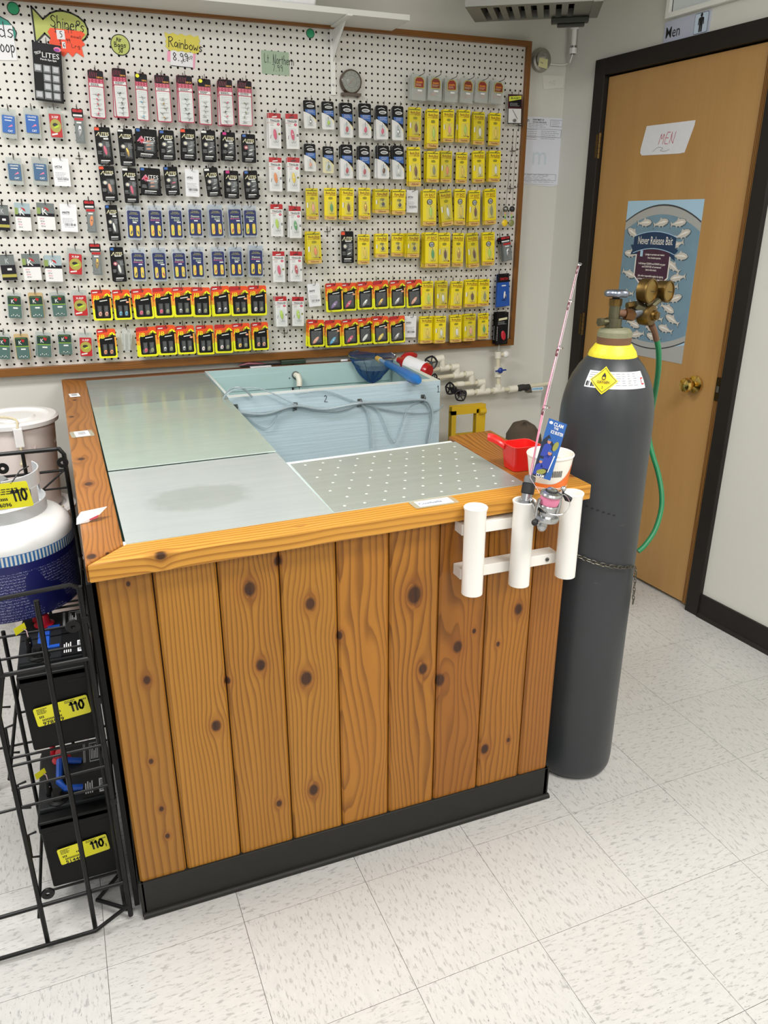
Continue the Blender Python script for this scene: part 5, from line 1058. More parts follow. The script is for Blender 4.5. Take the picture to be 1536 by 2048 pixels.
b.box((p2.x-.004, -.03, p2.z-.004), (p2.x+.004, .0, p2.z+.004), gm); tag(b.build('sticky_note'), 'pale yellow sticky note on the round wall gauge', 'note')
def wallpaper(name, pts, y, m, lab, cat='paper'):
    P = [(un(a_, c_, 'y', y).x, un(a_, c_, 'y', y).z) for a_, c_ in pts]; b = MB(); b.slab(P, m, y-.0006, y); return b, P, lambda: tag(b.build(name), lab, cat)
b, P, fin = wallpaper('paper_note', [(1085, 150), (1128, 152), (1126, 176), (1087, 179)], .0205, M('faded_note', '#dcdbd0', .7), 'faded blank note below the round wall gauge'); pen(b, 'no', M('faint_pencil', '#c9c8be', .7), P[3][0]+.03, P[3][1]+.015, .03, .0195, .0015, rot=.3); fin()
# licence sheet
b, P, fin = wallpaper('licence_sheet', [(1040, 232), (1127, 237), (1118, 370), (1036, 366)], .0205, M('sheet_white', '#dcdee8', .6), 'white printed permit sheet with tables, right of the pegboard')
x0, z1 = P[0]; x1, z0 = P[2][0], P[2][1]; X = lambda t: x0+(P[1][0]-x0)*t; Z = lambda t: z1+(z0-z1)*t; b.text('DEPARTMENT OF', ink, X(.42), Z(.04), .009, .0195, w=.058); b.text('NATURAL RESOURCES', ink, X(.45), Z(.075), .008, .0195, w=.07)
lines(b, inkg, X(.2), Z(.1), X(.66), 3, .006, .0014, .0195, 3); pen(b, 'm', ink, X(.16), Z(.07), .02, .0195, .003) if False else b.text('m', ink, X(.18), Z(.05), .022, .0195)
for a_, c_, e_, f_ in ((.7, .03, .98, .13), (.12, .17, .97, .29), (.06, .84, .92, .94)):
    for q0, q1, q2, q3 in ((a_, c_, e_, c_+.005), (a_, f_-.005, e_, f_), (a_, c_, a_+.008, f_), (e_-.008, c_, e_, f_)): b.poly([(X(q0), Z(q1)), (X(q2), Z(q1)), (X(q2), Z(q3)), (X(q0), Z(q3))], inkg, .0197)
lines(b, inkg, X(.14), Z(.185), X(.42), 6, .0075, .0016, .0195, 8); lines(b, inkg, X(.5), Z(.2), X(.92), 5, .0075, .0016, .0195, 9); lines(b, inkg, X(.1), Z(.85), X(.88), 6, .006, .0014, .0195, 10); lines(b, inkg, X(.74), Z(.05), X(.94), 4, .0065, .0013, .0195, 11)
b.text('m', M('watermark_blue', '#c9d3dc', .6), X(.5), Z(.55), .11, .0197); b.slab([(X(.0), Z(1.0)), (X(.93), Z(1.0)), (X(.95), Z(1.012)), (X(.8), Z(1.03)), (X(.5), Z(1.012))], M('sheet_white'), .0198, .0204); fin()

# ================================================================== door wall: sign, frame, paper, poster
def wpl(pts, y=-.002): return [ws(a_, c_) for a_, c_ in pts]
b = MB(); P = wpl([(1333, 42), (1424, 22), (1422, 72), (1329, 92)]); sg = M('sign_lilac_grey', '#b9bfd0', .35, coat=.2); s0, z0, s1, z1 = P[0][0], DH+fw+.002, P[1][0]+.0, P[0][1]+.004
z0 = DH+fw+.001; z1 = (P[0][1]+P[1][1])/2
b.slab(R(s0, z0, s1, z1), sg, -.006, -.0005); b.text('Men', ink, s0+.045, z0+.034, .052, -.0063, w=.068)
b.slab(rr(s1-.068, z0+.004, s1-.006, z1-.002, .006), ink, -.0064, -.006); b.slab(rr(s1-.0665, z0+.0055, s1-.0075, z1-.0035, .005), M('sign_pale_blue', '#c6d6e6', .3), -.0067, -.0064)
cx = s1-.037; zc = (z0+z1)/2; k = (z1-z0)/.1
b.poly(ell(cx, zc+.036*k, .0055, .0065), ink, -.007); b.poly([(cx-.012, zc+.022*k), (cx-.007, zc+.027*k), (cx+.007, zc+.027*k), (cx+.012, zc+.022*k), (cx+.0135, zc-.006*k), (cx+.0095, zc-.006*k), (cx+.008, zc+.014*k), (cx+.0075, zc-.038*k), (cx+.001, zc-.038*k), (cx, zc-.004*k), (cx-.001, zc-.038*k), (cx-.0075, zc-.038*k), (cx-.008, zc+.014*k), (cx-.0095, zc-.006*k), (cx-.0135, zc-.006*k)], ink, -.0070)
tag(b.build('restroom_sign', mw=MW), 'lilac-grey plastic Men sign with a figure, above the door', 'sign')
P = wpl([(1338, 39), (1426, 18), (1470, 0)]); fs, fz = P[0]; b = MB(); fr = M('frame_white', '#e6e6e0', .4)
r0 = tag(empty('picture_frame', mw=MW @ Matrix.Translation((fs, 0, fz))), 'white-framed notice above the Men sign, only its bottom corner in view', 'picture')
b.box((0, -.022, 0), (.4, -.001, .016), fr); b.box((0, -.022, .016), (.016, -.001, .3), fr); b.box((.384, -.022, .016), (.4, -.001, .3), fr); b.box((0, -.022, .284), (.4, -.001, .3), fr); b.build('frame', r0)
b = MB(); b.box((.016, -.006, .016), (.384, -.002, .284), M('print_pale', '#d5dbdb', .4)); b.box((.016, -.0068, .016), (.384, -.006, .019), M('dark_joint')); b.box((.016, -.0068, .016), (.019, -.006, .284), M('dark_joint'))
for q in range(14): b.poly([(.05+q*.012, .06), (.054+q*.012, .06), (.06+q*.012, .09), (.056+q*.012, .09)], paper, -.0070)
b.build('print', r0)
P = [ws(*q, .004) for q in ((1291, 252), (1388, 240), (1386, 250), (1366, 305), (1355, 307), (1281, 311), (1278, 306), (1279, 297))]
b = MB(); yy = -.0035+.004*0; b.slab(P, M('torn_paper', '#dedfe4', .7, noise=(.05, 40)), -.0016+.004, .004-.0002); cxp = sum(p[0] for p in P)/len(P); czp = sum(p[1] for p in P)/len(P)
pen(b, 'MEN', M('red_pen', '#c04a5e', .5), cxp-.032, czp-.006, .040, .0022-.0002, .0022, rot=-.02, slant=.2); pen(b, '~', inkg, cxp-.055, czp-.040, .05, .0020, .0014, rot=.02)
tag(b.build('handwritten_note', mw=MW), 'torn white paper note reading MEN in red pen on the door', 'paper')
# poster: a bucket of bait fish
q0, q1, q2 = ws(1254, 402, .004), ws(1406, 402, .004), ws(1357, 733, .004); pw = .385; ph = q0[1]-q2[1]-.01; ps, pz = (q0[0]), q0[1]
pw = q1[0]-q0[0]
r0 = tag(empty('poster', mw=MW @ Matrix.Translation((ps, .0035, pz))), 'blue fish-bucket poster reading Never Release Bait on the wooden door', 'poster')
sky = M('poster_sky', '#a9cbe2', .35); zinc = M('poster_zinc', '#a9aaa8', .35); zincd = M('poster_zinc_dark', '#3c4044', .4); water = M('poster_water', '#7391a4', .35, noise=(.2, 9)); pf = M('poster_fish', '#c9c3ba', .35); pfd = M('poster_fish_shadow', '#47606e', .4); pfl = M('poster_fish_light', '#e9e5de', .4); pnavy = M('poster_navy', '#16375c', .35); pmar = M('poster_plum', '#44243f', .35)
b = MB(); b.slab(R(0, -ph, pw, 0), sky, -.0008, 0)
def arch(top, bot, inset=0., n=16):
    return [(pw*i/n, -top+(.0)-(((i/n-.5)*2)**2)*.062) for i in range(n+1)]+[(pw*(n-i)/n, -bot+(((((n-i)/n)-.5)*2)**2)*.05) for i in range(n+1)]
b.poly(arch(.015, ph-.035), zincd, -.0010); b.poly(arch(.021, ph-.040), zinc, -.0012); b.poly(R(0, -ph, pw, -ph+.0), zinc, -.001); b.poly([(0, -ph), (pw, -ph), (pw, -ph+.075), (pw*.75, -ph+.05), (pw*.5, -ph+.04), (pw*.25, -ph+.05), (0, -ph+.075)], zinc, -.0009)
b.poly(arch(.052, ph-.062), water, -.0014); b.build('sheet', r0)
fb = MB(); rd = random.Random(5)
def fish(cx, cz, L, rot, fl=1, y=-.0016):
    T = lambda p: (cx+(p[0]*fl*L)*cos(rot)-p[1]*L*sin(rot), cz+(p[0]*fl*L)*sin(rot)+p[1]*L*cos(rot))
    body = [(-.5, 0), (-.4, .12), (-.2, .19), (.05, .17), (.3, .07), (.42, .05), (.55, .17), (.5, 0), (.55, -.15), (.42, -.04), (.3, -.06), (.05, -.14), (-.2, -.16), (-.4, -.1)]
    fb.poly([T((p[0]*1.1, p[1]*1.25-.03)) for p in body], pfd, y); fb.poly([T(p) for p in body], pf, y-.0002); fb.poly([T(p) for p in ((-.42, .0), (-.2, .08), (.1, .06), (.38, .0), (.1, .0), (-.2, -.02))], pfl, y-.0004)
    fb.poly([T(p) for p in ((-.1, .16), (.0, .28), (.1, .14))], pf, y-.0003); fb.poly([T(p) for p in ((-.15, -.14), (-.1, -.24), (-.03, -.14))], pf, y-.0003); fb.poly([T(p) for p in ((.08, -.12), (.14, -.21), (.2, -.1))], pf, y-.0003)
for j in range(12):
    for i in range(5):
        x = .03+i*(pw-.04)/4+(.02 if j % 2 else -.01); z = -.085-j*(ph-.17)/11
        if x > pw-.045 or x < .045: continue
        if pw*.17 < x < pw*.71 and -.33 < z < -.10: continue
        if z < -.05-(abs(x/pw-.5)*2)**2*.06-.0 and z > -(ph-.07)+(abs(x/pw-.5)*2)**2*.05: fish(x, z, .076, rd.uniform(-.5, .4), 1 if rd.random() < .5 else -1)
o = fb.build('printed_fish', r0); o['kind'] = 'stuff'
b = MB(); cx = pw*.5; sx0, sx1 = pw*.20, pw*.68; cx = (sx0+sx1)/2; KZ = .80
b.poly([(sx0, -.16), (sx1, -.16), (sx1-.0, -.292), (sx1-.04, -.325), (sx0+.04, -.325), (sx0, -.292)], pfl, -.0026); b.poly([(sx0+.006, -.16), (sx1-.006, -.16), (sx1-.006, -.290), (sx1-.043, -.319), (sx0+.043, -.319), (sx0+.006, -.290)], pmar, -.0028)
b.poly([(sx0-.035, -.170), (sx0, -.168), (sx0+.012, -.205), (sx0-.032, -.208), (sx0-.022, -.19)], pnavy, -.0027); b.poly([(sx1+.035, -.185), (sx1, -.168), (sx1-.012, -.205), (sx1+.024, -.225), (sx1+.018, -.20)], pnavy, -.0027)
n = 10; top = [(sx0-.018+(sx1-sx0+.036)*i/n, -.118-.020*((i/n-.5)*2)**2) for i in range(n+1)]; bot = [(sx0-.018+(sx1-sx0+.036)*(n-i)/n, -.180-.020*(((n-i)/n-.5)*2)**2) for i in range(n+1)]
b.poly([(x, z+.003) for x, z in top]+[(x, z-.003) for x, z in bot], sky, -.0030); b.poly(top+bot, pnavy, -.0032)
b.text('Never Release Bait', pfl, cx+.004, -.150, .044, -.0036, w=(sx1-sx0)*.98)
for i, (t_, z) in enumerate((('I pledge to protect our waters', -.204), ('from invasive species.', -.217), ('I will always CLEAN and DRAIN my gear', -.240), ('and DISPOSE of unwanted', -.252), ('bait in the trash.', -.264), ('Join other responsible anglers by signing', -.288), ('to show others you pledge to do your part.', -.300), ('The next time you fish, pass the word', -.322))):
    b.text(t_, pfl, cx+(.01 if i < 2 else 0), z, .0105, -.0031, w=[.105, .072, .148, .105, .06, .14, .14, .12][i])
b.slab(R(cx-.070, -.214, cx-.056, -.190), sky, -.0032, -.0029); b.poly(rr(cx-.010, -.317, cx+.012, -.299, .008), pfl, -.0032)
b.build('shield_and_banner', r0)

# ================================================================== plumbing on the back wall
PY = -.045
pvc = M('cream_pvc', '#d9d2ba', .35, noise=(.05, 12)); pvcw = M('white_fitting', '#e6e3d4', .3); vb = M('black_valve', '#14141c', .4); bvl = M('blue_handle', '#1c3a8c', .35)
def W_(px, py, y=PY): return un(px, py, 'y', y)
pm = tag(empty('pipe_manifold', tuple(W_(965, 782))), 'cream plastic pipe manifold stepping down the back wall beside the tank', 'pipes')
def pipe(a, c, r=.0105, m=pvc, name='pipe'): b = MB(); b.cyl(W_(*a), W_(*c), r, m, seg=12); return par(b.build(name), pm)
def fit(a, c, r=.0155): b = MB(); b.cyl(W_(*a), W_(*c), r, pvcw, seg=14); return par(b.build('fitting'), pm)
pipe((930, 786), (1035, 777)); pipe((1058, 773), (1099, 767)); fit((931, 786), (946, 784.5)); fit((952, 784.5), (978, 782)); fit((985, 781.5), (1006, 779)); fit((1017, 779), (1033, 776.5), .017)
pipe((997, 779), (996, 708)); fit((997, 778), (997, 768), .0165); fit((996.5, 753), (996.5, 733), .019); fit((996, 716), (996, 703)); pipe((996, 709), (1008, 708.5), .011)
steps = [((965, 782), (966, 764), (905, 770)), ((944, 767), (942, 747), (872, 756)), ((914, 750), (914, 733), (862, 740))]
for (a, c, d) in steps:
    fit(a, (c[0], c[1]+1), .0155); fit((c[0]+2, c[1]), (c[0]-12, c[1]+1.5), .0165); pipe(c, d)
    fit((c[0]-17, c[1]+2), (c[0]-36, c[1]+4.5)) if d[0] < 900 else fit((c[0]-40, c[1]+4), (c[0]-53, c[1]+5), .0135)
fit((885, 736), (883, 716)); fit((886, 716), (870, 718.5), .017); pipe((870, 718), (858, 724))
b = MB(); b.tube([W_(1034, 777), W_(1040, 776), W_(1046, 774.5), W_(1052, 775.5), W_(1059, 773)], .016, M('rubber_coupling', '#2c2b29', .6, noise=(.3, 90), bump=.5), seg=12, rf=[.014, .017, .0155, .017, .0135]); b.box(tuple(W_(1052, 785)-Vector((0, .012, 0))), tuple(W_(1062, 777)+Vector((0, .012, 0))), steel); par(b.build('rubber_coupling'), pm)
p0 = W_(1063, 782, -.06); p1 = W_(1086, 773, -.06); b = MB(); b.slab(rr(p0.x, p0.z, p1.x, p1.z, .003), paper, -.0625, -.0615); b.slab(rr(p0.x+.003, p0.z+.004, p1.x-.004, p1.z-.004, .002), LC['blue'], -.0630, -.0626); lines(b, paper, p0.x+.006, p1.z-.007, p1.x-.007, 2, .005, .002, -.0634, 4); o = par(b.build('pipe_label'), pm)
b = MB(); k = W_(1011, 708.5); b.sphere(k, .0175, white_pl, 16, 10); par(b.build('white_knob'), pm)
b = MB(); k = W_(1001, 741, -.075); b.cyl(k+Vector((0, .03, 0)), k, .006, bvl, seg=8); b.sphere(k, .014, bvl, 10, 8, sc=(1, .6, 1)); b.tube([k+Vector((-.026, 0, -.002)), k, k+Vector((.03, 0, .001))], .0042, bvl, seg=6); par(b.build('blue_valve_handle'), pm)
def wheel(c, n, R_, name='valve_wheel'):
    c = Vector(c); n = Vector(n).normalized(); x = n.orthogonal().normalized(); y = n.cross(x); b = MB()
    b.tube([c+(x*cos(2*pi*i/15)+y*sin(2*pi*i/15))*R_*(1+.10*(i % 3 == 0)) for i in range(15)], R_*.17, vb, seg=6, closed=True)
    for i in range(5): b.tube([c, c+(x*cos(2*pi*i/5)+y*sin(2*pi*i/5))*R_], R_*.13, vb, seg=5)
    b.cyl(c+n*R_*.25, c-n*R_*1.5, R_*.28, vb, seg=8); return par(b.build(name), pm)
wheel(W_(921, 791, -.10), (-.2, -1, .25), .024); wheel(W_(900, 777, -.09), (-1, -.35, .1), .026); wheel(W_(862, 725, -.09), (-.6, -1, .3), .026); wheel(W_(868, 757, -.09), (-1, -.2, .3), .02)
b = MB(); b.cyl(W_(905, 782, -.055), W_(931, 787), .014, vb, seg=10); b.cyl(W_(921, 791, -.09), W_(926, 786, -.05), .009, vb, seg=8); par(b.build('valve_body'), pm)
b = MB(); b.tube([W_(997, 703), W_(998, 690), W_(998, 683)], .0025, M('grey_cord', '#a9a9a2', .5), seg=6); par(b.build('cord'), pm)

# ================================================================== on and around the back tank
zr = zt(-1.0, -.57)+.006
# elbow outlet inside the tank
e0 = un(591, 750, 'y', -.068); b = MB(); b.cyl((e0.x, -.066, e0.z), (e0.x, -.074, e0.z), .017, steel, seg=10); b.tube([(e0.x, -.07, e0.z), (e0.x+.004, -.095, e0.z), (e0.x+.005, -.108, e0.z-.014), (e0.x+.003, -.112, e0.z-.040)], .0125, pvcw, seg=12); b.cyl((e0.x+.003, -.112, e0.z-.0395), (e0.x+.003, -.112, e0.z-.041), .0095, ink, seg=12)
b.tube([(e0.x+.003, -.112, e0.z-.04), (e0.x+.004, -.112, e0.z-.2)], .0012, ink, seg=5); tag(b.build('outlet_elbow'), 'cream pipe elbow dripping inside the open back tank', 'pipe fitting')
# clamps and hoses on the tank's front
FY = -.580
def tf(x, y, yy=FY): return un(440+x*.29948, 680+y*.29948, 'y', yy)
clm = metal('clamp_steel', '#7c7e7d', .35)
for i, (x, y) in enumerate(((105, 455), (503, 442), (932, 418), (1353, 390))):
    b = MB(); t_, m_ = tf(x+2, y-26, -.5752), tf(x-2, y+26, -.5752)
    b.box((m_.x-.007, -.5775, m_.z), (m_.x+.007, -.5752, t_.z), clm); b.tube([(m_.x-.006, -.577, (m_.z+t_.z)/2-.014), (m_.x-.004, -.590, (m_.z+t_.z)/2-.006), (m_.x+.004, -.592, (m_.z+t_.z)/2+.004), (m_.x+.006, -.577, (m_.z+t_.z)/2+.012)], .004, clm, seg=6); b.cyl((m_.x, -.5775, t_.z-.008), (m_.x, -.5805, t_.z-.008), .0045, steel, seg=8); b.cyl((m_.x, -.5775, m_.z+.008), (m_.x, -.5805, m_.z+.008), .0045, steel, seg=8)
    tag(b.build('hose_clamp'), ['leftmost steel hose clamp, at the lid corner', 'steel hose clamp left of the painted 2', 'steel hose clamp right of the painted 2', 'steel hose clamp nearest the painted 1'][i]+', on the back tank', 'clamp', 'hose clamps on the back tank')
hz = clearm('clear_hose', (.86, .91, .93), .55, .12, '#c0cbd0'); hz2 = clearm('clear_hose_dark', (.78, .84, .86), .45, .15, '#a4b0b4')
HO = [('clear air hose running along the top of the bundle across the tank front', [(95, 470), (250, 482), (400, 462), (500, 432), (620, 448), (790, 452), (930, 415), (1140, 410), (1250, 396), (1345, 398)], .0042, 0, hz),
 ('clear air hose sagging lowest between the clamps of the tank front', [(100, 490), (230, 505), (370, 480), (500, 445), (640, 470), (760, 476), (860, 455), (935, 428), (1150, 418), (1350, 405)], .0050, -.006, hz2),
 ('clear air hose in the middle of the bundle, dropping at the right clamp', [(110, 480), (300, 495), (500, 440), (690, 462), (930, 422), (1150, 412), (1350, 398), (1405, 440), (1422, 510), (1405, 620), (1388, 715)], .0055, -.011, hz),
 ('second clear hose dropping at the right clamp', [(1345, 402), (1395, 430), (1412, 520), (1392, 620), (1378, 712)], .0050, -.005, hz2),
 ('clear hose dropping straight down right of the painted 2', [(935, 425), (975, 460), (998, 530), (1008, 620), (1012, 722)], .0050, -.003, hz),
 ('thin clear hose drooping in a V between the two right clamps', [(940, 425), (1040, 455), (1090, 540), (1130, 640), (1160, 680), (1190, 640), (1230, 520), (1270, 440), (1345, 408)], .0036, -.004, hz),
 ('thin clear hose swinging right round the corner by the painted 1', [(940, 422), (1060, 455), (1200, 482), (1330, 490), (1420, 480), (1465, 460), (1492, 432)], .0034, -.002, hz2),
 ('thin clear hose hanging in a loop under the left clamp', [(108, 480), (180, 515), (260, 570), (312, 585), (350, 560), (390, 490), (440, 455), (500, 440)], .0036, -.004, hz),
 ('thick grey hose arching over the tank rim at the left', [(100, 488), (50, 455), (28, 400), (55, 340), (110, 316), (165, 332), (215, 382)], .0048, -.012, hz2),
 ('thin clear hose arching from the left clamp to the second clamp', [(60, 460), (20, 400), (70, 345), (170, 320), (260, 325), (360, 360), (430, 395), (500, 430)], .0036, -.016, hz),
 ('thin clear hose arching over the rim to the third clamp', [(505, 360), (600, 346), (680, 340), (760, 355), (850, 390), (930, 418)], .0034, -.002, hz)]
for lab, pts, r_, dy, m_ in HO:
    b = MB(); b.tube(spline([tf(x, y, FY+dy-r_) for x, y in pts], 5), r_*.8, m_, seg=8); tag(b.build('air_hose'), lab, 'hose', 'clear hoses on the back tank')
# dip net resting across the tank
def on_z(px, py, h):
    y = -1.0
    while y < -.02 and un(px, py, 'y', y).z > zt(-.8, y)+h: y += .002
    return un(px, py, 'y', y)
P1 = un(757, 718, 'y', -.12); P2v = on_z(838, 762, .023)
nt_ = tag(empty('dip_net', tuple(P1)), 'blue mesh dip net with yellow ferrule and blue handle across the back tank', 'net')
b = MB(); b.tube([P1, P1.lerp(P2v, .10), P1.lerp(P2v, .30)], .0085, M('faded_blue_grip', '#7fa6d0', .4), seg=10); par(b.build('shaft'), nt_)
b = MB(); pts = [P1.lerp(P2v, t_) for t_ in (.22, .26, .55, .60, .66, .9, .96, 1.0)]; b.tube(pts, .012, M('handle_blue', '#1773c4', .35, coat=.2), seg=12, rf=[.011, .0155, .0155, .018, .020, .0205, .019, .010]); par(b.build('handle'), nt_)
b = MB(); d_ = (P1-P2v).normalized(); b.tube([P1+d_*.02, P1-d_*.006, P1-d_*.03], .0115, M('ferrule_yellow', '#e3bd5e', .4), seg=10); par(b.build('ferrule'), nt_)
rimp = [un(px, py, 'y', y) for px, py, y in ((752, 718, -.105), (707, 716, -.10), (697, 708, -.06), (712, 701, -.02), (736, 698, -.012), (752, 701, -.012), (770, 700, -.012), (791, 711, -.03), (783, 719, -.09))]
b = MB(); b.tube(spline(rimp+[rimp[0]], 4), .003, chrome, seg=6); par(b.build('hoop'), nt_)
netm = bpy.data.materials.new('blue_netting'); netm.use_nodes = True; _m['blue_netting'] = netm; netm.node_tree.nodes['Principled BSDF'].inputs['Base Color'].default_value = lin('#174a7c'); netm.node_tree.nodes['Principled BSDF'].inputs['Roughness'].default_value = .7
rp = spline(rimp+[rimp[0]], 4)[:-1]; n = len(rp); tip = un(745, 767, 'y', -.13); rings = 14; vs = []; fs = []
for j in range(rings+1):
    t_ = j/rings
    for i, p in enumerate(rp):
        cen = sum(rp, Vector())/n; s_ = (1-t_)**.55*(1-.0*t_); q = Vector((tip.x+(p.x-tip.x)*s_*(1 if j else 1), tip.y+(p.y-tip.y)*s_, p.z+(tip.z-p.z)*t_)); q.x += .004*sin(i*1.3+j)*(1-t_)*t_*4; vs.append(q)
for j in range(rings):
    for i in range(n): k = (i+1) % n; fs.append((j*n+i, j*n+k, (j+1)*n+k, (j+1)*n+i))
me = bpy.data.meshes.new('mesh_bag'); me.from_pydata([tuple(v) for v in vs], [], fs); me.materials.append(netm); o = bpy.data.objects.new('mesh_bag', me); COL.objects.link(o)
sd = o.modifiers.new('s', 'SUBSURF'); sd.levels = sd.render_levels = 2; wf = o.modifiers.new('w', 'WIREFRAME'); wf.thickness = .0011; wf.use_even_offset = False; par(o, nt_)
b = MB(); [b.tube([vs[j*n+i]+Vector((0, -.001, 0)) for j in range(0, rings+1, 2)], .0012, M('dark_navy_cord', '#0d2038', .7), seg=5) for i in (2, 9, 20, 30)]; par(b.build('seam_cord'), nt_)
# red bottle with a white label, lying past the right end of the tank
z_ = zt(-.6, -.2)+.006
b0 = un(800, 732, 'y', -.16); b1 = un(848, 742, 'y', -.24)
bt = tag(empty('label_bottle', tuple(b0)), 'red plastic bottle with white wraparound label, lying behind the back tank', 'bottle')
redp = M('red_bottle', '#b5121f', .28, coat=.4)
A_ = un(803, 722, 'y', -.16); B_ = un(858, 744, 'y', -.30); ax_ = (B_-A_).normalized(); L_ = (B_-A_).length
x_, y_, zq = frame_of(A_, B_); T = Matrix(((x_.x, y_.x, ax_.x, A_.x), (x_.y, y_.y, ax_.y, A_.y), (x_.z, y_.z, ax_.z, A_.z), (0, 0, 0, 1)))
b = MB(); b.lathe([(0, -.02), (.012, -.02), (.016, .0), (.030, .02), (.034, .035), (.034, L_*.9), (.028, L_), (0, L_+.003)], redp, seg=24, mx=T); par(b.build('bottle_body'), bt)
b = MB(); b.lathe([(.0346, L_*.22), (.0352, L_*.24), (.0352, L_*.84), (.0346, L_*.86)], paper, seg=24, mx=T); par(b.build('label'), bt)
c0 = un(803, 716, 'y', -.09); c1 = un(832, 711, 'y', -.06)
b = MB(); b.tube([c0, c0.lerp(c1, .3), c0.lerp(c1, .7), c1], .02, redp, seg=14, rf=[.008, .021, .021, .010]); tag(b.build('red_cap'), 'glossy red rounded cap lying above the red and white bottle', 'cap')
# things lying between the pegboard frame and the back cap
b = MB(); p = un(505, 722, 'z', zt(-1.2, -.03)); b.box((p.x-.045, -.044, zt(p.x, -.03)+.0005), (p.x+.045, -.030, zt(p.x, -.03)+.004), paper); tag(b.build('paper_strip'), 'narrow white paper strip on the back cap left of the pliers', 'paper')
b = MB(); q = un(500, 716, 'y', -.018); zc = zt(q.x, -.02); pkb = M('pliers_maroon', '#6a1a2c', .35, coat=.3); b.tube([(q.x-.05, -.020, zc+.008), (q.x-.01, -.018, zc+.014), (q.x+.04, -.018, zc+.010), (q.x+.065, -.018, zc+.007)], .006, pkb, seg=8, rf=[.004, .007, .006, .004]); b.tube([(q.x-.045, -.026, zc+.006), (q.x+.06, -.026, zc+.006)], .0045, ink, seg=6); b.tube([(q.x+.06, -.02, zc+.007), (q.x+.13, -.02, zc+.006)], .004, ink, seg=6); tag(b.build('pliers'), 'maroon and black pliers lying on the back cap under the pegboard', 'tool')
b = MB(); q = un(570, 712, 'y', -.02); q2 = un(612, 708, 'y', -.02); zc = zt(q.x, -.02); b.box((q.x-.02, -.030, zc+.0005), (q2.x-.004, -.006, zc+.020), M('dark_green_box', '#26382a', .4)); tag(b.build('green_case', bevel=.003), 'flat dark green case on the back cap beside the pliers', 'box')
b = MB(); q = un(686, 711, 'y', -.03); b.slab(R(q.x-.016, zt(q.x, -.03)+.004, q.x+.016, zt(q.x, -.03)+.012), paper, -.047, -.0462); tag(b.build('paper_label'), 'small white label on the back cap left of the dip net', 'label')
# folded yellow floor sign
fp = un(936, 880, 'y', -.30); fl0 = un(903, 815, 'y', -.30); fr1 = un(967, 815, 'y', -.30); topz = un(930, 810, 'y', -.30).z
fy = M('floor_sign_yellow', '#c9a40c', .42, noise=(.06, 10)); r0 = tag(empty('floor_sign', ((fl0.x+fr1.x)/2, -.30, 0)), 'folded yellow wet-floor sign with a handle opening, beside the back tank', 'sign'); w2 = (fr1.x-fl0.x)/2+.004
for sgn in (0, 1):
    b = MB(); y0 = -.014+sgn*.022; y1 = y0+.012; H = topz; hz_ = H-.150
    b.box((-w2, y0, 0), (w2, y1, hz_), fy); b.box((-w2, y0, hz_), (-w2+.022, y1, H-.02), fy); b.box((w2-.045, y0, hz_), (w2, y1, H-.02), fy); b.box((-w2, y0, H-.038), (w2, y1, H), fy)
    b.box((-w2+.022, y0-.003, hz_+.0), (w2-.045, y1, hz_+.02), fy); b.box((-w2-.003, y0-.003, hz_-.045), (w2+.003, y1, hz_-.035), fy)
    b.cyl((w2-.035, y0-.004, H-.03), (w2-.004, y0-.004, H-.03), .014, fy, seg=10)
    if not sgn: b.text('CAUTION', ink, 0, hz_-.09, .04, y0-.0005, w=w2*1.6); b.poly([(-.04, hz_-.26), (.04, hz_-.26), (0, hz_-.17)], ink, y0-.0006); b.text('WET FLOOR', ink, 0, hz_-.31, .03, y0-.0005, w=w2*1.6)
    b.build('sign_leaf', r0, bevel=.004)
# dark rough lump standing behind the right cap
lp = un(1047, 885, 'y', -1.02); rkm = M('rough_dark_bark', '#423627', .85, noise=(.5, 26), bump=1.); H = un(1042, 845, 'y', -1.02).z
b = MB(); rd = random.Random(3); prof = [(.0, 0), (.085, 0), (.08, .2), (.075, .5), (.072, H-.12), (.066, H-.085), (.058, H-.045), (.042, H-.012), (.018, H+.002), (0, H+.004)]; b.lathe(prof, rkm, c=(lp.x, -1.02, 0), seg=28)
from mathutils import noise as mn
b.v = [tuple(Vector(v)+Vector((v[0]-lp.x, v[1]+1.02, 0)).normalized()*(.014*mn.noise(Vector(v)*22)+.012*mn.noise(Vector(v)*9))+Vector((0, 0, .012*mn.noise(Vector(v)*17) if v[2] > .3 else 0))) for v in b.v]
o = b.build('bark_lump', angle=3.1); tag(o, 'dark brown rough bark-like lump standing behind the red scoop', 'log')

# ================================================================== on the right cap: scoop, cup
cup_p = un(1110, 955, 'z', zt(-.87, -1.6)); cx, cy = cup_p.x, cup_p.y+.02; cz = zt(cx, cy)
cpt = un(1119, 980, 'z', cz); cx, cy = cpt.x-.004, cpt.y+.043; cz = zt(cx, cy)+.0005
r0 = tag(empty('paper_tub', (cx, cy, cz)), 'white and orange paper tub with a barcode, on the right cap by the cylinder', 'tub')
pw_ = M('tub_paper', '#f0ece2', .4); po = M('tub_orange', '#e5732c', .4)
b = MB(); b.lathe([(0, .0), (.043, .0), (.0435, .001), (.0535, .074), (.0555, .076), (.056, .079), (.0545, .081), (.0525, .079), (.0425, .004), (0, .004)], pw_, seg=40); b.build('tub_wall', r0)
va = math.atan2(CAM.y-cy, CAM.x-cx)
def wrap(b, m, a0, a1, z0, z1, rfun, n=8, off=.0006, top=None):
    vs = []
    for i in range(n+1):
        a = a0+(a1-a0)*i/n; zb = z0 if not callable(z0) else z0(i/n); zt_ = z1 if not callable(z1) else z1(i/n)
        for z in (zb, zt_): r = rfun(z)+off; vs.append(Vector((r*cos(a), r*sin(a), z)))
    b.add(vs, [(2*i, 2*i+2, 2*i+3, 2*i+1) for i in range(n)], m); return b
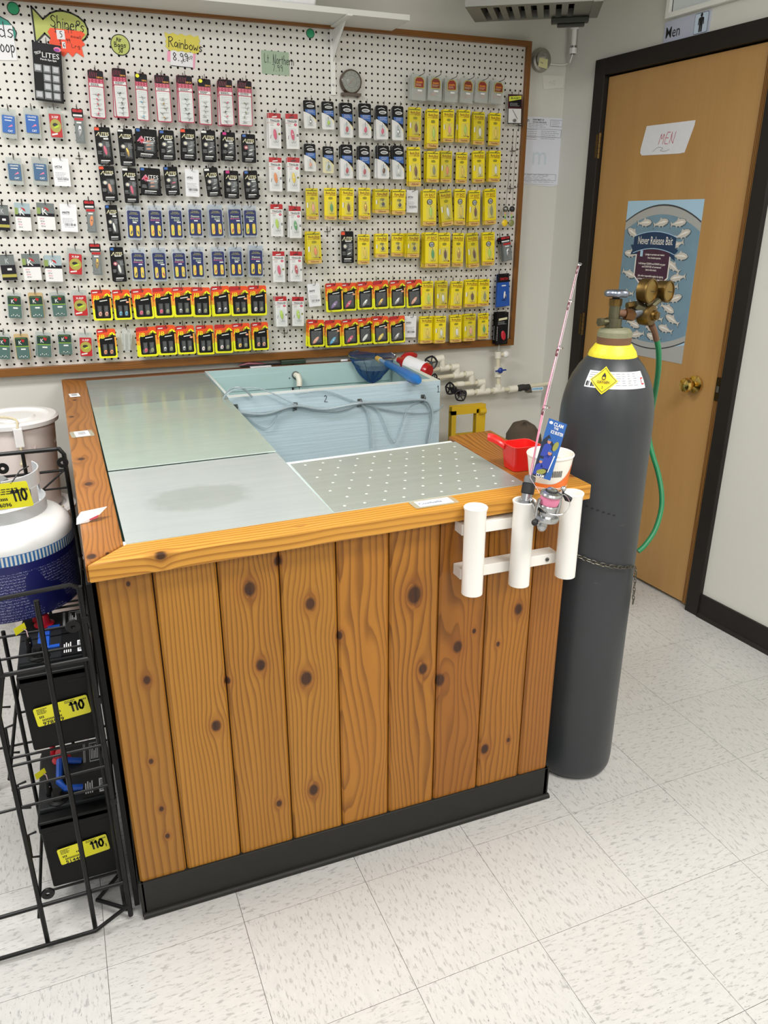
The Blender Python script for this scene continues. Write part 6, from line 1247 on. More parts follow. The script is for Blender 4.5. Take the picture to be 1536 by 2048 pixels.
rf_ = lambda z: .0435+(z-.001)*.137
b = MB(); wrap(b, po, va-1.1, va+1.5, .003, lambda t: .010+.050*max(0, (t-.45)/.55)**2*1.0+.006, rf_, 20); wrap(b, pw_, va-1.1, va+1.5, .0045, lambda t: .0065, rf_, 20, .0009)
for i in range(16): wrap(b, ink, va+.12+i*.034, va+.12+i*.034+(.02 if i % 3 else .012), .034, .050, rf_, 1, .0009)
b.build('printed_band', r0)
b = MB(); mxs = Matrix.Rotation(va+pi/2+.0, 4, 'Z'); mxt = Matrix.Rotation(va+pi/2+.02, 4, 'Z') @ Matrix.Translation((0, -.0515, 0)) @ Matrix.Rotation(-.13, 4, 'X'); b.text('S', M('tub_red', '#d5453a', .4), .012, .060, .012, 0, mx=mxt); b.build('lettering', r0)
b = MB(); rd = random.Random(2)
for i in range(9): a = rd.uniform(0, 6.28); q = rd.uniform(0, .032); b.tube([(q*cos(a)+.010*cos(t_), q*sin(a)+.010*sin(t_)*.8, .055+.004*sin(t_*2)+i*.001) for t_ in [k*.78 for k in range(8)]], .0016, [M('band_tan', '#b98d68', .5), M('band_brown', '#7d5a44', .5), M('band_pale', '#d8cbb5', .5)][i % 3], seg=5, closed=True)
b.lathe([(0, .05), (.048, .052)], M('tub_fill', '#cbbfa8', .7, noise=(.2, 90)), seg=24); o = b.build('loose_bands', r0); o['kind'] = 'stuff'
# red scoop
sp_ = un(1055, 944, 'z', zt(-.93, -1.62)); redpl = M('scoop_red', '#e01f1c', .3, coat=.4)
zc = zt(sp_.x, sp_.y)+.0008; q0 = un(1022, 892, 'z', zc+.062); q1 = un(1075, 895, 'z', zc+.062); half = abs(q1.x-q0.x)/2
r0 = tag(empty('bait_scoop', (sp_.x, sp_.y+.038, zc)), 'bright red plastic scoop with a long handle on the right cap', 'scoop')
bb = rr(-.033, -.030, .033, .030, .012, 4); tp = rr(-.040, -.037, .040, .037, .014, 4); md = rr(-.037, -.034, .037, .034, .013, 4); n = len(bb)
def loft(b, loops, m, closed_bottom=True):
    vs = []; 
    for lp_, z in loops: vs += [(x, y, z) for x, y in lp_]
    fs = []
    for j in range(len(loops)-1):
        for i in range(n): k = (i+1) % n; fs.append((j*n+i, j*n+k, (j+1)*n+k, (j+1)*n+i))
    b.add(vs, fs, m, True); b.add(vs[:n], [tuple(range(n))[::-1]], m); return b
b = MB(); inn = [(x*.92, y*.92) for x, y in tp]; inb = [(x*.92, y*.92) for x, y in bb]
loft(b, [(bb, .0), ([(x*1.03, y*1.03) for x, y in bb], .004), (md, .034), ([(x*1.02, y*1.02) for x, y in md], .036), (tp, .062), ([(x*1.03, y*1.03) for x, y in tp], .064), (inn, .064), (inb, .006)], redpl); b.add([(x, y, .006) for x, y in inb], [tuple(range(n))], redpl)
b.text('1/2', M('moulded_red', '#f06a5c', .4), 0, .045, .012, -.0400); o = b.build('scoop_bowl', r0, angle=.9)
hd = un(976, 872, 'z', zc+.075) - Vector((sp_.x, sp_.y+.038, zc)); hd0 = Vector((-.034, .020, .056))
side = Vector((-(hd-hd0).y, (hd-hd0).x, 0)).normalized(); b = MB()
for f_, wt in ((0, 0),):
    pts = [hd0.lerp(hd, t_)+Vector((0, 0, .004*sin(pi*t_))) for t_ in (0, .2, .4, .6, .8, .93, 1.)]; ww = [.009, .011, .012, .013, .014, .012, .005]
    vs = []
    for p, w_ in zip(pts, ww): vs += [p-side*w_+Vector((0, 0, .001)), p-side*w_*.8+Vector((0, 0, .006)), p+side*w_*.8+Vector((0, 0, .006)), p+side*w_+Vector((0, 0, .001)), p+side*w_*.9+Vector((0, 0, -.008)), p-side*w_*.9+Vector((0, 0, -.008))]
    fs = []
    for i in range(6):
        for k in range(6): m_ = (k+1) % 6; fs.append((i*6+k, i*6+m_, (i+1)*6+m_, (i+1)*6+k))
    fs += [(5, 4, 3, 2, 1, 0), tuple(range(36, 42))]; b.add(vs, fs, redpl, True)
b.build('handle', r0, angle=.5)

# ================================================================== rod holder, rod and reel
RY = -1.868; rh = tag(empty('rod_holder', (-1.03, RY, .75)), 'white plastic rod holder of three tubes screwed to the counter front', 'rod holder')
whp = M('holder_white', '#eeece6', .33, coat=.15); rt = .0245; TU = []
for tx, ty_, bx_, by_ in ((951, 1014, 944, 1190), (1048, 1001, 1038, 1172), (1146, 985, 1128, 1155)):
    a = un(tx, ty_, 'y', RY); c = un(bx_, by_, 'y', RY); x = (a.x+c.x)/2; zT, zB = a.z, c.z+.006; TU.append((x, zT, zB))
    b = MB(); b.lathe([(rt-.004, zB), (rt, zB), (rt, zT-.010), (rt+.0022, zT-.003), (rt+.0025, zT), (rt+.001, zT+.0015), (rt-.002, zT), (rt-.004, zT-.012), (rt-.004, zB+.004), (0, zB+.003)], whp, c=(x, RY, 0), seg=28)
    b.lathe([(rt-.004, zB), (0, zB)], whp, c=(x, RY, 0), seg=28); par(b.build('tube'), rh)
bl = -1.166; br = TU[2][0]
for z0 in (.894, .784):
    b = MB(); b.box((bl, -1.838, z0-.027), (br-.004, -1.8005, z0), whp); par(b.build('cross_bar', bevel=.0015), rh)
    for x in ((TU[0][0]+.034), (TU[2][0]-.034)):
        b = MB(); b.cyl((x, -1.838, z0-.0135), (x, -1.8405, z0-.0135), .0052, steel, seg=12); b.box((x-.004, -1.8412, z0-.0142), (x+.004, -1.8404, z0-.0128), ink); par(b.build('screw'), rh)
# rod: butt grip in the middle tube, blank rising back to the right
gx, gz = TU[1][0], TU[1][1]; g0 = Vector((gx+.002, RY+.002, gz-.10)); gtop = un(1060, 957, 'y', -1.850); up_ = (gtop-Vector((gx+.000, RY+.000, gz-.03)))
rod = tag(empty('fishing_rod', (gx, RY, gz)), 'pink fishing rod with a silver reel standing in the middle holder tube', 'fishing rod')
gry = M('grip_grey', '#77797b', .55, noise=(.1, 120)); blk_ = M('grip_black', '#17181a', .6); pnk = M('rod_pink', '#dd7f9a', .3, coat=.4)
d_ = up_.normalized(); Q0 = gtop
b = MB(); s0 = Q0-d_*.052; b.tube([s0-d_*.03, s0], .012, gry, seg=12); b.tube([s0, s0+d_*.004, s0+d_*.018], .0128, metal('seat_silver', '#b9babc', .3), seg=12); b.tube([s0+d_*.016, s0+d_*.018, s0+d_*.040, s0+d_*.042], .0145, blk_, seg=14, rf=[.0125, .0148, .0148, .0125]); b.tube([s0+d_*.040, s0+d_*.048, Q0+d_*.004, Q0+d_*.008], .0128, gry, seg=14, rf=[.012, .0130, .0125, .005]); par(b.build('grip'), rod)
tipp = un(1157, 524, 'y', -1.66); gp = [(1057, 952), (1088, 812), (1117, 694), (1139, 601), (1157, 528)]
B_ = [Q0+d_*.004]+[un(px, py, 'y', -1.850+(952-py)/(952-524)*.19) for px, py in gp[1:]]
path = spline(B_, 8); b = MB(); b.tube(path, .003, pnk, seg=8, rf=[.0027-.0021*i/(len(path)-1) for i in range(len(path))]); par(b.build('blank'), rod)
for i, p in enumerate(B_[1:]):
    r_ = [.0085, .007, .0055, .0048][i]; dirn = (p-B_[i]).normalized(); b = MB(); c_ = p+Vector((.0, -r_*1.0, 0)); x_, y_, z_ = frame_of(Vector(), dirn)
    b.tube([c_+(x_*cos(t_)+y_*sin(t_))*r_ for t_ in [2*pi*k/14 for k in range(14)]], .0009, chrome, seg=5, closed=True); b.tube([p-dirn*.010, c_+Vector((0, r_*.9, 0)), p+dirn*.003], .001, chrome, seg=5); b.tube([p-dirn*.026, p-dirn*.02, p-dirn*.008, p-dirn*.004], .003, M('thread_burgundy', '#5a1526', .35, coat=.5), seg=8, rf=[.001, .0036, .0036, .001] if i < 2 else [.001, .0026, .0026, .001]); par(b.build('line_guide'), rod)
line_m = M('line_pale', '#d9c6cf', .3); b = MB(); b.tube([un(1091, 1005, 'y', -1.93), un(1060, 955, 'y', -1.885)]+[p+Vector((0, -.006, 0)) for p in B_[1:]], .0005, line_m, seg=4); par(b.build('fishing_line'), rod)
# reel (built around its own axis)
RC = un(1096, 1014, 'y', -1.925); axr = Vector((.10, -.10, 1)).normalized(); x_, y_, z_ = Vector((1, 0, -.1)).normalized(), None, axr; y_ = z_.cross(x_).normalized(); x_ = y_.cross(z_)
TR = Matrix(((x_.x, y_.x, z_.x, RC.x), (x_.y, y_.y, z_.y, RC.y), (x_.z, y_.z, z_.z, RC.z), (0, 0, 0, 1))); sil = metal('reel_silver', '#b8babc', .25); RS = 1.32
def rl(prof, m, **k): b = MB(); b.lathe([(r_*RS, z*RS) for r_, z in prof], m, seg=28, mx=TR, **k); return b
par(rl([(0, .034), (.006, .034), (.009, .032)], chrome).lathe([(.009*RS, .032*RS), (.0105*RS, .030*RS), (.0105*RS, .028*RS)], ink, seg=28, mx=TR).build('drag_knob'), rod)
par(rl([(.010, .029), (.017, .027), (.0185, .024), (.018, .022), (.0155, .021)], sil).build('spool_lip'), rod)
par(rl([(.0155, .022), (.0165, .014), (.0155, .006)], M('spooled_pink_line', '#d67d9c', .35, noise=(.15, 300), stretch=(1, 1, 8))).build('spooled_line'), rod)
par(rl([(.0165, .006), (.0175, .004), (.0165, .0), (.0165, -.012), (.021, -.014), (.0225, -.018), (.0215, -.022), (.014, -.026), (0, -.027)], sil).build('rotor'), rod)
b = MB()
for i in range(7): a = i*.16-1.2-.5; b.box((-.0012, -.0004, -.003), (.0012, .0004, .003), ink, TR @ Matrix.Rotation(a, 4, 'Z') @ Matrix.Translation((0, -.0167*RS, -.005)))
par(b.build('reel_lettering'), rod)
tp3 = lambda x, y, z: TR @ Vector((x*RS, y*RS, z*RS))
b = MB(); b.tube([tp3(-.020, 0, .016), tp3(-.022, 0, 0), tp3(-.021, 0, -.014)], .004, sil, seg=8); par(b.build('rotor_arm'), rod); b = MB(); b.tube([tp3(.020, 0, .022), tp3(.022, 0, 0), tp3(.020, 0, -.014)], .004, sil, seg=8); par(b.build('rotor_arm'), rod)
b = MB(); b.tube(spline([tp3(-.021, 0, .004), tp3(-.010, -.022, -.002), tp3(.012, -.028, .000), tp3(.032, -.014, .010), tp3(.030, .0, .020), tp3(.021, 0, .022)], 5), .0009, chrome, seg=5); par(b.build('bail_wire'), rod)
b = MB(); sp2 = s0+d_*.006; b.tube([sp2+Vector((.006, -.012, 0)), sp2.lerp(tp3(-.012, .012, -.01), .5)+Vector((0, -.004, .004)), tp3(-.014, .010, -.008), tp3(-.004, .006, -.030)], .006, sil, seg=8, rf=[.004, .0055, .006, .008]); b.sphere(tp3(.0, .004, -.036), .012, sil, 14, 10, sc=(1, .8, 1.25)); par(b.build('reel_body'), rod)
b = MB(); b.tube([tp3(.004, .012, -.018), tp3(.026, .014, -.010), tp3(.033, .012, .016), tp3(.030, .010, .026)], .003, chrome, seg=8, rf=[.004, .003, .003, .004]); b.sphere(tp3(.030, .010, .028), .0065, chrome, 10, 8); par(b.build('crank'), rod)
b = MB(); b.tube([tp3(.030, .008, .020), tp3(.036, .002, .014), tp3(.042, -.002, .012)], .006, blk_, seg=10, rf=[.003, .0075, .0055]); par(b.build('crank_knob'), rod); b = MB(); b.sphere(tp3(-.022, -.004, -.026), .0075, ink, 12, 8); par(b.build('end_knob'), rod)
# printed hang card on the rod
HC = [un(1098, 836, 'y', -1.86), un(1127, 846, 'y', -1.86), un(1100, 961, 'y', -1.875), un(1064, 950, 'y', -1.875)]
o_ = HC[3]; ex = (HC[2]-HC[3]); ez = (HC[0]-HC[3]); wc, hc = ex.length, ez.length; ex.normalize(); ez.normalize(); ey = ez.cross(ex).normalized(); TC = Matrix(((ex.x, ey.x, ez.x, o_.x), (ex.y, ey.y, ez.y, o_.y), (ex.z, ey.z, ez.z, o_.z), (0, 0, 0, 1)))
hb = M('hangcard_blue', '#1b56a0', .3, coat=.3); jk = M('printed_jacket_blue', '#2c3f9a', .35); skn = M('printed_skin', '#b98068', .4); fsh = M('printed_fish_olive', '#8c8d45', .4)
b = MB(); b.slab(R(0, 0, wc, hc), hb, -.0008, 0, mx=TC); P_ = lambda pts, m, y=-.0011: b.poly(pts, m, y, TC)
P_([(0, 0), (wc*.62, 0), (wc*.78, hc*.25), (wc*.62, hc*.60), (wc*.25, hc*.74), (0, hc*.62)], M('printed_dark', '#1c2638', .4), -.0010)
for cx_, cz_, s_ in ((.35, .58, 1.), (.55, .40, 1.05), (.22, .22, .85)):
    P_([(wc*(cx_-.26*s_), hc*(cz_-.22*s_)), (wc*(cx_+.24*s_), hc*(cz_-.22*s_)), (wc*(cx_+.20*s_), hc*(cz_-.02)), (wc*cx_, hc*(cz_+.03)), (wc*(cx_-.22*s_), hc*(cz_-.03))], jk, -.0013); P_(ell(wc*cx_, hc*(cz_+.045), wc*.10*s_, hc*.038*s_), skn, -.0015); P_([(wc*(cx_-.12), hc*(cz_+.06)), (wc*(cx_+.12), hc*(cz_+.06)), (wc*(cx_+.08), hc*(cz_+.095)), (wc*(cx_-.08), hc*(cz_+.095))], hb, -.0016)
P_(ell(wc*.74, hc*.58, wc*.13, hc*.09, 12, -.3), fsh, -.0017); P_(ell(wc*.38, hc*.10, wc*.26, hc*.045, 12, .3), fsh, -.0018); P_([(wc*.70, hc*.12), (wc*.74, hc*.12), (wc*.86, hc*.42), (wc*.80, hc*.42)], card_w, -.0018)
b.text('CLAM', card_w, wc*.58, hc*.935, .011, -.0014, w=wc*.52, mx=TC); b.text('ICE BUSTER', card_w, wc*.62, hc*.80, .010, -.0014, w=wc*.68, mx=TC); b.text('THE', card_w, wc*.50, hc*.87, .007, -.0014, w=wc*.25, mx=TC); b.text('CLAM', card_w, wc*.38, hc*.03, .010, -.0020, w=wc*.42, mx=TC); b.poly(ell(wc*.16, hc*.94, wc*.10, hc*.025), card_w, -.0014, TC)
tag(b.build('hang_card'), 'blue printed hang card with three anglers, tied to the pink rod', 'hang card')

# ================================================================== gas cylinder with regulator
GX, GY = -.682, -1.682; gc = tag(empty('gas_cylinder', (GX, GY, 0)), 'tall dark grey oxygen cylinder with yellow collar and brass regulator', 'gas cylinder')
m = M('cylinder_grey', '#303335', .4, spec=.4); t = NT(m); P = t.obj(); n1 = t.noise(P, 4., 4, .6); n2 = t.noise(t.mapv(P, (14, 14, 60)), 1., 5, .7); scr = t.ramp(n2, [(0, (0,)*3), (.66, (0,)*3), (.72, (1,)*3), (1, (1,)*3)]); n3 = t.noise(P, 3., 2)
c_ = t.mix(n1, '#2d3032', '#3a3c40'); c_ = t.mix(t.math('MULTIPLY', t.math('MULTIPLY', scr, t.ramp(n3, [(0, (0,)*3), (.5, (0,)*3), (.62, (1,)*3), (1, (1,)*3)])), .55), c_, '#77766f'); t.col(c_); t.put(t.b.inputs['Roughness'], t.math('MULTIPLY_ADD', n1, .2, .26))
rc = .117; CP = [(0, .0), (.095, .0), (.108, .006), (.115, .022), (rc, .045), (rc, 1.06), (.1155, 1.09), (.112, 1.115), (.105, 1.145), (.094, 1.173), (.080, 1.197), (.066, 1.214), (.050, 1.232), (.036, 1.240)]
b = MB(); b.lathe(CP, m, seg=56); b.build('cylinder_body', gc, angle=1.2)
ym = M('collar_yellow', '#e6d433', .45, noise=(.1, 60), bump=.6); b = MB(); b.lathe([(.0585, 1.214), (.060, 1.222), (.056, 1.233), (.044, 1.250), (.036, 1.252)], ym, seg=36)
for i in range(18): a = 2*pi*i/18; b.box((-.004, -.003, -.004), (.004, .003, .004), ym, Matrix.Rotation(a, 4, 'Z') @ Matrix.Translation((.0585, 0, 1.213)))
va = math.atan2(CAM.y-GY, CAM.x-GX)
b.build('yellow_collar', gc)
b = MB(); rst = M('rusty_brown', '#6b4b36', .7, noise=(.3, 40)); b.lathe([(.041, 1.248), (.042, 1.268)], rst, seg=28); b.lathe([(.042, 1.268), (.0415, 1.280), (.036, 1.287), (.018, 1.290)], M('verdigris_neck', '#7c7c62', .6, noise=(.25, 60), bump=.5), seg=28); b.build('neck_ring', gc)
VX = -.012; b = MB(); vg = metal('valve_green_brass', '#6d6a55', .42, (.3, 50)); rv = Vector((cos(.3754), -sin(.3754), 0)); fv = Vector((sin(.3754), cos(.3754), 0))
ax0 = Vector((0, 0, 0)) - rv*.006
b.cyl(ax0+Vector((0, 0, 1.286)), ax0+Vector((0, 0, 1.312)), .020, vg, seg=12); b.cyl(ax0+Vector((0, 0, 1.312)), ax0+Vector((0, 0, 1.345)), .0135, vg, seg=16); b.cyl(ax0+Vector((0, 0, 1.342)), ax0+Vector((0, 0, 1.358)), .0155, brass, seg=8); b.cyl(ax0+Vector((0, 0, 1.355)), ax0+Vector((0, 0, 1.366)), .009, ink, seg=10)
b.cyl(ax0+Vector((0, 0, 1.304)), ax0+Vector((0, 0, 1.304))-rv*.036-fv*.012, .0085, vg, seg=8); b.cyl(ax0+Vector((0, 0, 1.304))-rv*.030-fv*.010, ax0+Vector((0, 0, 1.304))-rv*.040-fv*.014, .0105, vg, seg=6); b.build('valve_body', gc)
b = MB(); hw = metal('handwheel_grey', '#8d93a0', .38, (.15, 50)); c = ax0+Vector((0, 0, 1.371)); vs = []
nn = 36; loops = []
for rr_, zz_2 in ((.004, .006), (.010, .005), (.019, .004), (.0245, .007), (.0292, .003), (.0285, -.005), (.023, -.008), (.010, -.005)):
    loops.append([(c.x+rr_*(1+(.10*cos(6*2*pi*i/nn) if rr_ > .02 else 0))*cos(2*pi*i/nn), c.y+rr_*(1+(.10*cos(6*2*pi*i/nn) if rr_ > .02 else 0))*sin(2*pi*i/nn), c.z+zz_2) for i in range(nn)])
vs = [p for l_ in loops for p in l_]; b.add(vs, [(j*nn+i, (j+1)*nn+i, (j+1)*nn+(i+1) % nn, j*nn+(i+1) % nn) for j in range(len(loops)-1) for i in range(nn)], hw, True); b.add(loops[0], [tuple(range(nn))], hw); b.build('handwheel', gc, angle=1.)
# regulator
def gl(px, py, dep): q = un(px, py, 'y', GY+dep); return q-Vector((GX, GY, 0))
vc = gl(1245, 618, 0); b = MB(); b.cyl(ax0+Vector((0, 0, 1.326)), gl(1262, 629, -.01), .0095, rst, seg=12); b.cyl(gl(1250, 628, -.008), gl(1267, 631, -.012), .0145, metal('reg_nut_brown', '#7b5a3e', .4), seg=6); b.cyl(gl(1266, 628, -.012), gl(1280, 624, -.012), .012, metal('reg_steel_blue', '#6c7078', .35), seg=14); b.cyl(gl(1254, 612, 0), gl(1284, 607, -.005), .0085, brass, seg=10); b.build('inlet_nut', gc)
rb = gl(1297, 630, -.015); nd = (rv*.68-fv*.73).normalized(); b = MB(); x_, y_, z_ = frame_of(Vector(), nd); TRG = Matrix(((x_.x, y_.x, z_.x, rb.x), (x_.y, y_.y, z_.y, rb.y), (x_.z, y_.z, z_.z, rb.z), (0, 0, 0, 1)))
b.lathe([(0, -.024), (.020, -.024), (.025, -.018), (.026, .004), (.024, .010), (.015, .012), (.0125, .013), (.0125, .020), (0, .020)], brass, seg=28, mx=TRG); b.cyl(rb+nd*.018, rb+nd*.026, .010, brass, seg=6); b.build('regulator_body', gc)
b = MB(); b.cyl(rb+Vector((0, 0, .010))-rv*.004, gl(1296, 598, -.018), .007, vg, seg=8); b.cyl(gl(1303, 612, -.01), gl(1318, 600, -.01), .008, vg, seg=8); b.cyl(gl(1270, 610, -.012), gl(1286, 618, -.014), .012, vg, seg=6); b.build('gauge_stem', gc)
for i, (px, py, R_) in enumerate(((1297, 582, .030), (1332, 583, .0265))):
    g_ = gl(px, py, -.02+i*.01); T_ = Matrix(((x_.x, y_.x, z_.x, g_.x), (x_.y, y_.y, z_.y, g_.y), (x_.z, y_.z, z_.z, g_.z), (0, 0, 0, 1))); b = MB(); b.lathe([(0, -.020), (R_*.8, -.020), (R_*.96, -.017), (R_*.98, .002), (R_, .004), (R_, .009), (R_*.86, .010), (R_*.84, .007)], brass, seg=32, mx=T_); o = b.build('pressure_gauge', gc)
    b = MB(); b.lathe([(0, .0075), (R_*.85, .0075)], metal('gauge_face_brass', '#9c8148', .35), seg=24, mx=T_); b.box((-.0008, -.002, .008), (.0008, R_*.6, .0086), ink, T_ @ Matrix.Rotation(.7, 4, 'Z')); b.build('gauge_face', o)
gh = M('green_hose', '#1d7a4b', .4, noise=(.05, 30)); hp_ = [(1303, 650, -.01), (1309, 663, -.005), (1313, 680, 0)]
b = MB(); b.tube([gl(*q) for q in hp_], .007, rst, seg=10, rf=[.0085, .0075, .0075]); b.build('hose_fitting', gc)
b = MB(); b.tube(spline([gl(*q)+Vector((GX, GY, 0)) for q in [(1312, 672, 0), (1317, 700, .01), (1317, 735, .03), (1312, 775, .07), (1302, 830, .13), (1298, 870, .13), (1304, 905, .11), (1316, 945, .08), (1323, 985, .05), (1322, 1020, .03), (1310, 1060, .01), (1290, 1090, .0), (1276, 1103, -.0)]], 6), .0072, gh, seg=12)
tag(b.build('green_hose'), 'green rubber hose looping from the regulator behind the grey cylinder', 'hose')
# labels on the shoulder
def crad(z):
    for (r0_, z0_), (r1_, z1_) in zip(CP[4:], CP[5:]):
        if z0_ <= z <= z1_: return r0_+(r1_-r0_)*(z-z0_)/(z1_-z0_)
    return rc
def patch(b, m, a0, a1, z0, z1, off, na=10, nz=4, fn=None):
    vs = []
    for j in range(nz+1):
        for i in range(na+1):
            u, v = i/na, j/nz
            a, z = (a0+(a1-a0)*u, z0+(z1-z0)*v) if fn is None else fn(u, v)
            r = crad(z)+off; vs.append((r*cos(a), r*sin(a), z+off*.5))
    b.add(vs, [(j*(na+1)+i, j*(na+1)+i+1, (j+1)*(na+1)+i+1, (j+1)*(na+1)+i) for j in range(nz) for i in range(na)], m, True)
b = MB(); lw0, lw1 = va-.62, va+.98; zl = lambda a: 1.142; patch(b, paper, lw0, lw1, 1.156, 1.194, .0010, 24, 5)
for k in range(6): rd = random.Random(k); [patch(b, inkg, lw0+.62+q*.155, lw0+.62+q*.155+rd.uniform(.06, .13), 1.189-k*.0050, 1.1902-k*.0050, .0014, 1, 1) for q in range(5)]
for k in range(3): patch(b, inkg, lw0+.05, lw0+.28, 1.189-k*.005, 1.1902-k*.005, .0014, 2, 1)
for k, w_ in enumerate((.05, .02, .05, .03, .05, .04)): patch(b, ink, lw0+.03+k*.062, lw0+.03+k*.062+w_, 1.159, 1.170, .0014, 2, 1)
patch(b, red, lw1-.12, lw1-.03, 1.164, 1.180, .0014, 2, 2); patch(b, paper, lw1-.105, lw1-.045, 1.167, 1.177, .0018, 2, 2)
b.build('white_label', gc)
b = MB(); dc_, hs = lw0+.47, .034
def dia(s_): return lambda u, v: (dc_+(((u-.5)+(v-.5)))*s_/.094, 1.174+((v-.5)-(u-.5))*s_*.92)
patch(b, M('diamond_yellow', '#f2d414', .4), 0, 0, 0, 0, .0022, 8, 8, dia(hs)); b.build('hazard_diamond', gc)
b = MB()
for (u0, v0, u1, v1) in ((.06, .06, .94, .085), (.06, .915, .94, .94), (.06, .06, .085, .94), (.915, .06, .94, .94)): patch(b, ink, 0, 0, 0, 0, .0027, 4, 4, (lambda U0, V0, U1, V1: lambda u, v: dia(hs)(U0+(U1-U0)*u, V0+(V1-V0)*v))(u0, v0, u1, v1))
rm = crad(1.174)+.0032; tz = (CP[8][0]-CP[10][0])/(CP[10][1]-CP[8][1]); TD = Matrix.Rotation(dc_+pi/2, 4, 'Z') @ Matrix.Translation((0, -rm-.0012, 1.175)) @ Matrix.Rotation(-math.atan(tz)*1., 4, 'X')
b.text('OXYGEN', ink, 0, -.003, .009, -.0004, w=.030, mx=TD); b.text('2', ink, 0, -.016, .008, -.0004, mx=TD); b.poly(ell(0, .007, .0048, .0048, 12), ink, -.0004, TD); b.poly(ell(0, .0068, .0030, .003, 10), M('diamond_yellow'), -.0007, TD); b.poly([(-.0045, .008), (-.004, .013), (-.001, .018), (.0005, .021), (.003, .016), (.0048, .012), (.0042, .008), (.001, .012)], ink, -.0005, TD)
b.build('diamond_print', gc)
b = MB()
for k in range(7): zz2 = .86-.004*k; patch(b, ink, va-.35+k*.12, va-.35+k*.12+.06, zz2, zz2+.004, .0008, 1, 1)
b.build('pen_marks', gc)
# chain round the cylinder
chm = metal('chain_steel', '#6b675d', .42, (.3, 80)); b = MB(); pts = []
for i in range(40):
    t_ = i/39; a = va-1.05+t_*2.25; pts.append(Vector((GX+(rc+.0055)*cos(a), GY+(rc+.0055)*sin(a), .752-.075*t_**.8)))
lastp = pts[-1]
for k in range(1, 17): pts.append(lastp+Vector((.002*k/6+.004, -.002, -.0075*k)))
def resample(P, st):
    out = [P[0]]; acc = 0
    for a_, c_ in zip(P, P[1:]):
        L_ = (c_-a_).length; d0 = st-acc
        while d0 <= L_: out.append(a_.lerp(c_, d0/L_)); d0 += st
        acc = (acc+L_) % st
    return out
Q = resample(pts, .0125)
for i, (p, q) in enumerate(zip(Q, Q[1:])):
    c_ = (p+q)/2; u = (q-p).normalized(); nr = Vector((c_.x-GX, c_.y-GY, 0)).normalized(); w_ = u.cross(nr).normalized(); s_ = w_ if i % 2 else nr*.75+w_*.35
    b.tube([c_+u*(.0088*cos(t_))+s_*(.0046*sin(t_)) for t_ in [2*pi*k/10 for k in range(10)]], .0012, chm, seg=5, closed=True)
b.tube([pts[0], Vector((-.8465, -1.70, .757))], .0015, chm, seg=5)
o = b.build('safety_chain'); tag(o, 'rusty steel chain wrapped round the grey cylinder, loose end hanging', 'chain')

# ================================================================== black wire rack with batteries and propane
rk = tag(empty('wire_rack', (-2.2, -1.5, 0)), 'black wire display rack at the left end of the counter', 'rack')
def wires(name, segs, r=.0042): 
    for sgm in segs: b = MB(); b.tube([Vector(p) for p in sgm], r, black_wire, seg=8); par(b.build(name), rk)
XR, XL = -1.978, -2.60; YF, YB = -1.80, -1.21
# corner posts
wires('post', [[(XR, YF, .012), (XR, YF, .870)], [(XR-.010, YF+.03, .006), (XR-.010, YF+.03, .80)], [(XR-.008, YB, .006), (XR-.012, YB, .975), (XR-.022, YB, .990), (XR-.03, YB, .990), (XL, YB, .990), (XL, YB, .0)], [(XL, YF, .006), (XL, YF, .85)]], .0058)
wires('front_rail', [[(XR-.004, YF, .868), (XR-.016, YF, .876), (XL, YF, .842)], [(XR, YF-.001, .709), (XL, YF-.001, .700)], [(XR, YF, .115), (XL, YF, .112)], [(XR-.002, YF-.001, .044), (-2.056, YF-.02, .018), (XL, YF-.005, .006)]], .0046)
wires('shelf_wire', [[(XR, YF, .497), (-2.16, YF, .494)], [(XR, YF, .442), (-2.166, YF, .436)], [(XR, YF, .392), (-2.6, YF, .378)]], .0030)
xb1, xb2 = un(190, 1850, 'y', YF).x, un(98, 1890, 'y', YF).x
wires('upright', [[(xb1, YF-.004, .004), (xb1, YF-.004, .856)], [(xb2, YF-.006, .006), (xb2-.002, YF-.006, .62), (xb2+.016, YF, .70), (xb2+.015, YF+.0, .775)]], .0052)
wires('rear_rail', [[(XR-.014, YB, .933), (XL, YB, .925)], [(XR-.012, YB, .56), (XL, YB, .56)], [(XR-.012, YB, .14), (XL, YB, .14)]], .0036)
wires('rear_upright', [[(-2.085, YB, .0), (-2.085, YB, .988)], [(-2.3, YB, .0), (-2.3, YB, .988)]], .0046)
# shelves: side rails run back, with cross wires that the goods stand on
SZ = (.0875, .468, .690); 
for k, z in enumerate(SZ):
    wires('side_rail', [[(XR-.004, YF+.002, z-.004), (XR-.012, YB, z-.004)], [(-2.166 if k < 2 else XL, YF, z-.004), (-2.166 if k < 2 else XL, YB, z-.004)]], .0038)
    wires('shelf_wire', [[(XR-.004, y, z-.004), (-2.166 if k < 2 else XL, y, z-.004)] for y in ([YF+.07, -1.56, -1.45, YB+.01] if k < 2 else [YF+.1, YF+.2, -1.5, -1.4, -1.3, YB+.01])], .0030)
wires('side_loop', [[(-2.158, -1.66, z0), (-2.176, -1.66, z0-.004), (-2.178, -1.66, z0-.07), (-2.158, -1.66, z0-.074)] for z0 in (.62, .50, .345, .20)], .0028)
wires('brace', [[(-2.15, -1.62, .16), (-2.155, -1.58, .66), (-2.155, -1.58, .69)], [(XR-.006, YF+.004, .03), (-2.05, -1.735, .022)], [(-2.05, -1.735, .020), (XR-.008, -1.70, .055)]], .0046)
wires('brace', [[(XR-.014, YB, .935), (-2.055, YB-.02, .89)], [(XR-.014, YB, .885), (-2.05, YB, .885)]], .0026)
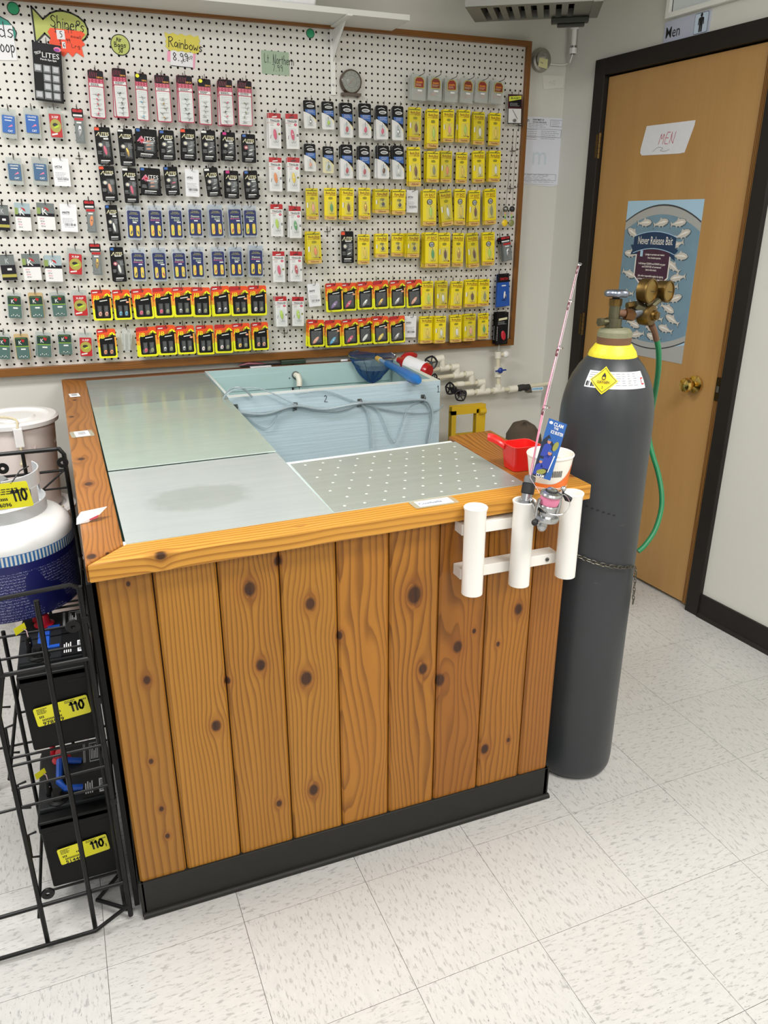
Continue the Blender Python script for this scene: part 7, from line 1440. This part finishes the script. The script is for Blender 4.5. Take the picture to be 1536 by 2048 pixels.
b = MB(); b.box((-1.9665, -1.795, .03), (-1.9555, -1.22, .868), M('gap_shade_black', '#0c0c0c', .6, spec=.2)); par(b.build('gap_shade_panel'), rk)  # black panel added to stand in for the shade between rack and counter
for x, y, z in ((XR-.018, YB-.004, .955), (-2.135, YB-.004, .955), (XR-.022, YF-.004, .790), (-2.138, YF-.004, .150)):
    b = MB(); TT = Matrix.Translation((x, y, z)) @ Matrix.Rotation(pi/2, 4, 'X'); b.lathe([(.0045, 0), (.0135, 0), (.0145, .003), (.0135, .006), (.0045, .006), (.0045, 0)], black_wire, seg=16, mx=TT); par(b.build('mounting_eye'), rk)
for z in (.79, .60, .34): b = MB(); b.box((XR-.006, YF-.006, z), (XR+.008, YF+.006, z+.016), black_wire); par(b.build('clip', bevel=.002), rk)
# batteries
bkp = M('battery_black', '#0b0b0c', .5, spec=.25); bkt = M('battery_top', '#15171a', .55, spec=.3, noise=(.1, 60)); bl_ = M('strap_blue', '#1c4fae', .4); ystk = M('sticker_yellow', '#e3dc1e', .4, coat=.2); capred = M('cap_red', '#c4152a', .35, coat=.3)
def battery(x0, x1, y0, z0, h, num, up_handle, lab, extra1=False):
    w = x1-x0; d = .255; r0 = tag(empty('battery', (x0, y0, z0)), lab, 'battery', 'marine batteries on the wire rack')
    b = MB(); b.hexa([(.006, .006, 0), (w-.006, .006, 0), (w-.006, d-.006, 0), (.006, d-.006, 0)], [(.003, .003, h*.80), (w-.003, .003, h*.80), (w-.003, d-.003, h*.80), (.003, d-.003, h*.80)], bkp); b.build('case', r0, bevel=.004)
    b = MB(); b.box((0, 0, h*.80), (w, d, h-.012), bkp); b.box((.004, .03, h-.012), (w-.004, d-.004, h), bkt); b.box((.002, .0, h-.03), (w-.002, .03, h-.014), bkt); b.build('lid', r0, bevel=.003)
    def term(x, y, m, name):
        b = MB(); b.lathe([(0, 0), (.022, 0), (.022, .006), (.014, .009), (.012, .026), (.0105, .030), (0, .030)], m, c=(x, y, h-.004), seg=18); b.cyl((x-.018, y+.024, h-.004), (x-.018, y+.024, h+.038), .0085, m, r1=.006, seg=12); b.build(name, r0)
    term(.045, .052, bkp, 'negative_cap'); term(.052, .200, capred, 'positive_cap')
    b = MB()
    if up_handle: b.tube([(w*.62, .075, h+.001), (w*.38, .072, h+.012), (w*.32, .085, h+.022), (w*.32, .165, h+.022), (w*.38, .178, h+.012), (w*.62, .175, h+.001)], .008, bl_, seg=8)
    else:
        b.hexa([(.04, .085, h), (.066, .080, h), (.066, .175, h), (.040, .170, h)], [(.045, .09, h+.004), (.064, .083, h+.004), (.064, .172, h+.004), (.045, .165, h+.004)], bl_); b.box((.06, .078, h), (w*.6, .090, h+.003), bl_); b.box((.06, .168, h), (w*.6, .182, h+.003), bl_)
    b.build('carry_strap', r0)
    b = MB(); TT = Matrix.Translation((w*.62, .035, h+.0005)) @ Matrix.Rotation(-pi/2, 4, 'X'); lbk = M('label_black', '#0a0a0c', .45, spec=.3)
    b.slab(R(0, 0, w*.37, .212), lbk, -.0006, 0, mx=TT); b.poly(R(w*.12, .128, w*.34, .205), lgrey, -.0009, TT); b.poly(R(w*.13, .132, w*.33, .201), lbk, -.0011, TT)
    for q in range(7): b.poly([(w*.145+q*.0035, .138), (w*.145+q*.0035+.0016, .138), (w*.145+q*.0035+.0016, .195-(q % 3)*.012), (w*.145+q*.0035, .195-(q % 3)*.012)], card_w, -.0013, TT)
    for q in range(4): b.poly(R(w*(.04+.03*q), .012, w*(.055+.03*q), .05+.006*(q % 2)), card_w, -.0009, TT)
    for q in range(2): b.poly(R(w*(.03+.02*q), .13, w*(.04+.02*q), .205), lgrey, -.0009, TT)
    b.poly(R(w*.235, .008, w*.355, .058), paper, -.0010, TT)
    for q in range(8): b.poly(R(w*.25, .014+q*.005, w*.31, .017+q*.005), ink, -.0012, TT)
    b.build('top_label', r0)
    b = MB(); sl = .09; TS = Matrix.Translation((w*.56, -.0008, h*.45)) @ Matrix.Rotation(-.10, 4, 'Y'); b.slab(rr(-.058, -.022, .050, .024, .004), ystk, -.0004, .0, mx=TS); pen(b, 'II0', ink, .012, -.006, .021, -.0008, .0042, mx=TS, w=.031)
    if extra1: b.text('1', ink, .044, -.006, .013, -.0008, mx=TS)
    b.text(['978539', '514404'][extra1], ink, -.026, -.017, .012, -.0008, w=.042, mx=TS); bars(b, ink, -.046, -.0115, -.006, -.0055, -.0008, 16, 2) if False else None
    for (x_0, x_1, z_0, z_1) in ((-.046, -.006, -.011, -.006), (-.05, -.04, -.003, .003), (-.02, -.006, .000, .005), (.036, .048, .014, .018)):
        n_ = max(3, int((x_1-x_0)/.003)); [b.poly(R(x_0+q*(x_1-x_0)/n_, z_0, x_0+(q+.55)*(x_1-x_0)/n_, z_1), ink, -.0008, TS) for q in range(n_)]
    lines(b, ink, -.052, .020, -.030, 4, .0035, .0016, -.0008, 3, mx=TS); lines(b, ink, .004, .0215, .030, 2, .0035, .0016, -.0008, 5, mx=TS); b.build('price_sticker', r0)
    b = MB(); b.tube([(.03, .07, h+.026), (.026, .085, h+.05), (.012, .10, h+.052)], .0012, clearm('clear_strap', (.9, .85, .85), .5, .2, '#d8b9b9'), seg=5); b.add([(.004, .088, h+.040), (.026, .094, h+.050), (.024, .092, h+.066), (.002, .086, h+.058)], [(0, 1, 2, 3)], ystk); b.build('cable_tag', r0)
    return r0
battery(-2.127, -1.985, -1.735, .468, .200, '110', False, 'black marine battery with blue strap and 110 sticker, upper rack shelf')
battery(-2.142, -1.985, -1.735, .0875, .205, '110', True, 'black marine battery with raised blue handle, lower rack shelf', True)
# propane tank with printed blue sleeve
PX, PYc = -2.138, -1.42; pt = tag(empty('propane_tank', (PX, PYc, .6895)), 'white propane tank with blue printed sleeve on the top rack shelf', 'propane tank')
gw = M('tank_white', '#dfe0e0', .22, coat=.3); z_ = 0; b = MB(); rp_ = .150
b.lathe([(0, .001), (.11, .001), (.135, .006), (rp_, .03), (rp_+.001, .160), (rp_+.001, .178), (rp_-.005, .196), (rp_-.018, .210), (rp_-.040, .222), (.085, .230), (.04, .234), (0, .235)], gw, seg=56); b.build('tank_body', pt, angle=1.)
m = M('printed_sleeve', '#1c1f66', .4); t = NT(m); P = t.sep(t.obj()); an = t.math('ARCTAN2', P[1], P[0]); v = t.comb(t.math('MULTIPLY', an, 46.), t.math('MULTIPLY', P[2], 420.), 0.); nn_ = t.noise(v, 1., 2, .5); rws = t.math('GREATER_THAN', t.math('SINE', t.math('MULTIPLY', P[2], 900.)), -.1); txt = t.math('MULTIPLY', t.math('GREATER_THAN', nn_, .52), rws)
blk2 = t.noise(t.comb(t.math('MULTIPLY', an, 2.2), t.math('MULTIPLY', P[2], 9.), 3.), 1., 1); gate = t.math('GREATER_THAN', blk2, .42); up2 = t.math('LESS_THAN', P[2], .128)
t.col(t.mix(t.math('MULTIPLY', t.math('MULTIPLY', txt, gate), t.math('MULTIPLY', up2, .8)), '#191c5c', '#9a9cb8'))
b = MB(); b.lathe([(rp_-.001, .012), (rp_+.0012, .030), (rp_+.0022, .146)], m, seg=56); b.build('printed_sleeve', pt, angle=1.)
b = MB(); wb = M('sleeve_blue_band', '#2d6aa8', .4); b.lathe([(rp_+.0018, .146), (rp_+.0022, .170)], wb, seg=56)
for i in range(110): a = 2*pi*i/110; r_ = rp_+.0026; b.add([(r_*cos(a), r_*sin(a), .147), (r_*cos(a+.028), r_*sin(a+.028), .147), (r_*cos(a+.028), r_*sin(a+.028), .169), (r_*cos(a), r_*sin(a), .169)], [(0, 1, 2, 3)], M('sleeve_cream', '#cfd3cf', .4))
o = b.build('striped_band', pt); o['kind'] = 'stuff'
b = MB(); va = math.atan2(CAM.y-PYc, CAM.x-PX); coll = M('collar_grey_white', '#b9bbbe', .3, coat=.2)
def ringwall(b, r_, z0, z1, a0, a1, m, th=.003, seg=24): b.lathe([(r_, z0), (r_, z1), (r_-th*.5, z1+.001), (r_-th, z1), (r_-th, z0)], m, seg=seg, a0=a0, a1=a1)
ringwall(b, .104, .222, .252, 0, 2*pi, coll, seg=40); ringwall(b, .098, .286, .320, va+.15, va+2.0, coll); ringwall(b, .098, .286, .320, va-2.4, va-1.2, coll)
for a in (va+.9, va+2.0, va-1.3, va-2.3): ringwall(b, .100, .250, .288, a-.12, a+.12, coll, seg=5)
b.build('collar', pt)
b = MB(); b.cyl((0, 0, .23), (0, 0, .285), .016, brass, seg=12); b.lathe([(0, .285), (.03, .285), (.034, .292), (.030, .300), (0, .302)], M('knob_grey', '#6a6c6e', .4), seg=8); b.cyl((0, 0, .262), (.045, -.01, .262), .012, M('valve_black', '#1a1a1a', .4), seg=12); b.build('valve', pt)
b = MB(); tg = un(30, 992, 'y', -1.56)-Vector((PX, PYc, .6895)); TS = Matrix.Translation(tg) @ Matrix.Rotation(-.38, 4, 'Z') @ Matrix.Rotation(-.13, 4, 'Y'); b.slab(rr(-.062, -.026, .034, .030, .004), ystk, -.0008, 0, mx=TS); pen(b, 'II0', ink, -.006, -.010, .024, -.0012, .0045, mx=TS, w=.036); b.text('886096', ink, -.032, -.017, .012, -.0012, w=.04, mx=TS); lines(b, ink, -.04, .018, .026, 3, .005, .002, -.0012, 6, mx=TS)
for q in range(9): b.poly(R(-.052+q*.004, -.008, -.0495+q*.004, -.002), ink, -.0012, TS); b.poly(R(.016+q*.0018, .010, .017+q*.0018, .015), ink, -.0012, TS)
b.tube([TS @ Vector((.0, -.001, .028)), TS @ Vector((.01, .03, .045)), TS @ Vector((.005, .08, .04))], .0015, ink, seg=5); b.build('yellow_tag', pt)
# stack of lidded bait pails
plm = M('pail_pinkish_white', '#dbcfc9', .4, noise=(.04, 8)); lidw = M('pail_lid_white', '#e4e2e0', .35); rope = M('rope_cream', '#cbbfa0', .8, noise=(.3, 200))
KX, KY = -2.168, -.33
for i, (z0, hh, lab) in enumerate(((.558, .335, 'white lidded bait pail with rope handle, top of the stack'), (.336, .335, 'white lidded bait pail, second in the stack'), (.0, .335, 'white lidded bait pail at the bottom of the stack'))):
    if i == 1: z0 = .336; hh = .222
    if i == 0: z0 = .5595
    r0 = tag(empty('bait_pail', (KX+(.006 if i else 0), KY, z0)), lab, 'pail', 'stacked bait pails'); r_t = .140 if i == 0 else .148
    b = MB(); b.lathe([(0, 0), (.112, 0), (.116, .004), (r_t-.006, hh-.022), (r_t-.004, hh-.02)], plm, seg=48)
    if i == 0:
        for k in range(14): a = 2*pi*k/14; rr_ = r_t-.013; b.box((-.002, -.0025, -.05), (.002, .0025, .03), plm, Matrix.Rotation(a, 4, 'Z') @ Matrix.Translation((rr_, 0, hh-.06)) @ Matrix.Rotation(.5 if k % 2 else -.5, 4, 'X'))
    b.build('pail_body', r0)
    b = MB(); b.lathe([(r_t-.004, hh-.024), (r_t+.008, hh-.024), (r_t+.010, hh-.010), (r_t+.002, hh-.003), (r_t-.022, hh-.002), (r_t-.026, hh-.010), (.075, hh-.012), (.070, hh-.004), (.03, hh-.003), (0, hh-.003)], lidw, seg=48); b.build('lid', r0)
    if i == 0:
        va = math.atan2(CAM.y-KY, CAM.x-KX)+.0; ra = va+.05; P_ = Vector(((r_t+.012)*cos(ra), (r_t+.012)*sin(ra), hh-.02)); b = MB(); b.box((-.014, -.006, -.062), (.014, .008, .004), lidw, Matrix.Translation(P_) @ Matrix.Rotation(ra+pi/2, 4, 'Z')); b.build('handle_lug', r0, bevel=.003)
        b = MB(); tgt = Vector((cos(ra), sin(ra), 0)); sd_ = Vector((-sin(ra), cos(ra), 0)); b.tube(spline([P_+tgt*.004+Vector((0, 0, -.06)), P_+tgt*.008+Vector((0, 0, -.09)), P_+tgt*.006+sd_*-.004+Vector((0, 0, -.115))], 4), .0042, rope, seg=8); b.sphere(P_+tgt*.006+sd_*-.004+Vector((0, 0, -.12)), .008, rope, 8, 6)
        b.tube(spline([P_+Vector((0, 0, .003)), P_-tgt*.02+Vector((0, 0, .030)), P_-tgt*.07-sd_*.05+Vector((0, 0, .034)), P_-tgt*.14-sd_*.13+Vector((0, 0, .016)), P_-tgt*.2-sd_*.15+Vector((0, 0, .010))], 6), .0042, rope, seg=8); b.build('rope_handle', r0)
    if i == 1: b = MB(); b.tube(spline([((r_t-.01)*cos(va+t_), (r_t-.01)*sin(va+t_), hh+.003) for t_ in (-1.2, -.6, 0, .5, .9)], 5), .0035, rope, seg=6); b.build('rope_handle', r0)
